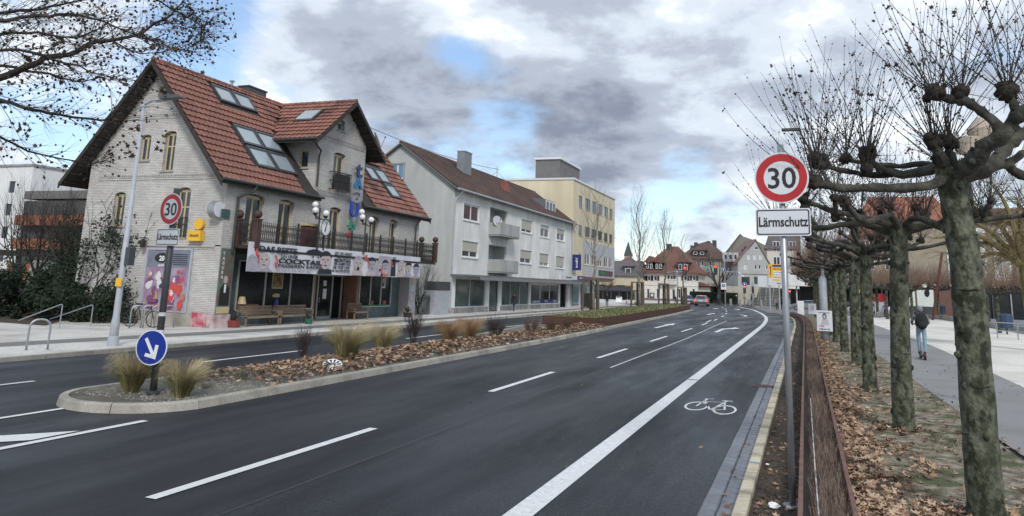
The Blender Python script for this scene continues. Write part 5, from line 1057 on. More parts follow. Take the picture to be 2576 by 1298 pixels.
xa, xb = P6(560, 500, Y)[0], P6(750, 500, Y)[0]; dormer(wh, xa, (xa + xb) / 2 - .2, Y - .3, P6(560, 580, Y)[1], P6(560, 490, Y)[1], P6(610, 415, Y)[1], 5, M_DWOOD, RTILE, M_WFRAME); dormer(wh, (xa + xb) / 2 + .2, xb, Y - .3, P6(560, 580, Y)[1], P6(560, 490, Y)[1], P6(690, 415, Y)[1], 5, M_DWOOD, RTILE, M_WFRAME)
xa, xb = P6(925, 500, Y)[0], P6(1050, 500, Y)[0]; dormer(wh, xa, xb, Y - .4, P6(560, 590, Y)[1], P6(950, 490, Y)[1], P6(990, 395, Y)[1], 6, M_DWOOD, RTILE, M_WFRAME)
x = P6(770, 310, Y)[0]; obj('chimney', MB().box(x - .5, Y + 5, zr - 1, x + .5, Y + 6, P6(770, 290, Y)[1] + .5), M_DWOOD, wh)
obj('side_annex', MB().box(xr, Y + 2, 0, P6(1280, 760, Y)[0], Y + 9, P6(1280, 770, Y)[1]), CRM, wh); obj('annex_roof', MB().hexa([(xr, Y + 1.5, P6(1200, 775, Y)[1]), (P6(1290, 770, Y)[0], Y + 1.5, P6(1200, 775, Y)[1]), (P6(1290, 770, Y)[0], Y + 9, P6(1200, 775, Y)[1]), (xr, Y + 9, P6(1200, 775, Y)[1]), (xr, Y + 1.5, P6(1150, 715, Y)[1]), (P6(1250, 770, Y)[0], Y + 1.5, P6(1200, 760, Y)[1]), (P6(1250, 770, Y)[0], Y + 9, P6(1200, 760, Y)[1]), (xr, Y + 9, P6(1150, 715, Y)[1])]), RTILE, wh)
# brown roofed house behind
Y = 182.0; f = fr_at(Y); bg = thing('mansard_house', 'tall beige house with large brown pitched roof, twin dormer window and slim chimneys', 'house', (-24, Y, 0))
xl, xr = P6(1075, 460, Y)[0], P6(1475, 460, Y)[0]; ze = P6(1200, 450, Y)[1]
BW = [(P6(a, 480, Y)[0], P6(b, 480, Y)[0], P6(a, z0, Y)[1], P6(a, z1, Y)[1]) for a, b, z0, z1 in ((1110, 1135, 530, 478), (1190, 1220, 530, 478), (1285, 1315, 530, 478), (1190, 1220, 660, 605), (1290, 1315, 660, 605), (1290, 1310, 780, 730))]
m = MB(); m.wall(f, rectp(xl, 0, xr, ze), [rectp(a, c, b, d) for a, b, c, d in BW], .2); m.add([(xl, Y, 0), (xl, Y + 14, 0), (xl, Y + 14, ze), (xl, Y, ze)], [(0, 1, 2, 3)]); m.add([(xr, Y, 0), (xr, Y + 14, 0), (xr, Y + 14, ze), (xr, Y, ze)], [(0, 1, 2, 3)]); obj('wall', m, pm('beige_stucco', (0.32, 0.30, 0.26), (0.39, 0.37, 0.33), 1, .95), bg)
for a, b, c, d in BW:
    w = window(bg, f, a, c, b, d, .15, M_WFRAME, M_GLASS, mull=0, fw=.1); obj('shutter', MB().obox(f, a - .6, c, a - .1, d, 0, .06), pm('grey_shutter', (0.17, 0.16, 0.14), rough=.8), w); obj('shutter', MB().obox(f, b + .1, c, b + .6, d, 0, .06), MATS['grey_shutter'], w)
zr = P6(1240, 245, Y)[1]; xa = P6(1240, 245, Y)[0]; o_ = 1.2
m = MB(); m.add([(xl - 3, Y - .8, ze), (xr + .4, Y - .8, ze), (xr + .4, Y + 15, ze), (xl - 3, Y + 15, ze), (xa, Y + 7, zr * 1.035), (P6(1075, 285, Y)[0], Y + 10, zr * .985)], [(0, 1, 4, 5), (1, 2, 4), (2, 3, 5, 4), (3, 0, 5), (3, 2, 1, 0)]); obj('roof', m, pm('far_brown_tile', (0.085, 0.05, 0.042), (0.13, 0.08, 0.068), 1, .85, .4, 8), bg)
dormer(bg, P6(1085, 400, Y)[0], P6(1240, 400, Y)[0], Y + .1, P6(1092, 415, Y)[1], P6(1092, 355, Y)[1], P6(1092, 340, Y)[1], 6, M_DWOOD, MATS['far_brown_tile'], M_WFRAME, 2, False)
for x0, y0_, w_ in ((1308, 228, .9), (1238, 238, .8), (1090, 252, .8), (1045, 290, .8)):
    x, z = P6(x0, y0_, Y); obj('chimney', MB().box(x - w_ / 2, Y + 6, z - 5.5, x + w_ / 2, Y + 7, z + .2), pm('dark_chimney', (0.07, 0.065, 0.06), rough=.8), bg)
# gabled pale house on the upper terrace
Y = 165.0; f = fr_at(Y); gh = thing('gabled_house', 'pale grey gabled house with pinkish roof standing above the stairs', 'house', (-10, Y, 0))
TZ = P6(1700, 760, Y)[1] - .3
xl, xr = P6(1610, 490, Y)[0], P6(1990, 500, Y)[0]; zl = P6(1610, 490, Y)[1]; xp, zp = P6(1820, 240, Y); zr_ = P6(1975, 450, Y)[1]
GWs = [(1720, 1757, 460, 405), (1790, 1825, 460, 405), (1858, 1892, 460, 405), (1683, 1720, 575, 515), (1800, 1832, 572, 518), (1845, 1878, 572, 518), (1932, 1960, 572, 518), (1800, 1850, 345, 310), (1650, 1755, 755, 655), (1795, 1845, 745, 655)]
GH = [(P6(a, c, Y)[0], P6(b, c, Y)[0], P6((a + b) / 2, c, Y)[1], P6((a + b) / 2, d, Y)[1]) for a, b, c, d in GWs]
m = MB(); m.wall(f, [(xl, 0), (xr, 0), (xr, zr_ - 1.6), (xp, zp), (xl, zl)], [rectp(a, max(c, TZ + .1), b, d) for a, b, c, d in GH], .2); obj('gable_wall', m, pm('pale_grey_wall', (0.36, 0.37, 0.355), (0.41, 0.42, 0.405), .7, .95), gh)
for i, (a, b, c, d) in enumerate(GH): window(gh, f, a, max(c, TZ + .1), b, d, .1, M_WFRAME if i < 8 else M_GREY, M_GLASS if i > 3 else pm('bright_pane', (0.55, 0.57, 0.58), rough=.2), mull=0, fw=.1, sill=False)
obj('cornice', MB().obox(f, xl, P6(1700, 622, Y)[1], xr, P6(1700, 612, Y)[1], 0, .2), MATS['pale_grey_wall'], gh)
sl_, ss = P6(1475, 500, Y); m = MB(); m.add([(xl, Y, 0), (xl - 3.2, Y + 11, 0), (xl - 3.2, Y + 11, zl), (xl, Y, zl)], [(0, 1, 2, 3)]); obj('side_wall', m, MATS['pale_grey_wall'], gh)
gs_ = frame((xl, Y, 0), (-3.2, 11, 0), (-11, -3.2, 0))
for z0 in (P6(1600, 600, Y)[1], P6(1600, 700, Y)[1]):
    for u in (1.2, 4.6, 8.0): window(gh, gs_, u, z0 - 1.2, u + 1.4, z0 + .9, -.02, M_WFRAME, M_GLASS, mull=1, fw=.12, sill=False)
up_ = Vector((0, 0, .2)); dv = Vector((-3.2, 11, 0))
A = Vector((xl - .5, Y - .3, zl - .5)); B = Vector((xp, Y - .3, zp + .15)); m = MB(); m.hexa([A, B, B + dv, A + dv, A + up_, B + up_, B + dv + up_, A + dv + up_]); A2 = Vector((xr + .4, Y - .3, zr_ - 2.0)); m.hexa([A2, B, B + dv, A2 + dv, A2 + up_, B + up_, B + dv + up_, A2 + dv + up_]); obj('roof', m, pm('pink_tile', (0.22, 0.135, 0.125), (0.28, 0.18, 0.17), 1, .9, .3, 8), gh)
m = MB(); 
for (px_1, py_1) in ((1613, 350), (1675, 340)):
    t_ = (px_1 - 1480) / (1820 - 1480); q = A + (B - A) * (.55 if px_1 < 1650 else .66) + dv * .25 + up_ * 1.2; m.box(q.x - .35, q.y - .3, q.z - .4, q.x + .35, q.y + .8, q.z + .25)
obj('roof_window', m, M_DGREY, gh)
q = A + (B - A) * .22 + dv * .5; dd_ = obj('dormer', MB().box(q.x - 2.0, q.y - 3, zl + .2, q.x + 1.2, q.y + 3.0, zl + 2.1), M_GWALL, gh)
for k in range(3): window(gh, frame((q.x - 2.0, q.y - 3, 0), (1, 0, 0), (0, -1, 0)), .3 + k * 1.0, zl + .6, .95 + k * 1.0, zl + 1.7, -.04, M_WFRAME, M_GLASS, mull=0, fw=.08, sill=False)
# big house behind the gabled house
Y = 190.0; hh = thing('big_barn_roof_house', 'large house with grey-brown gable rising behind the pale gabled house', 'house', (-14, Y, 0)); pa, pb, pc = P6(1470, 400, Y), P6(1640, 180, Y), P6(1830, 245, Y)
m = MB(); P_ = [(pa[0], 0), (P6(2000, 300, Y)[0], 0), (P6(2000, 300, Y)[0], P6(2000, 330, Y)[1]), pc, pb, pa]; m.fprism(fr_at(Y), P_, -12, 0); obj('wall', m, pm('stone_brown', (0.20, 0.185, 0.155), (0.25, 0.235, 0.20), 1, .95, .3, 8), hh)
m = MB(); m.hexa([(pa[0] - .5, Y - .4, pa[1] - .6), (pb[0], Y - .4, pb[1]), (pb[0], Y + 12, pb[1]), (pa[0] - .5, Y + 12, pa[1] - .6), (pa[0] - .5, Y - .4, pa[1] - .2), (pb[0], Y - .4, pb[1] + .4), (pb[0], Y + 12, pb[1] + .4), (pa[0] - .5, Y + 12, pa[1] - .2)]); obj('roof', m, M_SLATE, hh)
# houses right of the gabled house, up to the tree row
Y = 172.0; f = fr_at(Y); h3 = thing('narrow_house', 'narrow white house with dark roof between the gabled house and the trees', 'house', (-5, Y, 0)); a = P6(1945, 300, Y); b = P6(2330, 300, Y); zt = P6(1945, 215, Y)[1]
m = MB(); m.fprism(f, rectp(a[0], 0, b[0], zt - 2), -10, 0); obj('wall', m, CRM, h3); m = MB(); m.hexa([(a[0] - .6, Y - .5, zt - 2.2), (b[0], Y - .5, zt - 2.2), (b[0], Y + 8, zt - 2.2), (a[0] - .6, Y + 8, zt - 2.2), (a[0] + 1, Y + 3, zt + 3), (b[0], Y + 3, zt + 3), (b[0], Y + 5, zt + 3), (a[0] + 1, Y + 5, zt + 3)]); obj('roof', m, M_SLATE, h3)
for i in range(2):
    for j in range(3): window(h3, f, a[0] + 1.2 + i * 3.2, 4.5 + j * 3.2, a[0] + 2.6 + i * 3.2, 6.6 + j * 3.2, -.03, M_WFRAME, M_GLASS, mull=1, fw=.12, sill=False)
# slate-roofed house and café at left of the junction
Y = 150.0; f = fr_at(Y); sh = thing('slate_roof_house', 'pale yellow house with dark slate roof and a small dormer above the cafe', 'house', (-33, Y, 0)); a, b = P6(150, 700, Y), P6(470, 640, Y); zE2 = P6(300, 645, Y)[1]
m = MB(); m.fprism(f, rectp(a[0] - 6, 0, b[0], zE2), -10, 0); obj('wall', m, pm('pale_yellow_stucco', (0.50, 0.45, 0.32), (0.56, 0.51, 0.38), 1, .95), sh)
a2, b2, c2 = P6(175, 590, Y), P6(250, 495, Y), P6(400, 480, Y); m = MB(); m.hexa([(a[0] - 7, Y - .5, zE2), (b[0] + .2, Y - .5, zE2), (b[0] + .2, Y + 10, zE2), (a[0] - 7, Y + 10, zE2), (b2[0] - 6, Y + 3, b2[1] + .3), (c2[0] + .8, Y + 3, c2[1] + .3), (c2[0] + .8, Y + 8, c2[1] + .3), (b2[0] - 6, Y + 8, b2[1] + .3)]); obj('roof', m, M_SLATE, sh)
x, z = P6(350, 590, Y); dormer(sh, x - .9, x + .9, Y + .3, z - 1.0, z + .9, z + 1.3, 3, M_SLATE, M_SLATE, M_WFRAME, 1, False)
a, b = P6(85, 760, Y - 3), P6(410, 800, Y - 3); cf2 = thing('cafe', 'cafe pavilion with black awning and orange signs at the junction corner', 'cafe', ((a[0] + b[0]) / 2, Y - 3, 0)); f = fr_at(Y - 3)
obj('glazed_front', MB().fprism(f, rectp(a[0] - 3, 0, b[0], P6(200, 800, Y - 3)[1]), -3, 0), M_GLASSD, cf2)
zt_ = P6(200, 795, Y - 3)[1]; obj('awning', MB().hexa([(a[0] - 3, Y - 5, zt_ - .5), (b[0], Y - 5, zt_ - .5), (b[0], Y - 3, zt_ + .5), (a[0] - 3, Y - 3, zt_ + .5), (a[0] - 3, Y - 5, zt_ - .3), (b[0], Y - 5, zt_ - .3), (b[0], Y - 3, zt_ + .7), (a[0] - 3, Y - 3, zt_ + .7)]), M_SIGNK, cf2)
z0, z1 = P6(200, 785, Y - 3)[1], P6(200, 750, Y - 3)[1]; obj('fascia', MB().obox(f, a[0] - 3, z0, b[0], z1, 0, .2), M_SIGNK, cf2)
for x0, x1 in ((95, 160), (175, 225), (315, 385)): obj('sign', MB().obox(f, P6(x0, 760, Y - 3)[0], z0 + .05, P6(x1, 760, Y - 3)[0], z1 - .05, .2, .26), pm('orange_sign', (0.55, 0.22, 0.05), rough=.5), cf2)
for k in range(7): obj('mullion', MB().obox(f, a[0] - 2 + k * 1.6, 0, a[0] - 1.9 + k * 1.6, zt_ - .4, 0, .05), M_GREY, cf2)
rb = thing('red_roof_house', 'red tiled roof seen over the slate roof at the end of the street', 'house', (-45, 185, 0)); a, b = P6(150, 500, 185), P6(460, 480, 185)
m = MB(); m.fprism(fr_at(185), rectp(a[0], 0, b[0], P6(200, 560, 185)[1]), -10, 0); obj('wall', m, CRM, rb); gable_roof_x(a[0], b[0], 185, 197, P6(200, 560, 185)[1], P6(250, 452, 185)[1] + .8, .5, RTILE, rb, hip=3)
# church tower
Y = 300.0; ch = thing('church_tower', 'small stone church tower with dark pointed spire behind the corner house', 'church', (-60, Y, 0)); a, b = P6(308, 440, Y), P6(384, 440, Y); c = (a[0] + b[0]) / 2; hw = (b[0] - a[0]) / 2; zb = P6(350, 415, Y)[1]; zt = P6(350, 245, Y)[1]
obj('tower', MB().box(c - hw, Y, 0, c + hw, Y + 2 * hw, zb), pm('tower_stone', (0.33, 0.31, 0.27), (0.40, 0.38, 0.34), .8, .9), ch); m = MB(); e = hw * 1.15; m.add([(c - e, Y - .3, zb), (c + e, Y - .3, zb), (c + e, Y + 2 * hw + .3, zb), (c - e, Y + 2 * hw + .3, zb), (c, Y + hw, zt)], [(0, 1, 4), (1, 2, 4), (2, 3, 4), (3, 0, 4), (3, 2, 1, 0)]); obj('spire', m, pm('spire_slate', (0.055, 0.065, 0.07), rough=.7), ch)
for s in (-.4, .4): obj('window', MB().box(c + s * hw - .5, Y - .1, zb - 3.4, c + s * hw + .5, Y, zb - .9), M_GLASSD, ch)
x = P6(300, 430, Y)[0] - 5; obj('nave_roof', MB().hexa([(x - 6, Y + 4, 0), (c, Y + 4, 0), (c, Y + 14, 0), (x - 6, Y + 14, 0), (x + 1, Y + 8, zb - 3), (c, Y + 8, zb - 2), (c, Y + 10, zb - 2), (x + 1, Y + 10, zb - 3)]), RTILE, ch)
# terrace wall, hedge, stairs
Y = 150.0
a, b = P6(1480, 830, Y), P6(1850, 780, Y); tz = P6(1700, 770, Y)[1]
terr = thing('terrace_wall', 'pale stone retaining wall and ramp beside the hedge below the gabled house', 'wall', (-11, Y, 0)); x0, x1 = P6(1470, 800, Y)[0], P6(1800, 900, Y)[0]
m = MB(); fY = fr_at(Y); m.fprism(fY, [(P6(1480, 950, Y)[0], -.5), (P6(1790, 950, Y)[0], -.5), (P6(1860, 780, Y)[0], tz), (P6(1480, 780, Y)[0], tz)], -9, 0); obj('retaining_wall', m, pm('sand_stone', (0.40, 0.37, 0.31), (0.48, 0.45, 0.39), .9, .9), terr)
m = MB(); m.hexa([(P6(1770, 960, Y)[0] - .3, Y - 4, 0), (P6(1770, 960, Y)[0], Y - 4, 0), (P6(1870, 775, Y)[0], Y + 6, tz), (P6(1870, 775, Y)[0] - .3, Y + 6, tz), (P6(1770, 960, Y)[0] - .3, Y - 4, .9), (P6(1770, 960, Y)[0], Y - 4, .9), (P6(1870, 775, Y)[0], Y + 6, tz + .9), (P6(1870, 775, Y)[0] - .3, Y + 6, tz + .9)]); obj('parapet', m, M_CONC, terr)
flat('upper_terrace', [(-40, Y + 6), (14, Y + 6), (14, Y + 80), (-40, Y + 80)], TZ - .05, M_WALK)
st = thing('stairs', 'broad flight of grey stone steps climbing to the terrace', 'stairs', (-6, Y, 0)); xa, xb = P6(1775, 960, Y)[0], P6(2075, 960, Y)[0]; xc, xd = P6(1860, 780, Y)[0], P6(1985, 780, Y)[0]; ns = 12
for i in range(ns):
    t = i / ns; x0 = xa; x1 = xb + (xd + .6 - xb) * t * .3; obj('step', MB().box(x0 + (xc - xa) * t, Y - 3 + i * .75, 0, x1, Y + 9, (i + 1) * tz / ns - .06), pm('step_riser_shaded', (0.10, 0.10, 0.092), (0.15, 0.15, 0.14), 1.5, .9), st); obj('tread', MB().box(x0 + (xc - xa) * t - .02, Y - 3.1 + i * .75, (i + 1) * tz / ns - .06, x1 + .02, Y + 8.9, (i + 1) * tz / ns), pm('step_tread_lit', (0.24, 0.24, 0.22), (0.32, 0.32, 0.30), 1.5, .9), st)  # risers coloured darker and treads lighter, so the steps carry painted shading
m = MB()
for x in (xa + 1.2, xa + 2.4, xa + 3.6): m.bar((x, Y - 3, .9), (x + .3, Y + 5, tz + .9), .06); m.bar((x, Y - 3, 0), (x, Y - 3, .9), .05)
obj('handrail', m, M_GALV, st)
hd = thing('clipped_hedge', 'long dark clipped hedge at the back of the junction', 'hedge', (-18, Y - 1, 0)); xa, xb = P6(1060, 900, Y - 2)[0], P6(1605, 900, Y - 2)[0]; zt = P6(1300, 840, Y - 2)[1]
m = MB(); m.box(xa, Y - 2, 0, xb, Y, zt); nl = 5000
for i in range(nl):
    s = random.random(); x = random.uniform(xa, xb)
    c = Vector((x, Y - 2.05, random.uniform(0, zt))) if s < .7 else Vector((x, random.uniform(Y - 2, Y), zt + random.uniform(0, .1)))
    d = Vector((random.uniform(-1, 1), random.uniform(-1, 1), random.uniform(-1, 1))) * .12; e = Vector((random.uniform(-1, 1), random.uniform(-1, 1), random.uniform(-1, 1))) * .12; m.add([c - d, c + e, c + d], [(0, 1, 2)])
obj('foliage', m, M_EVER, hd)
# ================================================================ LEFT BACKGROUND
def PL(x, y, Y): return AY(x, y, Y)
wb = thing('white_apartment_block', 'large white apartment block far behind the trees at the left edge', 'building', (-120, 78, 0)); f = frame((0, 78, 0), (1, 0, 0), (0, -1, 0)); a = PL(-60, 420, 78); b = PL(50, 640, 78); zt = PL(0, 420, 78).z
WL = []
for r_ in range(4):
    for c_ in range(5): x0 = b.x - 3.2 - c_ * 4.2; WL.append((x0 - 1.3, x0, 3 + r_ * 3.3, 4.7 + r_ * 3.3))
m = MB(); m.wall(f, rectp(b.x - 24, 0, b.x, zt), [rectp(p[0], p[2], p[1], p[3]) for p in WL], .25); m.add([(b.x, 78, 0), (b.x, 92, 0), (b.x, 92, zt), (b.x, 78, zt)], [(0, 1, 2, 3)]); obj('wall', m, pm('bright_white_wall', (0.68, 0.68, 0.67), (0.74, 0.74, 0.73), .6, .9), wb)
for p in WL: window(wb, f, p[0], p[2], p[1], p[3], .2, M_DGREY, M_GLASS, mull=1, fw=.1, sill=False)
obj('roof', MB().box(b.x - 24.2, 77.8, zt, b.x + .2, 92, zt + .3), M_CONC, wb)
ob = thing('terraced_building', 'dark terraced building with orange-brown balcony bands left of the brick house', 'building', (-90, 74, 0)); f = frame((0, 72, 0), (1, 0, 0), (0, -1, 0))
a = PL(54, 560, 72).x; b = PL(240, 560, 72).x; zt = PL(150, 470, 72).z
obj('wall', MB().fprism(f, rectp(a, 0, b, PL(150, 505, 72).z), -12, 0), pm('dark_facade', (0.05, 0.05, 0.05), (0.085, 0.082, 0.08), .7, .8), ob); obj('upper_band', MB().fprism(f, rectp(a + 2, PL(150, 505, 72).z, b, zt), -12, -1.5), pm('far_white_band', (0.5, 0.5, 0.5), rough=.8), ob); obj('attic_band', MB().fprism(f, rectp(a, PL(150, 500, 72).z, b, PL(150, 480, 72).z), -2, .2), pm('roof_grey_band', (0.15, 0.145, 0.14), rough=.8), ob)
for y0, y1 in ((568, 543), (628, 602), (705, 665)): obj('balcony_band', MB().obox(f, a, PL(100, y0, 72).z, b, PL(100, y1, 72).z, 0, 1.0), pm('orange_brown', (0.24, 0.085, 0.04), (0.30, 0.11, 0.055), .6, .8), ob)
pg = thing('pergola', 'dark pergola beam on posts in front of the terraced building', 'pergola', (-50, 40, 0)); a, b = PL(-30, 640, 40), PL(140, 648, 40); obj('beam', MB().box(a.x - 3, 39.8, a.z - .05, b.x, 40.2, a.z + .35), M_DWOOD, pg)
for k in range(4): x = b.x - .3 - k * 3.4; obj('post', MB().box(x - .15, 39.9, 0, x + .15, 40.1, a.z - .05), M_DWOOD, pg)
cw = thing('concrete_wall', 'weathered pale concrete wall slab half hidden by the evergreen shrubs', 'wall', (-44, 36, 0)); a, b, c, d = PL(60, 745, 36), PL(150, 745, 36), PL(165, 655, 36), PL(78, 655, 36)
obj('slab', MB().fprism(frame((0, 36, 0), (1, 0, 0), (0, -1, 0)), [(a.x, a.z), (b.x + 1.5, b.z), (c.x + 1.5, c.z), (d.x, d.z)], -.4, 0), M_CONC, cw)
# ================================================================ RIGHT BACKGROUND
Y = 118.0; f = fr_at(Y)
mb_ = thing('brick_block', 'long modern brick building with white window panels and dark glazed shops behind the trees', 'building', (20, Y, 0)); xa, xb = AY(2225, 700, Y).x, 75
BR = pm('far_brown_brick', (0.13, 0.072, 0.055), (0.18, 0.10, 0.08), 2, .9, .2, 10); x0 = AY(2290, 700, Y).x
zs = AY(2450, 700, Y).z; zt = AY(2500, 560, Y).z
obj('upper_wall', MB().fprism(f, rectp(x0, zs - 1.2, xb, zt), -12, 0), pm('far_beige_wall', (0.28, 0.24, 0.18), (0.34, 0.30, 0.23), 1, .9), mb_); obj('brick_end', MB().fprism(f, rectp(x0, 0, AY(2400, 700, Y).x, zs - 1.2), -12, 0), BR, mb_)
obj('shop_glass', MB().fprism(f, rectp(AY(2400, 700, Y).x, 0, xb, zs - 1.2), -10, -.8), M_GLASSD, mb_)
for k in range(22): x = AY(2402, 700, Y).x + k * 2.1; obj('mullion', MB().obox(f, x, 0, x + .14, zs - 1.2, -.8, -.55), M_GALV if k % 2 else M_DGREY, mb_)
k = 0
for r_ in range(2):
    for i in range(12):
        x = AY(2382, 640, Y).x + i * 2.7; z0 = zs + .6 + r_ * 3.6
        w = window(mb_, f, x, z0, x + 1.9, z0 + 2.4, -.1, M_WFRAME, pm('pale_curtain', (0.42, 0.43, 0.43), (0.5, 0.51, 0.52), .8, .3), mull=1, fw=.14, sill=False); obj('spandrel', MB().obox(f, x, z0 - .8, x + 1.9, z0 - .1, 0, .1), M_WFRAME, w)
obj('upper_roof', MB().hexa([(AY(2440, 520, Y).x, Y - .5, zt), (xb, Y - .5, zt), (xb, Y + 12, zt), (AY(2440, 520, Y).x, Y + 12, zt), (AY(2450, 520, Y).x, Y + 2, AY(2470, 520, Y).z), (xb, Y + 2, AY(2470, 520, Y).z), (xb, Y + 9, AY(2470, 520, Y).z), (AY(2450, 520, Y).x, Y + 9, AY(2470, 520, Y).z)]), M_ROOFB, mb_)
Y = 150.0; f = fr_at(Y); oh = thing('red_roof_block', 'large house with broad orange-red tiled roof showing through the tree crowns', 'house', (14, Y, 0)); a = AY(2150, 560, Y); b = AY(2420, 560, Y); ze = AY(2270, 590, Y).z; zr = AY(2270, 492, Y).z
obj('wall', MB().fprism(f, rectp(a.x, 0, b.x, ze), -14, 0), pm('far_beige_wall2', (0.30, 0.22, 0.17), (0.36, 0.28, 0.22), 1, .9), oh); gable_roof_x(a.x, b.x, Y, Y + 14, ze, zr * 1.03, .8, pm('orange_tile', (0.26, 0.095, 0.06), (0.33, 0.13, 0.085), 1, .85, .3, 8), oh, hip=3)
for r_ in range(3):
    for i in range(7): window(oh, f, a.x + 1.5 + i * 3, ze - 3 - r_ * 3.2, a.x + 2.9 + i * 3, ze - 1 - r_ * 3.2, -.03, M_WFRAME, M_GLASS, mull=1, fw=.12, sill=False)
Y = 128.0; cp = thing('shelter_canopy', 'long white flat canopy over dark shelter openings at the end of the tree row', 'canopy', (4, Y, 0)); a, b = AY(1975, 700, Y), AY(2240, 715, Y); z0, z1 = AY(2100, 722, Y).z, AY(2100, 694, Y).z
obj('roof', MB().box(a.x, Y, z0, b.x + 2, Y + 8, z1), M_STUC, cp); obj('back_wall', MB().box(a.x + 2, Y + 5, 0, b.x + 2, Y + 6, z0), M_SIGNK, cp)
for k in range(6): obj('column', MB().box(a.x + 1.5 + k * 3, Y + 1, 0, a.x + 1.7 + k * 3, Y + 1.2, z0), M_GREY, cp)
fl_ = thing('banner_flag', 'narrow yellow banner hanging by the white canopy', 'flag', (3, Y - 3, 0)); a = AY(2150, 760, Y - 3); q = AY(2168, 705, Y - 3); obj('cloth', MB().hexa([(a.x, Y - 3, a.z), (a.x + .5, Y - 3, a.z), (a.x + .5, Y - 2.98, a.z), (a.x, Y - 2.98, a.z), (q.x, Y - 3, q.z), (q.x + .5, Y - 3, q.z), (q.x + .5, Y - 2.98, q.z), (q.x, Y - 2.98, q.z)]), pm('flag_yellow', (0.6, 0.55, 0.05), rough=.7), fl_)
cbx = thing('container_kiosk', 'white kiosk box with red roof strip between the tree trunks', 'kiosk', (8, 112, 0)); Y = 112.0; a, b = AY(2202, 800, Y), AY(2228, 745, Y); obj('body', MB().box(a.x, Y, 0, b.x, Y + 3, b.z - .7), M_WFRAME, cbx); obj('roof', MB().box(a.x - .1, Y - .1, b.z - .7, b.x + .1, Y + 3.1, b.z + .3), pm('kiosk_red', (0.5, 0.03, 0.04), rough=.5), cbx)
ks = thing('poster_stand', 'double white glowing poster stand with small dark figures at the street edge', 'display', (13, 108, 0)); Y = 108.0; a, b = AY(2262, 765, Y), AY(2346, 745, Y); z1 = AY(2300, 714, Y).z; z0 = AY(2300, 770, Y).z
for i in range(2): 
    x0 = a.x + (AY(2306, 745, Y).x - a.x) * i * 1.02; x1 = x0 + (AY(2304, 745, Y).x - a.x) * .95; obj('panel', MB().box(x0, Y, z0, x1, Y + .3, z1), pm('display_white', (0.7, 0.74, 0.7), (0.62, 0.68, 0.6), .9, .3), ks); obj('print', MB().fprism(fr_at(Y), blob((x0 + x1) / 2 + .2, z0 + 1.6, .3, .45, 10), .01, .03), M_SIGNK, ks)
obj('base', MB().box(a.x, Y, 0, AY(2345, 745, Y).x, Y + .3, z0), M_DGREY, ks)
# street wall and street at right
lw = thing('low_wall', 'low concrete kerb wall along the far edge of the gravel yard', 'wall', (15, 85, 0))
pw = [(8.0, 104), (11.5, 103.5), (14.3, 100), (14.6, 85), (15.2, 62), (18, 48)]
for (x0, y0), (x1, y1) in zip(pw, pw[1:]):
    d = Vector((x1 - x0, y1 - y0, 0)).normalized(); n_ = Vector((-d.y, d.x, 0)) * .3; m = MB(); A_ = Vector((x0, y0, 0)); B_ = Vector((x1, y1, 0)); U = Vector((0, 0, .5)); m.hexa([A_, B_, B_ + n_, A_ + n_, A_ + U, B_ + U, B_ + n_ + U, A_ + n_ + U]); obj('block', m, M_CONC, lw)
flat('side_street', [(15.5, 55), (80, 20), (80, 116), (-2, 116), (-1, 108), (8, 105), (14.9, 101)], -.012, pm('side_street_asphalt', (0.16, 0.17, 0.19), (0.22, 0.23, 0.25), .5, .7))
for k in range(4): flat('road_marking', [(9 + k * 1.5, 107 + 2.2 * k), (60, 80 + 8 * k), (60, 80.8 + 8 * k), (9.2 + k * 1.5, 107.25 + 2.2 * k)], -.006, M_WPAINT)
flat('plaza', [(-4, 96), (8, 96), (8, 108), (-2, 118), (-6, 128), (-8, 128), (-5.5, 108)], .03, pm('plaza_grey', (0.14, 0.14, 0.145), (0.2, 0.2, 0.205), .6, .8))
flat('far_pavement', [(-60, 120), (-26, 110), (-22, 128), (-17, 146), (-8, 148), (12, 148), (12, 175), (-60, 175)], .03, M_WALK)
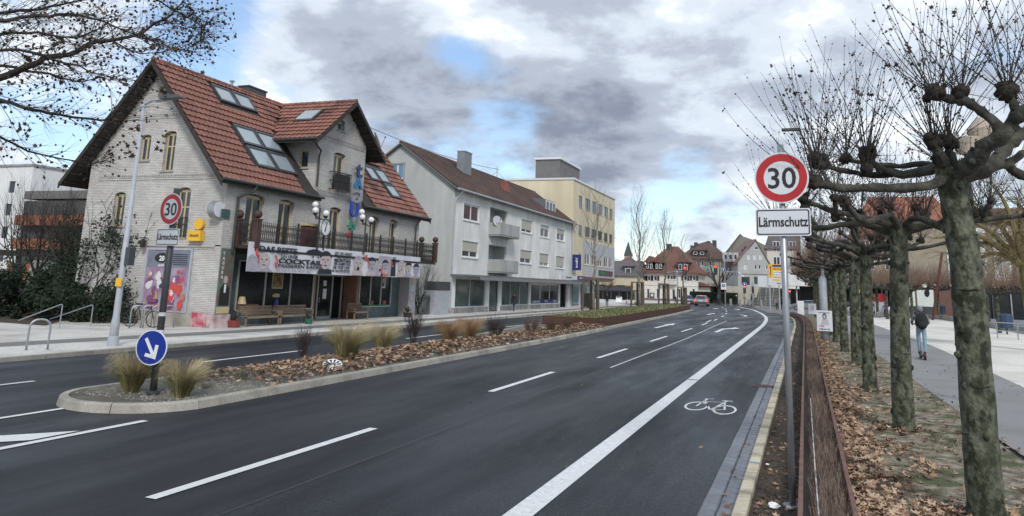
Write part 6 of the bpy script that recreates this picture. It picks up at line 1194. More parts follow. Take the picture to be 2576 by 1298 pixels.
# ================================================================ SIGNS
def disc_poly(r, n=40, cx=0, cy=0): return [(cx + r * math.cos(2 * math.pi * i / n), cy + r * math.sin(2 * math.pi * i / n)) for i in range(n)]
def rrect(u0, v0, u1, v1, r, n=5):
    P = []
    for cx, cy, a0 in ((u1 - r, v0 + r, -90), (u1 - r, v1 - r, 0), (u0 + r, v1 - r, 90), (u0 + r, v0 + r, 180)):
        for i in range(n + 1): a = R(a0 + 90 * i / n); P.append((cx + r * math.cos(a), cy + r * math.sin(a)))
    return P
def ring_mb(fr, r0, r1, d, n=44, w=.002):
    m = MB(); a = disc_poly(r0, n); b = disc_poly(r1, n); m.add([fr(*p, d) for p in a] + [fr(*p, d) for p in b], [(i, (i + 1) % n, n + (i + 1) % n, n + i) for i in range(n)]); return m
def limit_sign(base, cz, pz, yaw, label, group, postmat, postr, tilt=0.0, blue=None):
    t = thing('speed_limit_sign', label, 'road sign', base, group); bx, by, bz = base
    u = Vector((math.cos(yaw), math.sin(yaw), tilt)); n_ = Vector((math.sin(yaw), -math.cos(yaw), 0))
    o_ = obj('post', MB().tube([(bx, by, bz), (bx, by, cz + .42)], postr, 14), postmat, t, smooth=True)
    o_.data.polygons[-1].use_smooth = False
    f = frame(Vector((bx, by, cz)) + n_ * (postr + .03), u, n_)
    d = obj('disc', MB().fprism(f, disc_poly(.315), -.012, .0), M_SIGNW, t); obj('border', ring_mb(f, .295, .205, .0025), M_SIGNR, t)
    a = text_mb('30', .355, .98, .0015, .004, 'CENTER'); obj('numeral', put(a, f, 0, -.124, .004), M_SIGNK, t)
    f2 = frame(Vector((bx, by, pz)) + n_ * (postr + .03), u, n_)
    obj('plate', MB().fprism(f2, rrect(-.315, -.165, .315, .165, .025), -.012, 0), M_SIGNW, t)
    m = MB(); A_ = rrect(-.300, -.150, .300, .150, .025); B_ = rrect(-.287, -.137, .287, .137, .018); n = len(A_); m.add([f2(*p, .0025) for p in A_] + [f2(*p, .0025) for p in B_], [(i, (i + 1) % n, n + (i + 1) % n, n + i) for i in range(n)]); obj('plate_border', m, M_SIGNK, t)
    a = text_mb('Lärmschutz', .165, .735, .0015, .003, 'CENTER'); obj('plate_lettering', put(a, f2, 0, -.05, .004), M_SIGNK, t)
    m = MB()
    for z in (cz - .2, cz + .2, pz - .1, pz + .1): m.tube([(bx, by, z - .02), (bx, by, z + .02)], postr + .012, 12); m.bar(Vector((bx, by, z)), Vector((bx, by, z)) + n_ * (postr + .02), .03)
    obj('clamp', m, M_GALV, t)
    for k_ in ((-.03, .30), (.03, -.30)):
        obj('bolt', MB().tube([f(0, k_[1], .0), f(0, k_[1], .006)], .008, 8), M_GALV, t)
    return t
b = AG(1995, 1281); SX, SY = b.x, b.y
dirv = ray(1966, 449); 
c = AY(1967, 449, SY); p_ = AY(1971, 560, SY)
limit_sign((SX, SY, .03), c.z, p_.z, R(2) + R(-0.5), '30 speed limit sign with Lärmschutz plate on galvanised post beside the yellow kerb', 'speed limit signs', M_GALV, .038, tilt=.02)
obj('concrete_collar', MB().tube([(SX, SY, .0), (SX, SY, .05)], .11, 12), M_CONC, None)['kind'] = 'structure'
lb = AG(385, 985, .15); c = AX(440, 527, lb.x); p_ = AX(431, 597, lb.x)
lx, ly = lb.x, lb.y
c = AY(440, 527, ly); p_ = AY(431, 597, ly)
t = limit_sign((lx, ly, .12), c.z, p_.z, R(-6), '30 speed limit sign with Lärmschutz plate on the dark median post', 'speed limit signs', M_DGREY, .065)
q = AY(393, 873, ly)
bl = thing('arrow_sign', 'round blue sign with white diagonal arrow low on the dark median post', 'road sign', (lx, ly - .1, q.z)); f = frame((q.x, ly - .12, q.z), (math.cos(R(11)), math.sin(R(11)), 0), (math.sin(R(11)), -math.cos(R(11)), 0)); Rr = .33
obj('disc', MB().fprism(f, disc_poly(Rr), -.015, 0), M_WHITE, bl); obj('blue_face', MB().fprism(f, disc_poly(Rr - .022), .001, .004), M_SIGNB, bl)
mm = MB(); S_ = [(-.155, .15), (-.10, .185), (.062, -.085), (.085, .055), (.155, .045), (.115, -.215), (-.125, -.165), (-.105, -.105), (.012, -.125)]
mm.fprism(f, S_, .005, .008)
obj('arrow', mm, M_WHITE, bl)
m = MB()
for z in (1.55, 1.22): m.tube([(lx, ly, z), (lx, ly, z + .07)], .068, 14)
o = obj('reflective_sleeve', m, M_SIGNW, t)
m = MB(); m.tube([(lx, ly, .12), (lx, ly, .17)], .12, 12); obj('base_collar', m, M_DGREY, t)
# ================================================================ STREET LAMPS
b = AG(283, 870, .1); la = thing('street_lamp', 'tall grey street lamp with a single arm on the left pavement before the brick house', 'street lamp', (b.x, b.y, .1), 'street lamps'); top = AY(362, 258, b.y)
m = MB(); m.tube([(b.x, b.y, .1), (b.x, b.y, .8), (b.x, b.y, 1.0), (b.x, b.y, top.z)], [.13, .125, .10, .055], 14); obj('pole', m, M_GREY, la, smooth=True)
m = MB(); m.tube([(b.x, b.y, .1), (b.x, b.y, .38), (b.x, b.y, .4)], [.165, .165, .12], 14); obj('base', m, M_GREY, la)
h = AY(410, 248, b.y); h2 = AY(462, 248, b.y)
m = MB(); m.tube([(b.x, b.y, top.z - .05), (b.x + .3, b.y, top.z + .05), h], [.05, .045, .04], 8); obj('arm', m, M_GREY, la); m = MB(); m.hexa([(h.x - .05, b.y - .12, h.z - .03), (h2.x, b.y - .15, h.z - .02), (h2.x, b.y + .15, h.z - .02), (h.x - .05, b.y + .12, h.z - .03), (h.x, b.y - .06, h.z + .12), (h2.x - .2, b.y - .08, h.z + .10), (h2.x - .2, b.y + .08, h.z + .10), (h.x, b.y + .06, h.z + .12)]); obj('head', m, M_DGREY, la)
q = AY(306, 710, b.y); st_ = thing('pole_sticker', 'square yellow panel wrapped on the left street lamp pole', 'sticker', (q.x, b.y - .1, q.z)); obj('panel', MB().box(q.x - .12, b.y - .125, q.z - .13, q.x + .12, b.y - .10, q.z + .13), M_YEL, st_)
q = AY(322, 645, b.y); sb_ = thing('lamp_box', 'dark rounded sign back strapped to the left street lamp pole', 'box', (q.x, b.y, q.z)); obj('box', MB().box(q.x - .08, b.y - .05, q.z - .28, q.x + .10, b.y + .18, q.z + .28), M_DGREY, sb_)
b = AG(2076, 862); lc = thing('street_lamp', 'tall stepped grey street lamp with flat head among the pollarded tree row', 'street lamp', (.85, 43.6, 0), 'street lamps')
s1 = AY(2067, 694, 43.6); s2 = AY(2058, 324, 43.6); s3 = AY(1966, 326, 43.6); m = MB(); m.tube([(.88, 43.6, 0), (.88, 43.6, s1.z - .15), (.88, 43.6, s1.z)], [.21, .19, .08], 14); obj('base', m, M_GREY, lc, smooth=True); obj('pole', MB().tube([(.9, 43.6, s1.z), (s2.x, 43.6, s2.z)], [.08, .05], 10), M_GREY, lc)
m = MB(); m.bar((s2.x, 43.6, s2.z), (s3.x + .6, 43.6, s2.z), .06); obj('arm', m, M_GREY, lc); obj('head', MB().box(s3.x, 43.45, s2.z - .06, s3.x + .95, 43.75, s2.z + .07), M_DGREY, lc)
q0, q1 = AY(2056, 858, 43.2), AY(2093, 782, 43.2); pb = thing('election_poster', 'portrait poster board with a dark haired figure strapped to the grey stepped lamp', 'poster', ((q0.x + q1.x) / 2, 43.2, q0.z)); q0 = AY(2056, 832, 43.2)
f = frame((q0.x, 43.2, q0.z), (1, 0, 0), (0, -1, 0)); w_, h_ = q1.x - q0.x, q1.z - q0.z; obj('board', MB().obox(f, 0, 0, w_, h_, -.02, 0), M_SIGNW, pb)
obj('lettering', (lambda q: (setattr(q, 'v', [tuple(f(.08 + a, h_ - .14 + c, .004 + b)) for a, b, c in q.v]), q)[1])(blur_text(frame((0, 0, 0), (1, 0, 0), (0, 1, 0)), w_ - .2, .08)), M_SIGNK, pb); obj('print', MB().fprism(f, [(w_ * .25, h_ * .3), (w_ * .78, h_ * .3), (w_ * .7, h_ * .6), (w_ * .35, h_ * .6)], .003, .006), pm('poster_shirt', (0.42, 0.42, 0.44), rough=.7), pb); obj('print', MB().fprism(f, blob(w_ * .5, h_ * .72, .1, .15, 12), .007, .009), M_SIGNK, pb); obj('print', MB().fprism(f, blob(w_ * .5, h_ * .70, .06, .10, 12), .010, .012), BFACE, pb); obj('lettering', (lambda q: (setattr(q, 'v', [tuple(f(.08 + a, h_ * .2 + c, .004 + b)) for a, b, c in q.v]), q)[1])(blur_text(frame((0, 0, 0), (1, 0, 0), (0, 1, 0)), w_ * .4, .1)), pm('poster_text_red', (0.5, 0.04, 0.03), rough=.6), pb); obj('lettering', (lambda q: (setattr(q, 'v', [tuple(f(.1 + a, h_ * .06 + c, .004 + b)) for a, b, c in q.v]), q)[1])(blur_text(frame((0, 0, 0), (1, 0, 0), (0, 1, 0)), w_ * .7, .09)), M_SIGNK, pb)
# twin park lamp behind first tree
q = AY(2432, 368, 21); pl = thing('park_lamp', 'twin-headed park lamp with beige drum shades behind the nearest tree', 'lamp', (q.x, 21, 0)); q2 = AY(2476, 322, 21)
DR = pm('beige_drum', (0.36, 0.29, 0.23), (0.44, 0.37, 0.30), 3, .6); obj('drum', MB().tube([(q.x, 21, q.z - .18), (q.x, 21, q.z + .18), (q.x, 21, q.z + .2)], [.22, .30, .30], 18), DR, pl); m = MB(); m.tube([(q2.x, 21.2, q2.z - .3), (q2.x, 21.2, q2.z), (q2.x, 21.2, q2.z + .3)], [.28, .34, .12], 18); obj('drum', m, DR, pl); m = MB(); m.tube([(q.x, 21.1, 0), (q.x, 21.1, q.z - .15)], .06, 8); m.tube([(q.x, 21.1, q.z - .4), (q2.x, 21.2, q2.z - .3)], .04, 6); obj('pole', m, M_DGREY, pl)
# ================================================================ BIKE STANDS, BICYCLE, HANDRAILS
def hoop(x, y, ang, label, h=.82, w=.75, z0=.1):
    t = thing('bike_stand', label, 'bike stand', (x, y, z0), 'steel bicycle stands'); d = Vector((math.cos(ang), math.sin(ang), 0)); c = Vector((x, y, z0)); r = .22; pts = [c - d * w / 2]
    pts += [c + d * (-w / 2 + r - r * math.cos(R(a))) + Vector((0, 0, h - r + r * math.sin(R(a)))) for a in range(0, 91, 15)] + [c + d * (w / 2 - r + r * math.sin(R(a))) + Vector((0, 0, h - r + r * math.cos(R(a)))) for a in range(0, 91, 15)] + [c + d * w / 2]
    obj('tube', MB().tube(pts, .028, 10), M_GALV, t, smooth=True)
    for s in (-1, 1): e = c + d * s * w / 2; obj('foot_plate', MB().tube([e, e + Vector((0, 0, .012))], .07, 10), M_GALV, t)
hoop(-20.4, 16.25, R(60), 'steel hoop bicycle stand alone near the left kerb', .84, .52)
for k, (px, py) in enumerate(((342, 826), (370, 825), (395, 824), (420, 824))):
    q = AG(px, py, .1); hoop(q.x, q.y, R(55), ('first', 'second', 'third', 'fourth')[k] + ' steel stand from the left in the row by the gable poster', .9, .5)
def bicycle(x, y, ang, label):
    t = thing('bicycle', label, 'bicycle', (x, y, .1)); d = Vector((math.cos(ang), math.sin(ang), 0)); c = Vector((x, y, .1)); U = Vector((0, 0, 1)); W1 = c - d * .52 + U * .34; W2 = c + d * .52 + U * .34
    for w in (W1, W2):
        n = 22; m = MB(); m.tube([w + d * .33 * math.cos(2 * math.pi * i / n) + U * .33 * math.sin(2 * math.pi * i / n) for i in range(n + 1)], .022, 6); ww_ = obj('wheel', m, M_SIGNK, t)
        m = MB(); 
        for i in range(10): m.bar(w, w + d * .32 * math.cos(i * .628) + U * .32 * math.sin(i * .628), .005)
        obj('spokes', m, M_GALV, ww_, kind='stuff')
    m = MB(); B_ = c + U * .3 - d * .05; S = c - d * .2 + U * .82; H_ = c + d * .36 + U * .80
    for a, b in ((W1, B_), (B_, S), (W1, S), (B_, H_), (S, H_), (H_, W2)): m.bar(a, b, .03)
    obj('frame', m, M_BLACK, t); m = MB(); m.bar(H_, H_ + U * .2, .03); s_ = d.cross(U); m.bar(H_ + U * .2 - s_ * .28, H_ + U * .2 + s_ * .28, .03); obj('handlebar', m, M_BLACK, t); obj('saddle', MB().box(S.x - .12, S.y - .08, S.z + .08, S.x + .12, S.y + .08, S.z + .14), M_SIGNK, t)
q = AG(335, 824, .1); bicycle(q.x, q.y + .4, R(12), 'black bicycle parked at the stands beside the gable wall')
for k, (bx_, by_, tx, ty) in enumerate(((149, 826, 163, 766), (227, 822, 233, 767))):
    q = AG(bx_, by_, .1); z = AY(tx, ty, q.y).z; t = thing('handrail', ('left' if k == 0 else 'right') + ' of two slanted steel handrails in front of the dark shrubs', 'handrail', (q.x, q.y, .1), 'slanted handrails'); m = MB(); m.tube([(q.x, q.y, .1), (q.x, q.y, z - .05), (q.x - .1, q.y + .03, z), (q.x - 2.9, q.y + .5, .25)], .022, 8); obj('tube', m, M_GALV, t)
# ================================================================ JUNCTION FURNITURE
def P6g(x, y): return AG(*zz6(x, y))
def roundsign(par, c, r, mat, name='blue_disc', d=.06):
    f = frame((c.x, c.y - d, c.z), (1, 0, 0), (0, -1, 0)); o_ = obj('sign_disc', MB().fprism(f, disc_poly(r, 20), -.02, 0), M_WHITE, par); obj(name, MB().fprism(f, disc_poly(r * .9, 20), .002, .01), mat, o_); obj('sign_symbol', MB().fprism(f, [(-.05 * r / .3, -.15 * r / .3), (.05 * r / .3, -.15 * r / .3), (.05 * r / .3, .02), (.14 * r / .3, .02), (0, .17 * r / .3), (-.14 * r / .3, .02), (-.05 * r / .3, .02)], .012, .016), M_WHITE, o_)
def signal(par, c, lit=True, s=1.0):
    o_ = obj('signal_housing', MB().box(c.x - .19 * s, c.y - .12, c.z - .62 * s, c.x + .19 * s, c.y + .12, c.z + .45 * s), M_SIGNK, par)
    for k_, mt in enumerate((M_RED if lit else M_DGREY, M_DGREY, M_DGREY)):
        z = c.z + (.27 - k_ * .34) * s; obj('lens', MB().tube([(c.x, c.y - .125, z), (c.x, c.y - .15, z)], .14 * s, 12), mt, o_)
Yj = 128.0
def pole_thing(px, ptop, pbot, label, cat='traffic light', rad=.08, group='traffic lights at the junction', Y=Yj, nm='traffic_light'):
    a = AY(*zz6(px, pbot), Y); b = AY(*zz6(px, ptop), Y); t = thing(nm, label, cat, (a.x, Y, 0), group); obj('pole', MB().tube([(a.x, Y, 0), (a.x, Y, b.z)], rad, 8), M_GALV, t); return t, a.x
t, x = pole_thing(920, 595, 870, 'mast arm signal nearest the corner house with a red light and blue disc'); a = AY(*zz6(790, 612), Yj); b = AY(*zz6(1000, 600), Yj); obj('arm', MB().tube([(a.x, Yj, a.z), (x, Yj, b.z + .05), (b.x, Yj, b.z)], .06, 8), M_GALV, t); signal(t, AY(*zz6(1005, 583), Yj), True, 1.35); roundsign(t, AY(*zz6(915, 598), Yj - .3), .33, M_SIGNB)
t, x = pole_thing(1470, 460, 945, 'tall signal mast by the hedge with red light, blue discs and curved arm', Y=134); a = AY(*zz6(1357, 568), 134); b = AY(*zz6(1470, 600), 134); obj('arm', MB().tube([(a.x, 134, a.z + .1), (b.x, 134, a.z + .2)], .06, 8), M_GALV, t)
c1, c2, c3_ = AY(*zz6(1500, 600), 134), AY(*zz6(1620, 605), 134), AY(*zz6(1682, 660), 134); obj('curved_arm', MB().tube([(b.x, 134, c1.z), c1, c2, c3_], .06, 8), M_GALV, t); signal(t, a, True, 1.5); roundsign(t, AY(*zz6(1447, 580), 133.7), .36, M_SIGNB); c = AY(*zz6(1449, 765), 133.6); obj('square_sign', MB().box(c.x - .42, c.y - .03, c.z - .55, c.x + .42, c.y, c.z + .55), M_WHITE, t); roundsign(t, Vector((c.x, c.y, c.z + .12)), .28, M_SIGNB)
t, x = pole_thing(1690, 730, 990, 'signal post on the crossing island with blue disc above a red light'); signal(t, AY(*zz6(1690, 795), Yj - .1), True, 1.1); roundsign(t, AY(*zz6(1690, 744), Yj - .2), .34, M_SIGNB)
t, x = pole_thing(1785, 720, 960, 'signal post with its back turned before the stairs', Y=134); signal(t, AY(*zz6(1785, 800), 133.9), False, 1.0)
t, x = pole_thing(2210, 830, 990, 'red signal beyond the near post at the foot of the white canopy', Y=120); signal(t, AY(*zz6(2210, 845), 119.9), True, .95)
# direction signs
Y = 112.0; g = AG(*zz6(1985, 1040)); t = thing('direction_sign', 'large yellow direction sign above a grey one on thick posts at the bend', 'road sign', (g.x, Y, 0)); 
for px in (1985, 2095): x = AY(*zz6(px, 1000), Y).x; obj('post', MB().tube([(x, Y, 0), (x, Y, AY(*zz6(px, 520), Y).z)], .10, 10), M_GREY, t)
a, b = AY(*zz6(1965, 662), Y), AY(*zz6(2150, 515), Y); f = frame((a.x, Y - .12, a.z), (1, 0, 0), (0, -1, 0)); w_, h_ = b.x - a.x, b.z - a.z; pn = obj('yellow_panel', MB().fprism(f, rectp(0, 0, w_, h_), -.03, 0), M_YEL, t)
obj('blue_inset', MB().fprism(f, rectp(w_ * .25, h_ * .80, w_ * .97, h_ * .95), .003, .008), M_SIGNB, pn); obj('white_inset', MB().fprism(f, rectp(w_ * .28, h_ * .08, w_ * .97, h_ * .48), .003, .008), M_WHITE, pn); m = MB(); m.fprism(f, [(w_ * .12, h_ * .15), (w_ * .16, h_ * .15), (w_ * .16, h_ * .7), (w_ * .2, h_ * .7), (w_ * .14, h_ * .85), (w_ * .08, h_ * .7), (w_ * .12, h_ * .7)], .003, .008); obj('arrow', m, M_SIGNK, pn)
for v_ in (.60, .32, .14): obj('lettering', (lambda q: (setattr(q, 'v', [tuple(f(w_ * .32 + a, h_ * v_ + c, .009 + b)) for a, b, c in q.v]), q)[1])(blur_text(frame((0, 0, 0), (1, 0, 0), (0, 1, 0)), w_ * .5, .22)), M_SIGNK, pn, kind='stuff')
a, b = AY(*zz6(1968, 752), Y), AY(*zz6(2150, 672), Y); f = frame((a.x, Y - .12, a.z), (1, 0, 0), (0, -1, 0)); w_, h_ = b.x - a.x, b.z - a.z; pn = obj('grey_panel', MB().fprism(f, rectp(0, 0, w_, h_), -.03, 0), M_SIGNW, t); obj('yellow_inset', MB().fprism(f, rectp(w_ * .3, h_ * .6, w_ * .75, h_ * .82), .003, .008), M_YEL, pn); obj('lettering', (lambda q: (setattr(q, 'v', [tuple(f(w_ * .5 + a, h_ * .18 + c, .004 + b)) for a, b, c in q.v]), q)[1])(blur_text(frame((0, 0, 0), (1, 0, 0), (0, 1, 0)), w_ * .3, .22)), M_SIGNK, pn, kind='stuff')
Y = 124.0; a, b = AY(*zz6(1845, 770), Y), AY(*zz6(1945, 650), Y); t = thing('info_board', 'plain white information board on two poles left of the yellow direction sign', 'sign', (a.x, Y, 0)); obj('panel', MB().box(a.x, Y, a.z, b.x, Y + .05, b.z), M_SIGNW, t)
for px in (1870, 1935): x = AY(*zz6(px, 900), Y).x; obj('post', MB().tube([(x, Y + .1, 0), (x, Y + .1, b.z)], .05, 6), M_GALV, t)
# sign boards, barrier, bollards
Y = 118.0; a, b = AY(*zz6(330, 995), Y), AY(*zz6(438, 920), Y); t = thing('barrier_board', 'red and white chequered road works barrier by the cafe', 'barrier', (a.x, Y, 0)); nx, nz = 6, 3
RW = pm('barrier_red', (0.48, 0.06, 0.05), rough=.5)
for i in range(nx):
    for j in range(nz): x0 = a.x + (b.x - a.x) * i / nx; x1 = a.x + (b.x - a.x) * (i + 1) / nx; z0 = .25 + (b.z - .25) * j / nz; z1 = .25 + (b.z - .25) * (j + 1) / nz - .06; obj('panel', MB().box(x0, Y, z0, x1, Y + .04, z1), RW if (i + j) % 2 else M_WHITE, t)
m = MB(); m.box(a.x, Y - .3, 0, a.x + .1, Y + .3, .3); m.box(b.x - .1, Y - .3, 0, b.x, Y + .3, .3); obj('foot', m, M_DGREY, t)
Y = 120; a, b = AY(*zz6(210, 950), Y), AY(*zz6(278, 888), Y); t = thing('pavement_sign', 'white advertising board standing before the cafe front', 'sign', (a.x, Y, 0)); obj('panel', MB().hexa([(a.x, Y, 0.1), (b.x, Y, .1), (b.x, Y + .05, .1), (a.x, Y + .05, .1), (a.x, Y + .3, b.z), (b.x, Y + .3, b.z), (b.x, Y + .35, b.z), (a.x, Y + .35, b.z)]), M_WHITE, t); obj('print', MB().fprism(frame(((a.x + b.x) / 2, Y + .1, 1.0), (1, 0, 0), (0, -1, .0)), blob(0, 0, .5, .12, 12), .06, .09), M_DGREY, t)
for k, (px, py, lab) in enumerate(((600, 868, 'framed white notice board on the corner house wall'),)):
    a, b = AY(*zz6(603, 893), 154.8), AY(*zz6(655, 842), 154.8); t = thing('notice_board', lab, 'notice board', (a.x, 154.8, a.z)); obj('panel', MB().box(a.x, 154.75, a.z, b.x, 154.85, b.z), M_DGREY, t); obj('print', MB().box(a.x + .2, 154.7, a.z + .2, b.x - .2, 154.74, b.z - .2), M_SIGNW, t)
for k, (px, lab) in enumerate(((1530, 'left'), (1640, 'middle'), (1880, 'right'))):
    g = AY(*zz6(px, 940), 132); t = thing('bollard', lab + ' of the short stone bollards before the hedge and stairs', 'bollard', (g.x, 132, 0), 'stone bollards'); obj('body', MB().tube([(g.x, 132, 0), (g.x, 132, 1.0), (g.x, 132, 1.15)], [.2, .19, .05], 8), M_CONC, t)
a, b = AY(2104, 790, 100), AY(2083, 745, 100)
for k, (x0, x1, y0, y1, Y, lab) in enumerate(((2085 - 33, 2085 - 18, 800, 756, 90, 'white rectangular pillar sign at the end of the hedge'), )):
    a, b = AY(x0 + 0, y0, Y), AY(x1, y1, Y); a = AY(2007, 793, Y); b = AY(2022, 757, Y); t = thing('white_pillar', lab, 'pillar', (a.x, Y, 0)); obj('body', MB().box(a.x, Y, 0, b.x, Y + .3, b.z), M_WHITE, t)
Y = 80.0; a = AY(2034, 790, Y); b = AY(2053, 764, Y); t = thing('election_poster', 'small distant election poster on a post beyond the grey stepped lamp', 'poster', (a.x, Y, 0)); obj('board', MB().box(a.x, Y, a.z, b.x, Y + .03, b.z), M_SIGNW, t); obj('print', MB().box(a.x + .2, Y - .01, a.z + .35, b.x - .2, Y, b.z - .2), pm('poster_shirt', (0.42, 0.42, 0.44)), t); obj('post', MB().tube([((a.x + b.x) / 2, Y + .08, 0), ((a.x + b.x) / 2, Y + .08, b.z + .1)], .05, 6), M_GALV, t)
m = MB(); x = AY(2370, 700, 95).x; t = thing('red_pole', 'tall slim rusty red leaning pole in the gravel yard', 'pole', (13.6, 95, 0)); a = AG(2346, 806); b = AY(2370, 635, a.y); obj('pole', MB().tube([(a.x, a.y, 0), (b.x, a.y, b.z)], .13, 8), pm('red_brown_pole', (0.10, 0.03, 0.025), (0.14, 0.045, 0.035), 3, .7), t)
for k, (px, py, lab, s) in enumerate(((2371, 797, 'dark blue litter bin on a post beyond the gravel yard', .8), (2534, 842, 'dark blue litter bin beside railing at the right edge', 1.0))):
    g = AG(px, py); t = thing('litter_bin', lab, 'bin', (g.x, g.y, 0), 'blue litter bins'); obj('body', MB().tube([(g.x, g.y, .45), (g.x, g.y, 1.35), (g.x, g.y, 1.45)], [.42, .45, .3], 10), pm('bin_blue', (0.03, 0.055, 0.10), rough=.5), t); obj('post', MB().tube([(g.x, g.y, 0), (g.x, g.y, .5)], .06, 6), M_DGREY, t)
t = thing('railing', 'low steel tube railing near the right edge of the gravel yard', 'railing', (15, 60, 0)); g0, g1 = AG(2510, 852), AG(2574, 858); m = MB(); m.tube([(g0.x, g0.y, 1.0), (g1.x + 2, g1.y, 1.0)], .03, 6); m.tube([(g0.x, g0.y, .5), (g1.x + 2, g1.y, .5)], .03, 6); obj('rail', m, M_GALV, t)
for k in range(4): x = g0.x + (g1.x + 2 - g0.x) * k / 3; y = g0.y + (g1.y - g0.y) * k / 3; obj('post', MB().tube([(x, y, 0), (x, y, 1.0)], .035, 6), M_GALV, t)
# ================================================================ CARS
def car(x, y, ang, mat, label, rear=True, s=1.0, brake=False):
    t = thing('parked_car' if not brake else 'car', label, 'car', (x, y, 0)); c_, s_ = math.cos(ang), math.sin(ang)
    def T(m): m.v = [(x + (a * c_ - b * s_) * s, y + (a * s_ + b * c_) * s, c * s) for a, b, c in m.v]; return m
    prof = [(-2.15, .32), (-2.18, .62), (-2.12, .88), (-1.75, .98), (-1.55, 1.05), (.95, 1.02), (1.85, .86), (2.1, .66), (2.12, .34)]
    def loft(prof, w0, w1, zref):
        m = MB(); n = len(prof); vs = []
        for sx in (-1, -.82, .82, 1):
            for (l, z) in prof: k = 1 - (0.10 if abs(sx) == 1 else 0) * 0; vs.append((sx * (w0 if z < zref else w1), l * (.985 if abs(sx) == 1 else 1.0), z if abs(sx) < 1 else z - .03))
        m.add(vs, [(i * n + j, i * n + (j + 1) % n, (i + 1) * n + (j + 1) % n, (i + 1) * n + j) for i in range(3) for j in range(n)] + [tuple(range(n)), tuple(range(3 * n, 4 * n))]); return m
    obj('body', T(loft(prof, .88, .83, .9)), mat, t, bevel=.03)
    cab = [(-1.72, .98), (-1.28, 1.40), (-.9, 1.47), (.1, 1.45), (.95, 1.0)]; m = MB(); n = len(cab); m.add([(-.80 if z < 1.1 else -.62, l, z) for l, z in cab] + [(.80 if z < 1.1 else .62, l, z) for l, z in cab], [tuple(range(n)), tuple(range(n, 2 * n))] + [(i, (i + 1) % n, n + (i + 1) % n, n + i) for i in range(n)]); obj('cabin', T(m), mat, t, bevel=.03)
    g = MB(); g.add([(-.66, -1.70, 1.02), (.66, -1.70, 1.02), (.55, -1.33, 1.37), (-.55, -1.33, 1.37)], [(0, 1, 2, 3)]); g.v = [(a, b - .02, c + .01) for a, b, c in g.v]; obj('rear_window', T(g), M_GLASS, t)
    g = MB(); g.add([(-.7, .90, 1.04), (.7, .90, 1.04), (.55, .16, 1.42), (-.55, .16, 1.42)], [(0, 1, 2, 3)]); g.v = [(a, b + .02, c + .01) for a, b, c in g.v]; obj('windscreen', T(g), M_GLASS, t)
    for sx in (-1, 1): g = MB(); g.add([(sx * .80, -1.4, 1.06), (sx * .80, .75, 1.06), (sx * .655, .1, 1.40), (sx * .655, -1.15, 1.40)], [(0, 1, 2, 3)]); g.v = [(a + sx * .012, b, c) for a, b, c in g.v]; obj('side_window', T(g), M_GLASS, t)
    for sx in (-1, 1):
        for l in (-1.3, 1.35): wl_ = obj('wheel', T(MB().tube([(sx * .70, l, .31), (sx * .90, l, .31)], .31, 16)), M_SIGNK, t); obj('rim', T(MB().tube([(sx * .895, l, .31), (sx * .91, l, .31)], .19, 12)), M_GALV, wl_)
        obj('tail_light', T(MB().box(sx * .82 - .12, -2.2, .62, sx * .82 + .05, -2.12, .92)), M_RED if brake else pm('tail_red', (0.3, 0.02, 0.02), rough=.3), t); obj('headlight', T(MB().box(sx * .7 - .15, 2.05, .6, sx * .7 + .15, 2.12, .76)), M_WHITE, t); obj('mirror', T(MB().box(sx * .95 - .08, .6, .98, sx * .95 + .08, .7, 1.1)), mat, t)
    obj('number_plate', T(MB().box(-.26, -2.22, .66, .26, -2.19, .77)), M_WHITE, t); obj('bumper', T(MB().box(-.84, -2.22, .34, .84, -2.1, .56)), M_DGREY, t)
    if brake: obj('brake_light', T(MB().box(-.2, -1.38, 1.40, .2, -1.33, 1.44)), M_RED, t)
    return t
SIL = pm('silver_paint', (0.26, 0.28, 0.31), (0.30, 0.32, 0.35), 1, .3, metal=.5); BLU = pm('blue_paint', (0.06, 0.10, 0.16), rough=.3, metal=.3); WHP = pm('white_paint', (0.62, 0.63, 0.64), rough=.3)
car(-14.7, 121.5, R(2), SIL, 'silver saloon car with red brake lights driving away past the median', brake=True, s=1.08)
car(-18.4, 132, R(14), BLU, 'dark blue car partly hidden behind the end of the median')
g = AY(2175, 772, 113); car(g.x, 113, R(90), WHP, 'white car side on between the distant tree trunks'); g = AY(2030, 768, 119); car(g.x, 119, R(80), SIL, 'silver car crossing beyond the near sign post under the canopy')
g = AY(2122, 770, 121); car(g.x, 121, R(90), pm('black_paint', (0.02, 0.02, 0.022), rough=.3), 'black car side on in front of the white canopy')
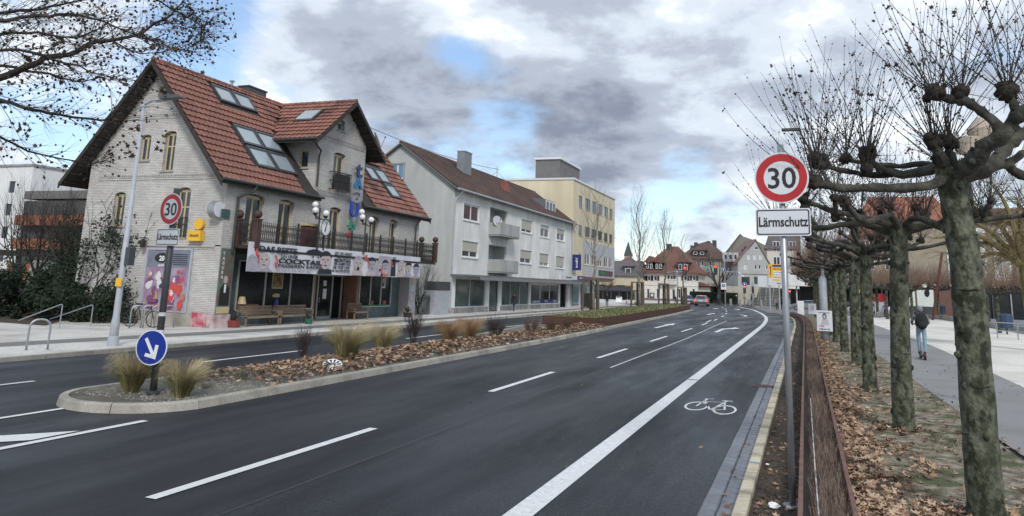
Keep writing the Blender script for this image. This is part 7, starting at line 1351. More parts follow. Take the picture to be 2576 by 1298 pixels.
# ================================================================ PEOPLE
def person(x, y, z, h, face, jac, trs, label, stride=.16, armsw=.12, arms=None, lean=0.0, hair=None, shoe=M_SIGNK, hood=None, legs=None, objects=None):
    t = thing('person', label, 'person', (x, y, z)); k = h / 1.78; ca, sa = math.cos(face), math.sin(face)
    def W_(p): a, b, c = p; a += 0; b += lean * max(0, c - .9); return Vector(((a * ca - b * sa) * k, (a * sa + b * ca) * k, c * k))
    s = stride; L = legs or [((-.10, 0, .90), (-.11, s * .75, .50), (-.11, s * .8, .09), (-.12, s * .8 + .17, .04)), ((.10, 0, .90), (.11, -s * .35, .49), (.11, -s * 1.25, .12), (.12, -s * 1.25 + .15, .04))]
    A = arms or [((-.21, 0, 1.42), (-.27, -armsw, 1.14), (-.25, -armsw * .2, .90), (-.25, armsw * .2, .80)), ((.21, 0, 1.42), (.27, armsw, 1.14), (.25, armsw * 1.8, .92), (.25, armsw * 2.3, .83))]
    import bmesh
    bm = bmesh.new(); sk = bm.verts.layers.skin.verify(); reg = {}
    def V(p, r, root=False):
        v = bm.verts.new(W_(p)); v[sk].radius = (r * k, r * k); v[sk].use_root = root; return v
    pel = V((0, 0, .95), .15, True); wst = V((0, 0, 1.12), .145); chs = V((0, .0, 1.33), .165); nk0 = V((0, 0, 1.47), .085); nk = V((0, .01, 1.53), .058); hd = V((0, .02, 1.62), .095); hd2 = V((0, .02, 1.72), .085)
    for a, b in ((pel, wst), (wst, chs), (chs, nk0), (nk0, nk), (nk, hd), (hd, hd2)): bm.edges.new((a, b))
    for leg in L:
        r_ = (.095, .07, .048, .04); p = pel
        for q, r in zip(leg, r_): v = V(q, r); bm.edges.new((p, v)); p = v
    for arm in A:
        r_ = (.07, .055, .042, .038); p = chs
        for q, r in zip(arm, r_): v = V(q, r); bm.edges.new((p, v)); p = v
    me = bpy.data.meshes.new('body'); bm.to_mesh(me); bm.free(); o = bpy.data.objects.new('body', me); COL.objects.link(o)
    o.modifiers.new('s', 'SKIN').use_smooth_shade = True; sb = o.modifiers.new('u', 'SUBSURF'); sb.levels = 1; sb.render_levels = 1
    me2 = bpy.data.meshes.new_from_object(o.evaluated_get(bpy.context.evaluated_depsgraph_get())); bpy.data.objects.remove(o)
    for mt in (jac, trs, shoe, M_SKIN): me2.materials.append(mt)
    hands = [W_(a[3]) for a in A]; necks = W_((0, .01, 1.53)).z
    for p in me2.polygons:
        c = p.center; i = 0
        if c.z < .09 * k: i = 2
        elif c.z < .93 * k and min((c - W_(l[q])).length for l in L for q in (0, 1, 2)) < .33 * k and min((c - h2).length for h2 in hands) > .12 * k: i = 1
        elif c.z > necks: i = 3
        elif min((c - h2).length for h2 in hands) < .07 * k: i = 3
        p.material_index = i; p.use_smooth = True
    o = bpy.data.objects.new('body', me2); COL.objects.link(o); o.parent = t
    # five fingers per hand
    if h * 1 > 2.0 or True:
        fm = MB()
        for a in A:
            w_, e_ = W_(a[3]), W_(a[2]); d = (w_ - e_).normalized(); sd_ = d.cross(Vector((0, 0, 1))); sd_ = sd_.normalized() if sd_.length > .01 else Vector((1, 0, 0))
            for q in range(5): o0 = w_ + sd_ * (q - 2) * .018 * k; ln = (.05, .075, .08, .075, .06)[q] * k; fm.tube([o0, o0 + d * ln * .6, o0 + d * ln + Vector((0, 0, -.01))], [.010 * k, .009 * k, .006 * k], 5)
        obj2 = obj('fingers', fm, M_SKIN, None, kind='stuff'); obj2.parent = t
    hr = hood or hair or pm('brown_hair', (0.06, 0.04, 0.03), rough=.8); c = W_((0, 0.0, 1.665)); m = MB(); m.ball(c, .118 * k, 12, 9, (.92, 1.0, 1.06))
    m.f = [f_ for f_ in m.f if not (sum(m.v[i][2] for i in f_) / 4 < c.z - (.0 if not hood else .08) * k and (sum((Vector(m.v[i]) - c for i in f_), Vector()).dot(W_((0, 1, 0)) - W_((0, 0, 0))) > 0))]; m.m = [0] * len(m.f)
    o = obj('hood' if hood else 'hair', m, hr, None, smooth=True); o.parent = t
    fm = MB()
    for sx in (-.032, .032): e = W_((sx, .118, 1.66)); fm.ball(e, .011 * k, 6, 4)
    o = obj('eyes', fm, M_SIGNK, None, kind='stuff'); o.parent = t
    o = obj('nose', MB().ball(W_((0, .118, 1.625)), .016 * k, 6, 4), M_SKIN, None); o.parent = t
    return t, W_
JG = pm('grey_jacket', (0.17, 0.165, 0.185), (0.22, 0.215, 0.235), 6, .9); JN = pm('light_jeans', (0.16, 0.25, 0.34), (0.24, 0.34, 0.43), 5, .9); BK = pm('black_cloth', (0.012, 0.012, 0.014), (0.02, 0.02, 0.022), 6, .9); DN = pm('dark_jeans', (0.03, 0.035, 0.055), rough=.9); BLC = pm('blue_jacket', (0.03, 0.17, 0.36), rough=.8); GRC = pm('pale_check_coat', (0.42, 0.41, 0.40), (0.10, 0.10, 0.10), 14, .9, lo=.47, hi=.53); WC = pm('white_scarf', (0.6, 0.6, 0.6), rough=.9)
# scooter rider
g = AG(2322, 903, .03); rx, ry = g.x, g.y; hh_ = AY(2318, 770, ry).z
hs = hh_ - .20; kx = hs / 1.78
pr_, W_ = person(rx, ry, .20, hs * 1.0, 0.0, JG, JN, 'person in grey hooded jacket and pale jeans riding a scooter away with a black backpack', hood=JG,
    legs=[((-.10, 0, .90), (-.10, .05, .50), (-.09, .06, .09), (-.10, .22, .035)), ((.10, -.02, .90), (.09, -.10, .50), (.07, -.20, .09), (.08, -.04, .035))],
    arms=[((-.21, 0, 1.42), (-.29, .10, 1.17), (-.24, .34, 1.08), (-.22, .42, 1.08)), ((.21, 0, 1.42), (.29, .10, 1.17), (.24, .34, 1.08), (.22, .42, 1.08))], lean=.03)
bp = thing('backpack', 'black rounded backpack worn by the scooter rider', 'backpack', (rx, ry, 1.2)); z0 = .20; m = MB(); m.ball((rx + .02, ry - .24 * kx, z0 + 1.24 * kx), .26 * kx, 14, 10, (.82, .55, 1.25)); obj('sack', m, BK, bp, smooth=True); m = MB(); m.ball((rx + .02, ry - .36 * kx, z0 + 1.10 * kx), .16 * kx, 12, 8, (1.0, .5, .8)); obj('pocket', m, BK, bp, smooth=True)
for s in (-1, 1): obj('strap', MB().tube([(rx + s * .14, ry - .15, z0 + 1.45 * kx), (rx + s * .17, ry, z0 + 1.52 * kx), (rx + s * .17, ry + .17 * kx, z0 + 1.38 * kx), (rx + s * .18, ry - .05, z0 + 1.05 * kx)], .025, 6), BK, bp)
sc_ = thing('scooter', 'black electric kick scooter under the rider on the asphalt path', 'scooter', (rx, ry, .03)); obj('deck', MB().box(rx - .09, ry - .35, .14, rx + .09, ry + .45, .19), M_SIGNK, sc_, bevel=.01)
for yy in (-.52, .62): obj('wheel', MB().tube([(rx - .03, ry + yy, .17), (rx + .04, ry + yy, .17)], .165, 18), M_SIGNK, sc_)
obj('mudguard', MB().tube([(rx, ry - .36, .22), (rx, ry - .52, .29), (rx, ry - .68, .24)], .035, 6), M_DGREY, sc_); obj('rear_light', MB().box(rx - .03, ry - .71, .2, rx + .03, ry - .69, .25), pm('tail_red', (0.3, 0.02, 0.02)), sc_)
obj('stem', MB().tube([(rx, ry + .60, .2), (rx, ry + .50, z0 + 1.12 * kx)], .025, 8), M_SIGNK, sc_); obj('handlebar', MB().tube([(rx - .28 * kx, ry + .47, z0 + 1.10 * kx), (rx + .28 * kx, ry + .47, z0 + 1.10 * kx)], .018, 8), M_SIGNK, sc_)
def walker(px, py, top, face, jac, trs, label, z=0.03, **kw):
    g = AG(px, py, z); h = AY(px, top, g.y).z - z; return person(g.x, g.y, z, max(1.5, min(h, 1.95)), face, jac, trs, label, **kw)
walker(1292, 783, 739, R(-20), BK, DN, 'person in dark coat walking on the pavement before the grey building', z=.1)
walker(*zz6(110, 1000), zz6(0, 862)[1], R(180), BK, BK, 'person in black standing on the pavement near the cafe', z=.1, stride=.03)
walker(*zz6(1598, 995), zz6(0, 865)[1], R(-90), BK, BK, 'pedestrian in black and white striding over the crossing', hair=WC, stride=.28)
walker(*zz6(1690, 982), zz6(0, 855)[1], R(-80), BK, BK, 'pedestrian in black long coat behind the island signal post', stride=.1)
walker(*zz6(1772, 990), zz6(0, 848)[1], R(80), BK, pm('pale_trousers', (0.3, 0.34, 0.38)), 'pedestrian in long black coat and pale trousers below the stairs', stride=.2)
walker(*zz6(2065, 1040), zz6(0, 885)[1], R(180), GRC, BK, 'person in pale chequered coat waiting beside the direction sign', stride=.04, hair=pm('fair_hair', (0.4, 0.32, 0.2)))
walker(*zz6(2125, 1040), zz6(0, 880)[1], R(180), BK, BK, 'person in black half hidden behind the near steel post', stride=.03)
g = AG(*zz6(1385, 975)); t, W_ = person(g.x, g.y, .25, 1.6, R(-90), BLC, BK, 'cyclist in bright blue jacket crossing in front of the hedge', stride=.2, lean=.15)
bicycle(g.x, g.y + .05, R(0), 'dark bicycle ridden by the blue jacketed cyclist')
walker(2100 + 0, 786, 757, R(90), DN, DN, 'person in dark blue striding behind the tree row', stride=.3)
walker(zz6(900, 0)[0], zz6(0, 985)[1], zz6(0, 868)[1], R(60), BK, pm('grey_trousers', (0.12, 0.11, 0.1)), 'person in black jacket bending by the staked trees', stride=.15, lean=.25)
g = AG(2228, 800); person(g.x, g.y, .03, 1.65, R(150), pm('purple_jacket', (0.2, 0.12, 0.3)), BK, 'small distant person in purple jacket near the white kiosk', stride=.1)
walker(2243, 805, 765, R(10), WC, BK, 'person in white top half hidden by the second trunk', stride=.05)
# ================================================================ TREES AND PLANTS
def AD(x, y, d): return CAM_O + ray(x, y).normalized() * d
def rv(s=1.0): return Vector((random.uniform(-s, s), random.uniform(-s, s), random.uniform(-s, s)))
def spline(pts, n=4):
    P = [Vector(p) for p in pts]; out_ = []
    for i in range(len(P) - 1):
        p0, p1, p2, p3 = P[max(i - 1, 0)], P[i], P[i + 1], P[min(i + 2, len(P) - 1)]
        for k in range(n):
            t = k / n; out_.append(.5 * ((2 * p1) + (p2 - p0) * t + (2 * p0 - 5 * p1 + 4 * p2 - p3) * t * t + (3 * p1 - p0 - 3 * p2 + p3) * t ** 3))
    return out_ + [P[-1]]
def limb_mb(pts, r0, r1, n=9, lump=.15):
    P = spline(pts, 4); m = MB(); k = len(P); m.tube([p + rv(r0 * .22) if 0 < i < k - 1 else p for i, p in enumerate(P)], [(r0 + (r1 - r0) * i / (k - 1)) * random.uniform(1 - lump, 1 + lump * 1.3) for i in range(k)], n)
    for q in range(k // 2): p = random.choice(P[1:-1]); m.ball(p + rv(r0 * .7), r0 * random.uniform(.25, .5), 7, 5, lump=.25)
    return m
def twig(m, p, d, L_, r=.007, seg=6, nodes=True, leaf=None, bend=.18, ns=4):
    pts = [p]; dd = d.normalized()
    side = rv(1).normalized() * bend
    for i in range(seg):
        dd = (dd + side * .16 + rv(.05) + Vector((0, 0, .05))).normalized(); pts.append(pts[-1] + dd * L_ / seg)
    m.tube(pts, [r * (1 - .75 * i / seg) for i in range(seg + 1)], ns, caps=False)
    if nodes:
        for i in range(1, seg + 1):
            for q in range(nodes if isinstance(nodes, int) and nodes is not True else 1):
                t = pts[i - 1].lerp(pts[i], random.random()); m.ball(t + rv(.006), r * random.uniform(1.2, 2.0), 4, 3)
    if leaf is not None and random.random() < .38:
        for q in range(random.choice((1, 1, 2, 3))):
            c = pts[-1 - random.choice((0, 0, 1))] + Vector((random.uniform(-.03, .03), random.uniform(-.03, .03), -random.uniform(.02, .07))); dead_leaf(leaf, c, random.uniform(.024, .042))
    return pts
LEAF5 = [(0, -.9), (.35, -.35), (.95, -.35), (.55, .05), (.75, .65), (.25, .45), (0, 1.0), (-.25, .45), (-.75, .65), (-.55, .05), (-.95, -.35), (-.35, -.35)]
def dead_leaf(m, c, s, n=None, mi=0, curl=.35, flat_=False):
    if flat_: n = Vector((random.uniform(-.35, .35), random.uniform(-.35, .35), 1)).normalized()
    else: n = rv(1).normalized()
    a = n.orthogonal().normalized(); b = n.cross(a); th = random.uniform(0, 6.28); a, b = a * math.cos(th) + b * math.sin(th), b * math.cos(th) - a * math.sin(th)
    vs = [c] + [c + (a * x + b * y * random.uniform(.85, 1.1)) * s + n * s * curl * (x * x + .5 * y * y) * random.uniform(.3, 1.2) for x, y in LEAF5]
    m.cur = mi; m.add(vs, [(0, i + 1, (i + 1) % 12 + 1) for i in range(12)])
def knob_mb(c, r):
    m = MB(); m.ball(c, r, 10, 8, (1, 1, .95), .22)
    for i in range(5): m.ball(c + rv(r * .8), r * random.uniform(.35, .6), 7, 5, lump=.2)
    return m
def plane_tree(root, trunk_pts, trunk_r, limbs, knobs, twl, ntw, seedleaf=True, tr=.0065, dark=False):
    """limbs: (points, r0, r1); knobs: (centre, radius)"""
    P = spline(trunk_pts, 5); k = len(P); m = MB(); rr = []
    for i in range(k):
        t = i / (k - 1); r = trunk_r[0] + (trunk_r[1] - trunk_r[0]) * t
        if t < .12: r *= 1 + .28 * (1 - t / .12) ** 2
        if t > .9: r *= 1 + .25 * ((t - .9) / .1)
        rr.append(r * random.uniform(.965, 1.035))
    m.tube(P, rr, 18); 
    for q in range(16):
        p = P[random.randrange(2, k - 1)]; a = random.uniform(0, 6.28); r = trunk_r[0] * .96; m.ball(p + Vector((math.cos(a) * r, math.sin(a) * r, 0)), random.uniform(.015, .045), 7, 5, (1, 1, 1.5), .2)
    obj('trunk', m, M_BARK, root, smooth=True)
    cr = MB()
    for q in range(11):       # wrinkled rings of the bark
        i = random.randrange(int(k * .2), k - 1); a0 = random.uniform(0, 6.28); ln = random.uniform(.5, 1.5); dz = random.uniform(-.05, .05)
        cr.tube([P[i] + Vector((math.cos(a0 + ln * j / 7) * rr[i] * .985, math.sin(a0 + ln * j / 7) * rr[i] * .985, dz + random.uniform(-.008, .008))) for j in range(8)], [.004] + [random.uniform(.006, .013) for _ in range(6)] + [.004], 5)
    obj('bark_crease', cr, M_KNOB, root, kind='stuff')
    for pts, r0, r1 in limbs: obj('limb', limb_mb(pts, r0, r1), M_LIMB, root, smooth=True)
    tw = MB(); lf = MB()
    for c, r in knobs:
        obj('knob', knob_mb(Vector(c), r), M_KNOB, root, smooth=True); c = Vector(c)
        for i in range(ntw):
            a = random.uniform(0, 6.28); e = random.uniform(.25, 1.45); d = Vector((math.cos(a) * math.cos(e), math.sin(a) * math.cos(e), math.sin(e)))
            twig(tw, c + d * r * .7, d + Vector((0, 0, .35)), twl * random.uniform(.45, 1.1), tr * random.uniform(.7, 1.2), 7, nodes=1 if seedleaf else False, leaf=lf if seedleaf else None, bend=random.uniform(.15, .6))
        for i in range(ntw // 2):
            d = rv(1).normalized(); twig(tw, c + d * r * .6, d, twl * random.uniform(.08, .28), tr * .8, 3, nodes=False)
    o = obj('twigs', tw, M_DTWIG if dark else (M_TWIG if seedleaf else M_TWIGF), root, kind='stuff')  # near trees take the darker twig colour for a backlit look against the sky
    if lf.v: obj('dead_leaves', lf, M_LEAFD, root, kind='stuff')
def Dq(x, y, d): return AY(x, y, d)
# ---- first tree, traced limb by limb
b0 = AG(2484, 1340); TY = 10.35
t1 = thing('plane_tree', 'nearest pollarded plane tree with thick leaning trunk at the right edge', 'tree', (b0.x, TY, 0), 'pollarded plane trees in the row by the path')
tp = [Dq(x, y, TY) for x, y in ((2488, 1362), (2478, 1250), (2462, 1050), (2447, 860), (2436, 740), (2426, 640), (2408, 540), (2396, 470), (2393, 425))]
tp[0].z = -.05
L1 = [([Dq(2385, 445, TY), Dq(2330, 466, TY - .2), Dq(2203, 473, TY - .3), Dq(2091, 470, TY - .4), Dq(2055, 460, TY - .4)], .075, .05),
      ([Dq(2395, 420, TY), Dq(2340, 425, TY + .2), Dq(2270, 440, TY + .3), Dq(2215, 425, TY + .3), Dq(2185, 400, TY + .3)], .075, .05),
      ([Dq(2270, 436, TY + .3), Dq(2190, 440, TY + .5), Dq(2110, 425, TY + .5), Dq(2058, 410, TY + .5)], .05, .04),
      ([Dq(2380, 425, TY + .3), Dq(2320, 412, TY + .8), Dq(2240, 418, TY + 1.0), Dq(2130, 402, TY + 1.2)], .055, .035),
      ([Dq(2091, 470, TY - .4), Dq(2080, 450, TY - .2), Dq(2068, 432, TY)], .035, .03),
      ([Dq(2392, 440, TY), Dq(2365, 395, TY - .2), Dq(2352, 365, TY - .2)], .09, .06), ([Dq(2395, 430, TY), Dq(2392, 395, TY), Dq(2388, 365, TY)], .08, .06),
      ([Dq(2400, 450, TY), Dq(2440, 415, TY - .3), Dq(2466, 385, TY - .5), Dq(2523, 332, TY - .7), Dq(2570, 285, TY - .8), Dq(2640, 260, TY - .9)], .13, .08),
      ([Dq(2520, 335, TY - .7), Dq(2495, 300, TY - .7), Dq(2440, 262, TY - .6), Dq(2395, 250, TY - .5), Dq(2358, 238, TY - .5)], .07, .05),
      ([Dq(2440, 262, TY - .6), Dq(2428, 250, TY - .5), Dq(2418, 238, TY - .5)], .05, .04), ([Dq(2570, 290, TY - .8), Dq(2550, 262, TY - .8), Dq(2536, 238, TY - .8)], .06, .05),
      ([Dq(2405, 450, TY), Dq(2470, 430, TY + .1), Dq(2510, 400, TY + .3), Dq(2545, 355, TY + .5), Dq(2600, 325, TY + .6)], .12, .08),
      ([Dq(2410, 450, TY), Dq(2466, 430, TY + .4), Dq(2523, 413, TY + .8), Dq(2580, 445, TY + 1.0), Dq(2660, 450, TY + 1.2)], .09, .06),
      ([Dq(2523, 413, TY + .8), Dq(2560, 395, TY + 1.0), Dq(2600, 370, TY + 1.1)], .06, .045)]
K1 = [(Dq(2048, 458, TY - .4), .11), (Dq(2070, 412, TY + .2), .10), (Dq(2053, 405, TY + .5), .13), (Dq(2182, 388, TY + .3), .12), (Dq(2180, 425, TY + .2), .09), (Dq(2128, 399, TY + 1.2), .09), (Dq(2350, 358, TY - .2), .11), (Dq(2388, 358, TY), .11), (Dq(2352, 232, TY - .5), .13), (Dq(2418, 232, TY - .5), .11), (Dq(2534, 230, TY - .8), .13), (Dq(2360, 400, TY - .1), .09), (Dq(2640, 250, TY - .9), .12), (Dq(2608, 318, TY + .6), .12)]
L1 = [(a_, r0 * .86, r1 * .82) for a_, r0, r1 in L1]; K1 = [(c_, r_ * .88) for c_, r_ in K1]
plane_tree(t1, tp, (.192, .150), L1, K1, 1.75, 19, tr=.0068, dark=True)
# ---- generic pollards
def pollard(root, H=3.75, r=.17, nl=7, Lr=(1.3, 2.3), twl=1.6, ntw=10, leanv=(0, 0), seedleaf=True, tr=.007, dark=False):
    x, y, _ = root.location; lx, ly = leanv; top = Vector((x + lx, y + ly, H))
    tp = [Vector((x, y, -.05)), Vector((x + lx * .1, y, H * .3)), Vector((x + lx * .5, y + ly * .4, H * .65)), top]
    limbs, knobs = [], []; a0 = random.uniform(0, 6.28)
    for i in range(nl):
        a = a0 + 2 * math.pi * i / nl + random.uniform(-.25, .25); L_ = random.uniform(*Lr); up = random.uniform(.0, .35); d = Vector((math.cos(a), math.sin(a), 0)); s = Vector((-d.y, d.x, 0)) * random.uniform(-.3, .3)
        p = [top - Vector((0, 0, random.uniform(.05, .3))), top + d * L_ * .3 + Vector((0, 0, random.uniform(-.05, .15))), top + d * L_ * .65 + s + Vector((0, 0, up * .4 + random.uniform(-.1, .1))), top + d * L_ + s * 1.5 + Vector((0, 0, up + random.uniform(0, .2)))]
        limbs.append((p, .07, .04)); knobs.append((p[-1] + Vector((0, 0, .04)), random.uniform(.075, .115)))
        if random.random() < .75:
            q = p[2]; e = q + d * random.uniform(.1, .4) - s * 1.5 + Vector((0, 0, random.uniform(.2, .5))); limbs.append(([q, q.lerp(e, .5) + rv(.06), e], .045, .03)); knobs.append((e, random.uniform(.065, .1)))
        if random.random() < .4: knobs.append((p[1] + Vector((0, 0, .18)), .08)); limbs.append(([p[1], p[1] + Vector((0, 0, .16))], .04, .04))
    plane_tree(root, tp, (r, r * .8), limbs, knobs, twl, ntw, seedleaf, tr, dark)
order = ['second', 'third', 'fourth', 'fifth', 'sixth', 'seventh', 'eighth', 'ninth', 'tenth', 'eleventh', 'twelfth', 'thirteenth', 'fourteenth', 'fifteenth']
row = [(1.60, 16.3, 3.75, .19), (1.47, 22.3, 3.65, .175), (1.62, 30.2, 3.75, .19), (1.5, 36.6, 3.7, .17), (1.47, 43.8, 3.7, .22)]
for k, (x, y, H, r) in enumerate(row):
    t = thing('plane_tree', order[k] + ' pollarded plane tree from the camera in the row beside the rusty hedge edging', 'tree', (x, y, 0), 'pollarded plane trees in the row by the path')
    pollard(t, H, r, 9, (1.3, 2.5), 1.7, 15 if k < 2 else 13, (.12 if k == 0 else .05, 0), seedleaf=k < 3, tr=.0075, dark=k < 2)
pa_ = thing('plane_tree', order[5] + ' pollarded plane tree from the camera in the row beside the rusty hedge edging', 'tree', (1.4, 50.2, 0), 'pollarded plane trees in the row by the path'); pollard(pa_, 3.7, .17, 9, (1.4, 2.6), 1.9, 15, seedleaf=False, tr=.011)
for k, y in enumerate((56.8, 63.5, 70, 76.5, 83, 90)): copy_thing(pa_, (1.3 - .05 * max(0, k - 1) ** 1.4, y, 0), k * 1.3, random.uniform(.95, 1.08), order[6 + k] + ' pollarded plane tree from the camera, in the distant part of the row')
pb_ = thing('plane_tree', 'pollarded tree on the gravel yard nearest the right edge railing', 'tree', (13.35, 67.2, 0), 'pollarded trees round the gravel yard'); pollard(pb_, 2.9, .15, 9, (1.5, 2.9), 2.3, 18, seedleaf=False, tr=.014)
yard = [(8.1, 92, 1.1, 'beside the small white kiosk'), (11.0, 96.5, 1.1, 'just left of the scooter rider'), (17.5, 92.4, 1.15, 'behind the thick near trunk on its right'), (5.2, 104, 1.1, 'at the far end of the path'), (14.2, 101, 1.15, 'next to the leaning red pole'), (20.4, 84, 1.1, 'behind the right edge railing'), (23.5, 90, 1.2, 'far behind the right edge railing'), (2.6, 101, 1.05, 'between the row and the white canopy'), (21, 72, 1.1, 'outermost at the right'), (26, 99, 1.2, 'before the brick building windows at far right'), (8.5, 109, 1.2, 'before the brown brick end wall'), (18.0, 110, 1.2, 'along the side street opposite the yard'), (12.4, 112, 1.2, 'beside the bright poster stand')]
for k, (x, y, s, lab) in enumerate(yard): copy_thing(pb_, (x, y, 0), k * 1.7, s, 'pollarded tree ' + lab)
# ---- recursive bare trees
def branch(m, p, d, L_, r, lev, ups=.12, ns=5, ratio=.62, nb=(3, 4), spread=.6, wob=.12, tips=None):
    seg = 5 if lev > 0 else 4; pts = [p]; dd = d.normalized(); rr = [r]
    for i in range(seg): dd = (dd + rv(wob) + Vector((0, 0, ups))).normalized(); pts.append(pts[-1] + dd * L_ / seg); rr.append(r * (1 - .62 * (i + 1) / seg))
    m.tube(pts, rr, ns if lev > 1 else (4 if lev == 1 else 3), caps=False)
    if lev == 0:
        if tips is not None: tips.append(pts[-1])
        return
    for i in range(random.randint(*nb)):
        t = random.uniform(.25, .95); j = min(int(t * seg), seg - 1); q = pts[j].lerp(pts[j + 1], t * seg - j); e = (pts[j + 1] - pts[j]).normalized(); s = e.orthogonal().normalized(); s = Matrix.Rotation(random.uniform(0, 6.28), 3, e) @ s
        branch(m, q, e + s * random.uniform(spread * .6, spread * 1.4), L_ * ratio * random.uniform(.7, 1.15), max(rr[j] * .58, .004), lev - 1, ups, ns, ratio, nb, spread, wob, tips)
    branch(m, pts[-1], dd, L_ * ratio, max(rr[-1] * .9, .004), lev - 1, ups, ns, ratio, nb, spread, wob, tips)
def young_tree(x, y, z, H, label, stakes=True, mat=M_BIRCH, r=.11, lo=.3, spread=.75, nbr=15):
    t = thing('young_tree', label, 'tree', (x, y, z), 'staked young trees on the median'); m = MB(); P = [Vector((x + random.uniform(-.08, .08) * i, y, z + H * i / 8)) for i in range(9)]; m.tube(P, [r * (1 - .85 * i / 8) + .008 for i in range(9)], 9); obj('trunk', m, mat, t, smooth=True)
    c = MB()
    for i in range(nbr):
        k = lo + (0.92 - lo) * i / nbr; q = Vector((x, y, z + H * k)); a = i * 2.4; branch(c, q, Vector((math.cos(a) * spread, math.sin(a) * spread, .9)), H * .30 * (1.25 - k), (.045 if H > 11 else .035) * (1.15 - k), 2, .12, 4, .6, (3, 4), .5, .09)
    obj('crown', c, pm('grey_brown_twig', (0.12, 0.10, 0.085), (0.24, 0.21, 0.18), 2, .9), t)
    if stakes:
        s = thing('tree_stakes', 'wooden stakes with cross bars around the ' + label.split(' young')[0] + ' young tree', 'stakes', (x, y, z), 'tree stakes on the median')
        for dx, dy in ((-.75, -.5), (.55, -.5), (.15, .7), (-.35, .6)): obj('post', MB().tube([(x + dx, y + dy, z), (x + dx * .9, y + dy * .9, z + 2.55)], .11, 8), M_POST, s)
        m = MB(); zt = z + 2.5; P_ = [(-.70, -.48), (.52, -.48), (.15, .66), (-.33, .56)]
        for (a, b), (c_, d_) in zip(P_, P_[1:] + P_[:1]): m = MB(); m.bar((x + a, y + b, zt), (x + c_, y + d_, zt), .12); obj('cross_bar', m, M_POST, s)
young_tree(-15.8, 60.5, .45, 9.8, 'nearest young tree on the median lawn with mottled pale trunk', spread=.9, nbr=20, lo=.36, r=.13)
young_tree(-16.3, 81.5, .45, 12.0, 'tallest feathery young tree on the median lawn', r=.14, nbr=34, lo=.22, spread=.55)
young_tree(-16.5, 99.0, .45, 12.0, 'third young tree on the median lawn from the camera', mat=M_POST, nbr=30, lo=.25, spread=.5)
young_tree(-16.0, 111.0, .1, 10.0, 'farthest young tree near the end of the median', mat=M_POST)
def bare_tree(name, label, cat, x, y, z, H, r, mat, lev=4, spread=.75, nb=(3, 4), trunk_h=.25, group=None, ups=.10, nmain=6, bmat=None):
    t = thing(name, label, cat, (x, y, z), group); m = MB(); th = H * trunk_h; m.tube([(x, y, z), (x + .05, y, z + th * .5), (x, y, z + th)], [r * 1.15, r, r * .85], 10); obj('trunk', m, bmat or mat, t); c = MB()
    for i in range(nmain): a = i * 2.399; branch(c, Vector((x, y, z + th * random.uniform(.75, 1))), Vector((math.cos(a) * spread, math.sin(a) * spread, 1)), H * .33, r * .55, lev - 1, ups, 5, .66, nb, .6, .12)
    obj('crown', c, mat, t); return t
q = AY(*zz6(1395, 830), 144); bare_tree('bare_tree', 'dark leafless tree in front of the beige brown-roofed house', 'tree', q.x, 144, 0, 11.5, .3, M_DTWIG, 4, .7)
q = AY(*zz6(110, 800), 140); bare_tree('bare_tree', 'leafless tree beside the cafe at the yellow building corner', 'tree', q.x, 140, 0, 6.5, .14, M_DTWIG, 4, .8)
bare_tree('bare_shrub', 'tall leafless shrub against the grey gable wall beside the brick house', 'shrub', -25.2, 48.6, .1, 5.4, .07, M_DTWIG, 4, .45, nmain=9, trunk_h=.05, ups=.14)
for k, (px, Y) in enumerate(((1980, 150), )): pass
w_ = thing('weeping_tree', 'olive yellow leafless tree with arching limbs behind the thick near trunk', 'tree', (17.5, 50, 0)); c = MB(); bx_ = AY(2600, 700, 45).x; by_ = 45.0
m = MB(); m.tube([(bx_, by_, 0), (bx_ - .2, by_, 2), (bx_ - .3, by_, 4.2)], [.4, .34, .3], 10); obj('trunk', m, M_OLIVE, w_)
WT = pm('willow_twig', (0.13, 0.10, 0.045), (0.22, 0.17, 0.085), 2, .9)
for i, (ex, ey) in enumerate(((2400, 640), (2380, 560), (2440, 520), (2500, 470), (2540, 560), (2420, 690), (2350, 600), (2560, 500))):
    e = AY(ex, ey, by_ + random.uniform(-2, 2)); s = Vector((bx_ - .3, by_, 4.0)); mid = s.lerp(e, .5) + Vector((0, 0, .9)); P = spline([s, mid, e], 5); c.tube(P, [.16 - .012 * j for j in range(len(P))], 6, caps=False)
    for j in range(1, len(P)):
        for q_ in range(4): branch(c, P[j], Vector((random.uniform(-1, 1), random.uniform(-1, 1), random.uniform(-.2, 1))), random.uniform(.8, 1.7), .022, 1, -.12, 4, .7, (3, 5), .5, .12)
obj('crown', c, WT, w_)
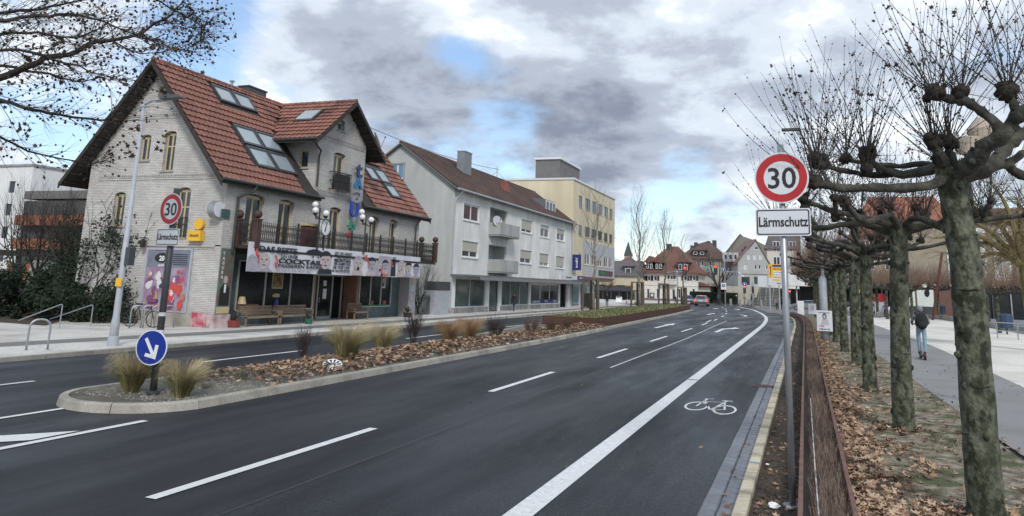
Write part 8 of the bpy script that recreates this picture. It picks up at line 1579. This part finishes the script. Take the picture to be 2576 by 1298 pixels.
# ---- tree at top left: limbs reach in over the road from outside the frame
tl = thing('overhanging_tree', 'large bare tree outside the left edge whose branches with seed balls overhang the brick house', 'tree', (-19, 7, 0))
tb = AG(-560, 1010); tb = Vector((-16.2, 5.4, .1)); m = MB(); hub = AD(-420, 250, 14.5)
tb = Vector((hub.x - .2, hub.y - .1, .1)); m.tube([tb, tb + Vector((.05, 0, 2)), (hub.x, hub.y, hub.z - .6), hub + Vector((0, 0, 2.5))], [.34, .29, .24, .15], 12); obj('trunk', m, M_BARK, tl, smooth=True)
mains = [([(-420, 260), (-150, 235), (0, 193), (63, 173), (113, 150), (175, 135), (225, 110), (275, 100), (338, 88), (388, 63), (425, 38), (463, 6)], .085, 14.2),
         ([(-420, 120), (-100, 60), (0, 31), (75, 25), (150, 12), (225, -4), (330, -30)], .05, 14.8), ([(-420, 150), (-60, 62), (38, 48), (100, 41), (175, 39), (250, 50), (325, 82), (390, 100)], .05, 13.6),
         ([(-420, 180), (-40, 90), (0, 86), (100, 85), (175, 95), (205, 90), (280, 60)], .042, 13.2), ([(-420, 260), (-60, 168), (75, 180), (150, 193), (205, 205), (300, 185)], .04, 14.6),
         ([(-420, 300), (-60, 235), (0, 253), (75, 273), (150, 288), (250, 303), (300, 288), (330, 270)], .05, 13.4), ([(-420, 330), (-60, 320), (0, 344), (113, 393), (225, 411), (260, 405)], .035, 14.0),
         ([(-420, 200), (-30, 130), (60, 128), (130, 150), (200, 168), (260, 190), (345, 205)], .035, 13.0), ([(-420, 60), (0, -60), (200, -50), (350, -20), (430, 20), (500, 60)], .05, 14.5), ([(463, 8), (490, 30), (505, 60), (510, 95)], .012, 14.2),
         ([(338, 88), (400, 110), (450, 125), (480, 118), (520, 95)], .016, 14.2), ([(388, 63), (440, 60), (490, 70), (530, 62)], .014, 14.2), ([(275, 100), (340, 130), (400, 132), (440, 120)], .016, 14.0)]
tw = MB(); lf = MB(); bl_ = MB()
for pts, r, dist in mains:
    P = spline([AD(x, y, dist) for x, y in pts], 3); n = len(P); lm = MB(); lm.tube([p + rv(.02) for p in P], [max(r * .8 * (1 - .85 * i / (n - 1)), .005) for i in range(n)], 7, caps=False); obj('limb', lm, M_DTWIG, tl)
    for i in range(2, n):
        if P[i].x < AD(-120, 200, dist).x: continue
        for q_ in range(3):
            e = (P[i] - P[i - 1]).normalized(); s = Matrix.Rotation(random.uniform(0, 6.28), 3, e) @ e.orthogonal().normalized(); p0 = P[i - 1].lerp(P[i], random.random()); d = e * .9 + s * random.uniform(.4, 1.0); L_ = random.uniform(.4, 1.35) * (1 - .65 * i / n) * (.7 if len(pts) < 7 else 1)
            pts_ = twig(tw, p0, d, L_, .0058, 6, nodes=False, bend=.9)
            for pt in pts_[1:]:
                for z_ in range(1):
                    if random.random() < .62: sub = twig(tw, pt, rv(1) + d * .9, random.uniform(.12, .42), 0.0028, 3, nodes=False, bend=.8, ns=3); c = sub[-1]
                    else: c = pt
                    u = random.random()
                    if u < .34: bl_.ball(c + Vector((0, 0, -.02)), random.uniform(.014, .022), 5, 4)
                    elif u < .48: dead_leaf(lf, c + rv(.04), random.uniform(.028, .055), mi=0)
for (x, y) in ((600 * .3755, 0), ): pass
for px, py, n_ in ((330, 372, 6), (320, 390, 7), (410, 345, 6), (400, 365, 6), (300, 300, 10), (345, 330, 8), (60, 320, 12), (140, 110, 10), (60, 150, 8)):
    for k in range(n_): dead_leaf(lf, AD(px + random.uniform(-14, 14), py + random.uniform(-16, 16), 14.0), random.uniform(.03, .055))
obj('twigs', tw, M_DTWIG, tl, kind='stuff'); obj('dead_leaves', lf, pm('leaf_dull', (0.06, 0.035, 0.025), (0.12, 0.07, 0.045), 5, .85), tl, kind='stuff'); obj('seed_balls', bl_, M_DTWIG, tl, kind='stuff')
# ---- left shrubs and trees
def bush(name, label, cat, x, y, z, rx, ry, h, mat, n=9000, leaf=.06, group=None, clumps=26, core=True):
    t = thing(name, label, cat, (x, y, z), group); m = MB(); C_ = [(Vector((x + random.uniform(-.75, .75) * rx, y + random.uniform(-.75, .75) * ry, z + h * random.uniform(.12, .85) ** 1.1)), random.uniform(.25, .5) * min(rx, h * .5)) for _ in range(clumps)]
    for i in range(n):
        c, r = random.choice(C_); d = rv(1).normalized() * r * random.random() ** .35; c = c + d; c.z = max(c.z, z + .02); a = rv(1).normalized() * leaf * random.uniform(.5, 1.3); b = rv(1).normalized() * leaf * random.uniform(.4, 1); m.add([c - a, c + b, c + a, c - b * .6], [(0, 1, 2, 3)])
    obj('foliage', m, mat, t); s = MB()
    for i in range(14): c, r = random.choice(C_); s.tube([(x + random.uniform(-.3, .3), y, z), ((x + c.x) / 2, (y + c.y) / 2, (z + c.z) / 2 + .3), c], [.04, .03, .012], 5, caps=False)
    obj('stems', s, M_DTWIG, t); return t
GB = 'dark evergreen shrubs left of the brick house'
for k, (px, py, Y, rx, h, lab) in enumerate(((270, 828, 27.5, 2.6, 4.9, 'tall dark evergreen shrub touching the left wall of the brick house'), (180, 830, 29.5, 2.9, 4.2, 'wide dark evergreen shrub behind the slanted handrails'), (60, 832, 27.0, 3.2, 2.3, 'low dark evergreen shrub at the left edge of the frame'), (225, 826, 26.0, 2.6, 1.9, 'low dark evergreen shrub directly behind the right handrail'), (130, 828, 25.5, 2.4, 1.7, 'low dark evergreen shrub behind the left handrail'), (300, 822, 28.2, 1.7, 3.4, 'narrow dark evergreen shrub behind the street lamp'), (-20, 832, 26, 2.6, 2.8, 'dark evergreen shrub cut by the left edge'), (215, 810, 32, 3.0, 6.0, 'tallest dark conifer shrub further back beside the house'), (140, 805, 34, 3.4, 5.6, 'broad dark evergreen shrub before the orange balcony bands'), (255, 800, 30.5, 2.6, 6.2, 'dense dark evergreen shrub leaning on the far corner of the brick house'))):
    q = AY(px, py, Y); bush('evergreen_shrub', lab, 'shrub', q.x, Y, 0.05, rx, 1.4, h, M_EVER, 6500, .085, GB)
flat('shrub_bed', [(-60, 23.5), (-28.6, 23.0), (-32, 27), (-32.3, 45), (-60, 45)], .112, M_SOIL)
for k, (px, Y, H, lab) in enumerate(((75, 34, 8.5, 'slender bare tree before the terraced building'), (20, 38, 9.5, 'thin bare tree in front of the white apartment block'), (150, 30, 7.5, 'thin leafless tree rising from the evergreen shrubs'))):
    q = AY(px, 800, Y); bare_tree('bare_tree', lab, 'tree', q.x, Y, 0, H, .13, M_DTWIG, 4, .55, (3, 4), .25)
# climbing twigs on the gable wall
cl = thing('climbing_plant', 'leafless climber spreading over the lower left of the gable wall', 'climber', (-31, GY - .05, .1)); m = MB()
for i in range(9):
    p = Vector((random.uniform(-31.8, -30.3), GY - .06, .4)); d = Vector((random.uniform(-.25, .45), 0, 1))
    for s in range(16):
        q_ = p + d.normalized() * .35; q_.y = GY - .05; m.bar(p, q_, max(.03 - .0015 * s, .008)); d = (d + Vector((random.uniform(-.35, .4), 0, random.uniform(-.1, .2)))).normalized(); p = q_
        if p.x < -31.8 or p.z > 6.2: break
        if s % 3 == 2:
            e = p + Vector((random.uniform(-.7, .7), 0, random.uniform(.1, .6))); m.bar(p, e, .01)
obj('stems', m, M_DTWIG, cl)
# ================================================================ MEDIAN PLANTING
def tuft(px, py, h, rad, mats, label, n=420, splay=.58, z=.12, wind=(0.10, 0.0)):
    g = AG(px, py, z); t = thing('ornamental_grass', label, 'grass', (g.x, g.y, z), 'ornamental grass clumps on the median')
    for mi, (mt, frac, hk) in enumerate(mats):
        m = MB()
        for i in range(int(n * 1.7 * frac)):
            a = random.uniform(0, 6.28); r0 = rad * .33 * math.sqrt(random.random()); p = Vector((g.x + r0 * math.cos(a), g.y + r0 * math.sin(a), z - .02)); b = a + random.uniform(-.6, .6); out_r = rad * splay * random.random() ** .6 * 1.7; hh = h * hk * random.uniform(.55, 1.05); w = .0030
            e = p + Vector((math.cos(b) * out_r + wind[0] * hh, math.sin(b) * out_r, hh)); mid = p.lerp(e, .5) + Vector((0, 0, hh * .24)) - Vector((math.cos(b), math.sin(b), 0)) * out_r * .15; tip = e + Vector((math.cos(b) * out_r * .25, math.sin(b) * out_r * .25, -hh * .10)); s = Vector((-math.sin(b + 1.2), math.cos(b + 1.2), 0)) * w
            m.add([p - s, p + s, mid + s, mid - s, e + s * .6, e - s * .6, tip], [(0, 1, 2, 3), (3, 2, 4, 5), (5, 4, 6)])
        obj('blades' if mi == 0 else 'dry_blades', m, mt, t)
    return t
OS = [(M_OLIVE, .5, .8), (M_STRAW, .6, 1.12)]
tuft(328, 984, .66, .42, OS, 'leftmost olive grass clump beside the blue arrow sign post', 900); tuft(455, 996, .60, .40, OS, 'olive grass clump just right of the blue arrow sign post', 850)
tuft(868, 906, .95, .60, OS, 'large olive grass clump behind the white spoked disc', 1100); tuft(962, 882, .85, .5, [(M_OLIVE, .35, .7), (M_STRAW, .6, 1.1)], 'straw topped grass clump right of the largest clump', 800)
OR = [(pm('orange_straw', (0.28, 0.17, 0.09), (0.38, 0.25, 0.14), 3, .9), .8, 1.0), (M_OLIVE, .2, .6)]
tuft(1128, 864, .85, .55, OR, 'broad orange dry grass clump in the middle of the median', 900); tuft(1178, 856, .9, .55, OR, 'orange dry grass clump next to the broad one', 900)
def scrub(px, py, h, rad, mat, label, n=60, z=.12, up=.9, lev=2):
    g = AG(px, py, z); t = thing('dry_shrub', label, 'shrub', (g.x, g.y, z), 'dry shrubs on the median'); m = MB()
    for i in range(n): a = random.uniform(0, 6.28); s = random.random(); branch(m, Vector((g.x + rad * .4 * s * math.cos(a), g.y + rad * .4 * s * math.sin(a), z)), Vector((math.cos(a) * rad * .7, math.sin(a) * rad * .7, up)), h * random.uniform(.35, .65), .006, lev, .08, 3, .6, (2, 4), .5, .15)
    obj('stems', m, mat, t); return t
DS_ = pm('dark_scrub', (0.025, 0.018, 0.018), (0.06, 0.04, 0.036), 5, .9); BS_ = pm('brown_scrub', (0.10, 0.06, 0.045), (0.17, 0.11, 0.085), 4, .9)
scrub(762, 908, .85, .25, DS_, 'dark upright dead stems left of the largest grass clump', 26); scrub(1038, 862, 1.15, .35, DS_, 'tall dark dead shrub between the grass clumps', 36)
for k, (px, py, h, lab) in enumerate(((1245, 852, .9, 'dark brown shrub right of the orange grass'), (1335, 842, .8, 'greyish brown shrub in the shrub group'), (1385, 838, .85, 'brown shrub near the steel edged lawn'), (1425, 832, .85, 'rounded brown shrub touching the steel edging'))): scrub(px, py, h, .5, BS_ if k else DS_, lab, 44)
scrub(606, 952, .28, .35, M_GRSCR, 'low grey green herb in the leaf litter left', 50, lev=1, up=.4); scrub(812, 932, .22, .3, M_OLIVE, 'small green herb beside the white spoked disc', 40, lev=1, up=.4); scrub(900, 925, .16, .3, M_GRSCR, 'pale grey herb cushion right of the white disc', 50, lev=1, up=.3); scrub(1150, 880, .18, .35, M_GRSCR, 'pale grey herb cushion below the orange grass', 50, lev=1, up=.3); scrub(520, 975, .18, .3, M_GRSCR, 'low grey green herb near the second grass clump', 40, lev=1, up=.3)
g = AG(836, 921, .2); wd_ = thing('wheel_trim', 'white wheel trim with black spoke gaps lying on the median leaves', 'wheel trim', (g.x, g.y, .2)); n_ = Vector((.27, -.42, .86)).normalized(); u_ = n_.cross(Vector((0, 0, 1))).normalized(); v_ = n_.cross(u_) * -1; v_ = v_ if v_.z > 0 else -v_
cc = Vector((g.x, g.y, .22)); WF = lambda a, b, d=0.0: cc + u_ * a + v_ * b + n_ * d
obj('disc', MB().fprism(WF, disc_poly(.25, 28), -.02, 0), M_SIGNK, wd_); m = MB()
for k in range(12): a = 2 * math.pi * k / 12; p = (math.cos(a), math.sin(a)); s = (-p[1], p[0]); obj('spoke', MB().fprism(WF, [(p[0] * .05 + s[0] * .012, p[1] * .05 + s[1] * .012), (p[0] * .05 - s[0] * .012, p[1] * .05 - s[1] * .012), (p[0] * .24 - s[0] * .026, p[1] * .24 - s[1] * .026), (p[0] * .24 + s[0] * .026, p[1] * .24 + s[1] * .026)], .001, .008), M_WFRAME, wd_)
obj('rim', ring_mb(WF, .25, .225, .010), M_WFRAME, wd_); obj('hub', MB().fprism(WF, disc_poly(.06, 14), .0085, .014), M_WFRAME, wd_)
# ================================================================ LEAF LITTER, GRASS
LM = [M_LEAFA, M_LEAFB, M_LEAFC, M_LEAFD]
def litter(name, n, fn, s0, s1, wts=(5, 4, 2, 2), lift=.05, kind='stuff', group=None):
    m = MB()
    for i in range(n):
        p = fn()
        if p is None: continue
        x, y, z = p; dead_leaf(m, Vector((x, y, z + random.uniform(.005, lift))), random.uniform(s0, s1), mi=random.choices(range(4), wts)[0], curl=.5, flat_=random.random() < .8)
    return obj(name, m, None, mats=LM, kind=kind)
def f_isl():
    y = 13.6 + 31 * random.random() ** 1.15; k = random.random(); x = -12.9 + 2.35 * k; den = .25 if y < 14.6 else (1.0 if y > 16 else .75)
    if k > .90 and random.random() < .6: return None
    return (x, y, .11 + .16 * math.sin(math.pi * k) * random.random()) if random.random() < den else None
litter('leaf_litter', 5600, f_isl, .05, .095, (6, 5, 2.5, 3), .10)
def f_edge():
    y = 8.2 + 48 * random.random() ** 1.7; w = .32 + .25 * math.sin(y * .7) * .5 + (.35 if y < 16 else .1); x = .43 + abs(random.gauss(0, w))
    if x > .95 and math.sin(x * 5.3 + y * 1.9) + math.sin(y * 3.1 - x * 4) < random.uniform(-.6, .7): return None
    return (x, y, .03 + max(0, .07 - (x - .43) * .12) * random.random())
litter('leaf_litter', 5600, f_edge, .04, .078, (8, 3, 6, 1.5), .06)
def f_verge():
    y = 8.2 + 40 * random.random() ** 1.6; x = random.uniform(.5, pathL(y) + .15); return (x, y, .025) if random.random() < .9 else None
litter('leaf_litter', 1300, f_verge, .025, .06, (4, 5, 2, 5), .02)
def f_trunk():
    tx, ty = random.choice([(1.6, 16.3), (1.47, 22.3), (1.62, 30.2), (1.8, 10.4)]); a = random.uniform(0, 6.28); r = .22 + abs(random.gauss(0, .35)); return (tx + r * math.cos(a), ty + r * math.sin(a), .03)
litter('leaf_litter', 420, f_trunk, .035, .07)
def f_soil():
    y = 8.6 + 30 * random.random() ** 1.5; return (random.uniform(-.62, -.16), y, .035)
litter('leaf_litter', 330, f_soil, .02, .05, (3, 5, 2, 7), .02)
def f_gut():
    y = 9 + 26 * random.random() ** 1.2; return (random.uniform(-1.0, -.82) if random.random() < .8 else random.uniform(-2.4, -1), y, .022)
litter('leaf_litter', 60, f_gut, .025, .05, (3, 6, 1, 4), .02)
litter('leaf_litter', 40, lambda: (random.uniform(-10, -1.5), 7 + 25 * random.random(), .012), .015, .035, (3, 2, 5, 1), .008)
litter('leaf_litter', 150, lambda: ((lambda y: (random.uniform(pathL(y) + .1, pathR(y)), y, .03))(12 + 40 * random.random())), .02, .045, (3, 5, 1, 4), .01)
litter('leaf_litter', 300, lambda: (random.uniform(-17, -11.5), 45 + 50 * random.random(), .55), .04, .07, (4, 2, 5, 1), .03)
m = MB(); mi = 0
for i in range(11000):
    y = 8.3 + 34 * random.random() ** 1.5; x = random.uniform(.75, pathL(y) + .12)
    if math.sin(x * 3.1 + y * .9) + math.sin(y * 1.7 - x * 2.3) + random.uniform(-.6, .6) < .45: continue
    p = Vector((x, y, .015)); h = random.uniform(.025, .075); a = random.uniform(0, 6.28); d = Vector((math.cos(a), math.sin(a), 0)); w = Vector((-d.y, d.x, 0)) * .004; m.cur = 0 if random.random() < .6 else 1; m.add([p - w, p + w, p + d * h * .5 + Vector((0, 0, h))], [(0, 1, 2)])
obj('verge_grass', m, None, mats=[M_GRASS, M_STRAW], kind='stuff')
m = MB()
for i in range(16000):
    y = 44.2 + 49 * random.random() ** 1.3; k = random.random(); x = (islL(y) + .4) * (1 - k) + (edgeR(y) - .05) * k; p = Vector((x, y, .45 + .12 * math.sin(math.pi * k))); h = random.uniform(.06, .16); a = random.uniform(0, 6.28); d = Vector((math.cos(a), math.sin(a), 0)); w = Vector((-d.y, d.x, 0)) * .018; m.cur = 0 if random.random() < .75 else 1; m.add([p - w, p + w, p + d * h * .6 + Vector((0, 0, h))], [(0, 1, 2)])
obj('lawn_grass', m, None, mats=[M_GRASS, M_STRAW], kind='stuff')
# clods of soil and grit
def clods(name, n, fn, s0, s1, mat):
    m = MB()
    for i in range(n): x, y, z = fn(); m.ball((x, y, z), random.uniform(s0, s1), 5, 4, (1, 1, .6), .3)
    return obj(name, m, mat, kind='stuff')
clods('soil_crumbs', 2400, lambda: (random.uniform(-.64, -.15), 8.4 + 22 * random.random() ** 1.5, .03), .006, .026, M_SOIL)
clods('median_gravel', 1500, lambda: (random.uniform(-12.9, -10.6), 11.2 + 7 * random.random() ** 1.3, .105), .008, .03, pm('median_stone', (0.16, 0.15, 0.125), (0.30, 0.285, 0.25), 8, .9))
# ================================================================ HEDGE BETWEEN TWO RUSTY EDGINGS
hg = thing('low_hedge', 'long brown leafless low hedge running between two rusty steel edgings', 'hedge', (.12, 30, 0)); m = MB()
hgf = lambda y: kerbR(y) + .96
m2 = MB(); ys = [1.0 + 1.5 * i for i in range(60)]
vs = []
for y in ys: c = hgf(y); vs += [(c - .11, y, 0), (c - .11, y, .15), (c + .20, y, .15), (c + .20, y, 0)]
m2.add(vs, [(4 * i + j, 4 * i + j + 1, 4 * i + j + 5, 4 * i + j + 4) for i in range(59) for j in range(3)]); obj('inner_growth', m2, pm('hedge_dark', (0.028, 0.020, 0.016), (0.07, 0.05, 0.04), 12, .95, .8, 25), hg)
for i in range(30000):
    y = 7.5 + 82 * random.random() ** 2.0; c = hgf(y); x = c + random.uniform(-.13, .20); z0 = random.uniform(.02, .20) * random.random() ** .3; L_ = random.uniform(.14, .30); k = 1 + max(0, y - 15) * .03; d = Vector((random.uniform(-.35, .35), random.uniform(-.5, .5), 1)).normalized(); p = Vector((x, y, z0)); w = Vector((random.uniform(-1, 1), random.uniform(-1, 1), 0)).normalized() * .0042 * k; e = p + d * L_; m.cur = random.choices((0, 1, 2), (3, 3, 6))[0]; m.add([p - w, p + w, e + w * .4, e - w * .4], [(0, 1, 2, 3)])
    if i % 5 == 0: q_ = p.lerp(e, random.uniform(.4, 1)); a = rv(1).normalized() * .012 * k; b = rv(1).normalized() * .010 * k; m.add([q_ - a, q_ + b, q_ + a], [(0, 1, 2)])
obj('twigs', m, None, hg, mats=[M_TWIGF, BS_, pm('grey_twig', (0.20, 0.15, 0.125), (0.28, 0.22, 0.18), 4, .9)], kind='stuff')
ZB = .36
for k, (off, lab) in enumerate(((.70, 'rusty steel edging band between the soil strip and the low hedge'), (1.195, 'rusty steel edging band between the low hedge and the leaf litter'))):
    t = thing('steel_edging', lab, 'edging', (kerbR(30) + off, 30, 0), 'rusty steel edgings of the hedge'); y = 1.0
    while y < 88:
        x0, x1 = kerbR(y) + off, kerbR(y + 2.9) + off; m = MB(); w = .045; m.hexa([(x0 - w / 2, y, 0), (x0 + w / 2, y, 0), (x1 + w / 2, y + 2.9, 0), (x1 - w / 2, y + 2.9, 0), (x0 - w / 2, y, ZB), (x0 + w / 2, y, ZB), (x1 + w / 2, y + 2.9, ZB), (x1 - w / 2, y + 2.9, ZB)]); obj('band', m, M_RUST, t); y += 2.908
P = [AG(x, y, .33) for x, y in ((2063, 1340), (2060, 1298), (2052, 1200), (2046, 1111), (2042, 1050), (2039, 1002))]
cbl = thing('white_hose', 'thin white cable with dark clips lying along the low hedge', 'cable', tuple(P[0])); obj('line', MB().tube(spline(P, 5), .007, 6), M_WFRAME, cbl); m = MB()
for i in (1, 2, 3, 4): obj('clip', MB().ball(P[i], .014, 7, 5), M_SIGNK, cbl)
def crumple(px, py, r, label, z=.06):
    g = AG(px, py, z); t = thing('crumpled_paper', label, 'litter', (g.x, g.y, z)); m = MB(); m.ball((g.x, g.y, z), r, 12, 9, (1.1, .9, .55), .28); obj('sheet', m, M_WHITE, t)
crumple(1946, 1272, .062, 'crumpled white paper lying on the dark soil strip'); crumple(1986, 1277, .03, 'small white paper scrap against the foot of the steel post'); crumple(1930, 1168, .022, 'tiny white scrap on the soil beside the blue kerb mark')
obj('paint_mark', MB().box(-.795, 11.55, .1105, -.66, 11.62, .1135), pm('blue_mark', (0.10, 0.28, 0.36), rough=.7), kind='structure')
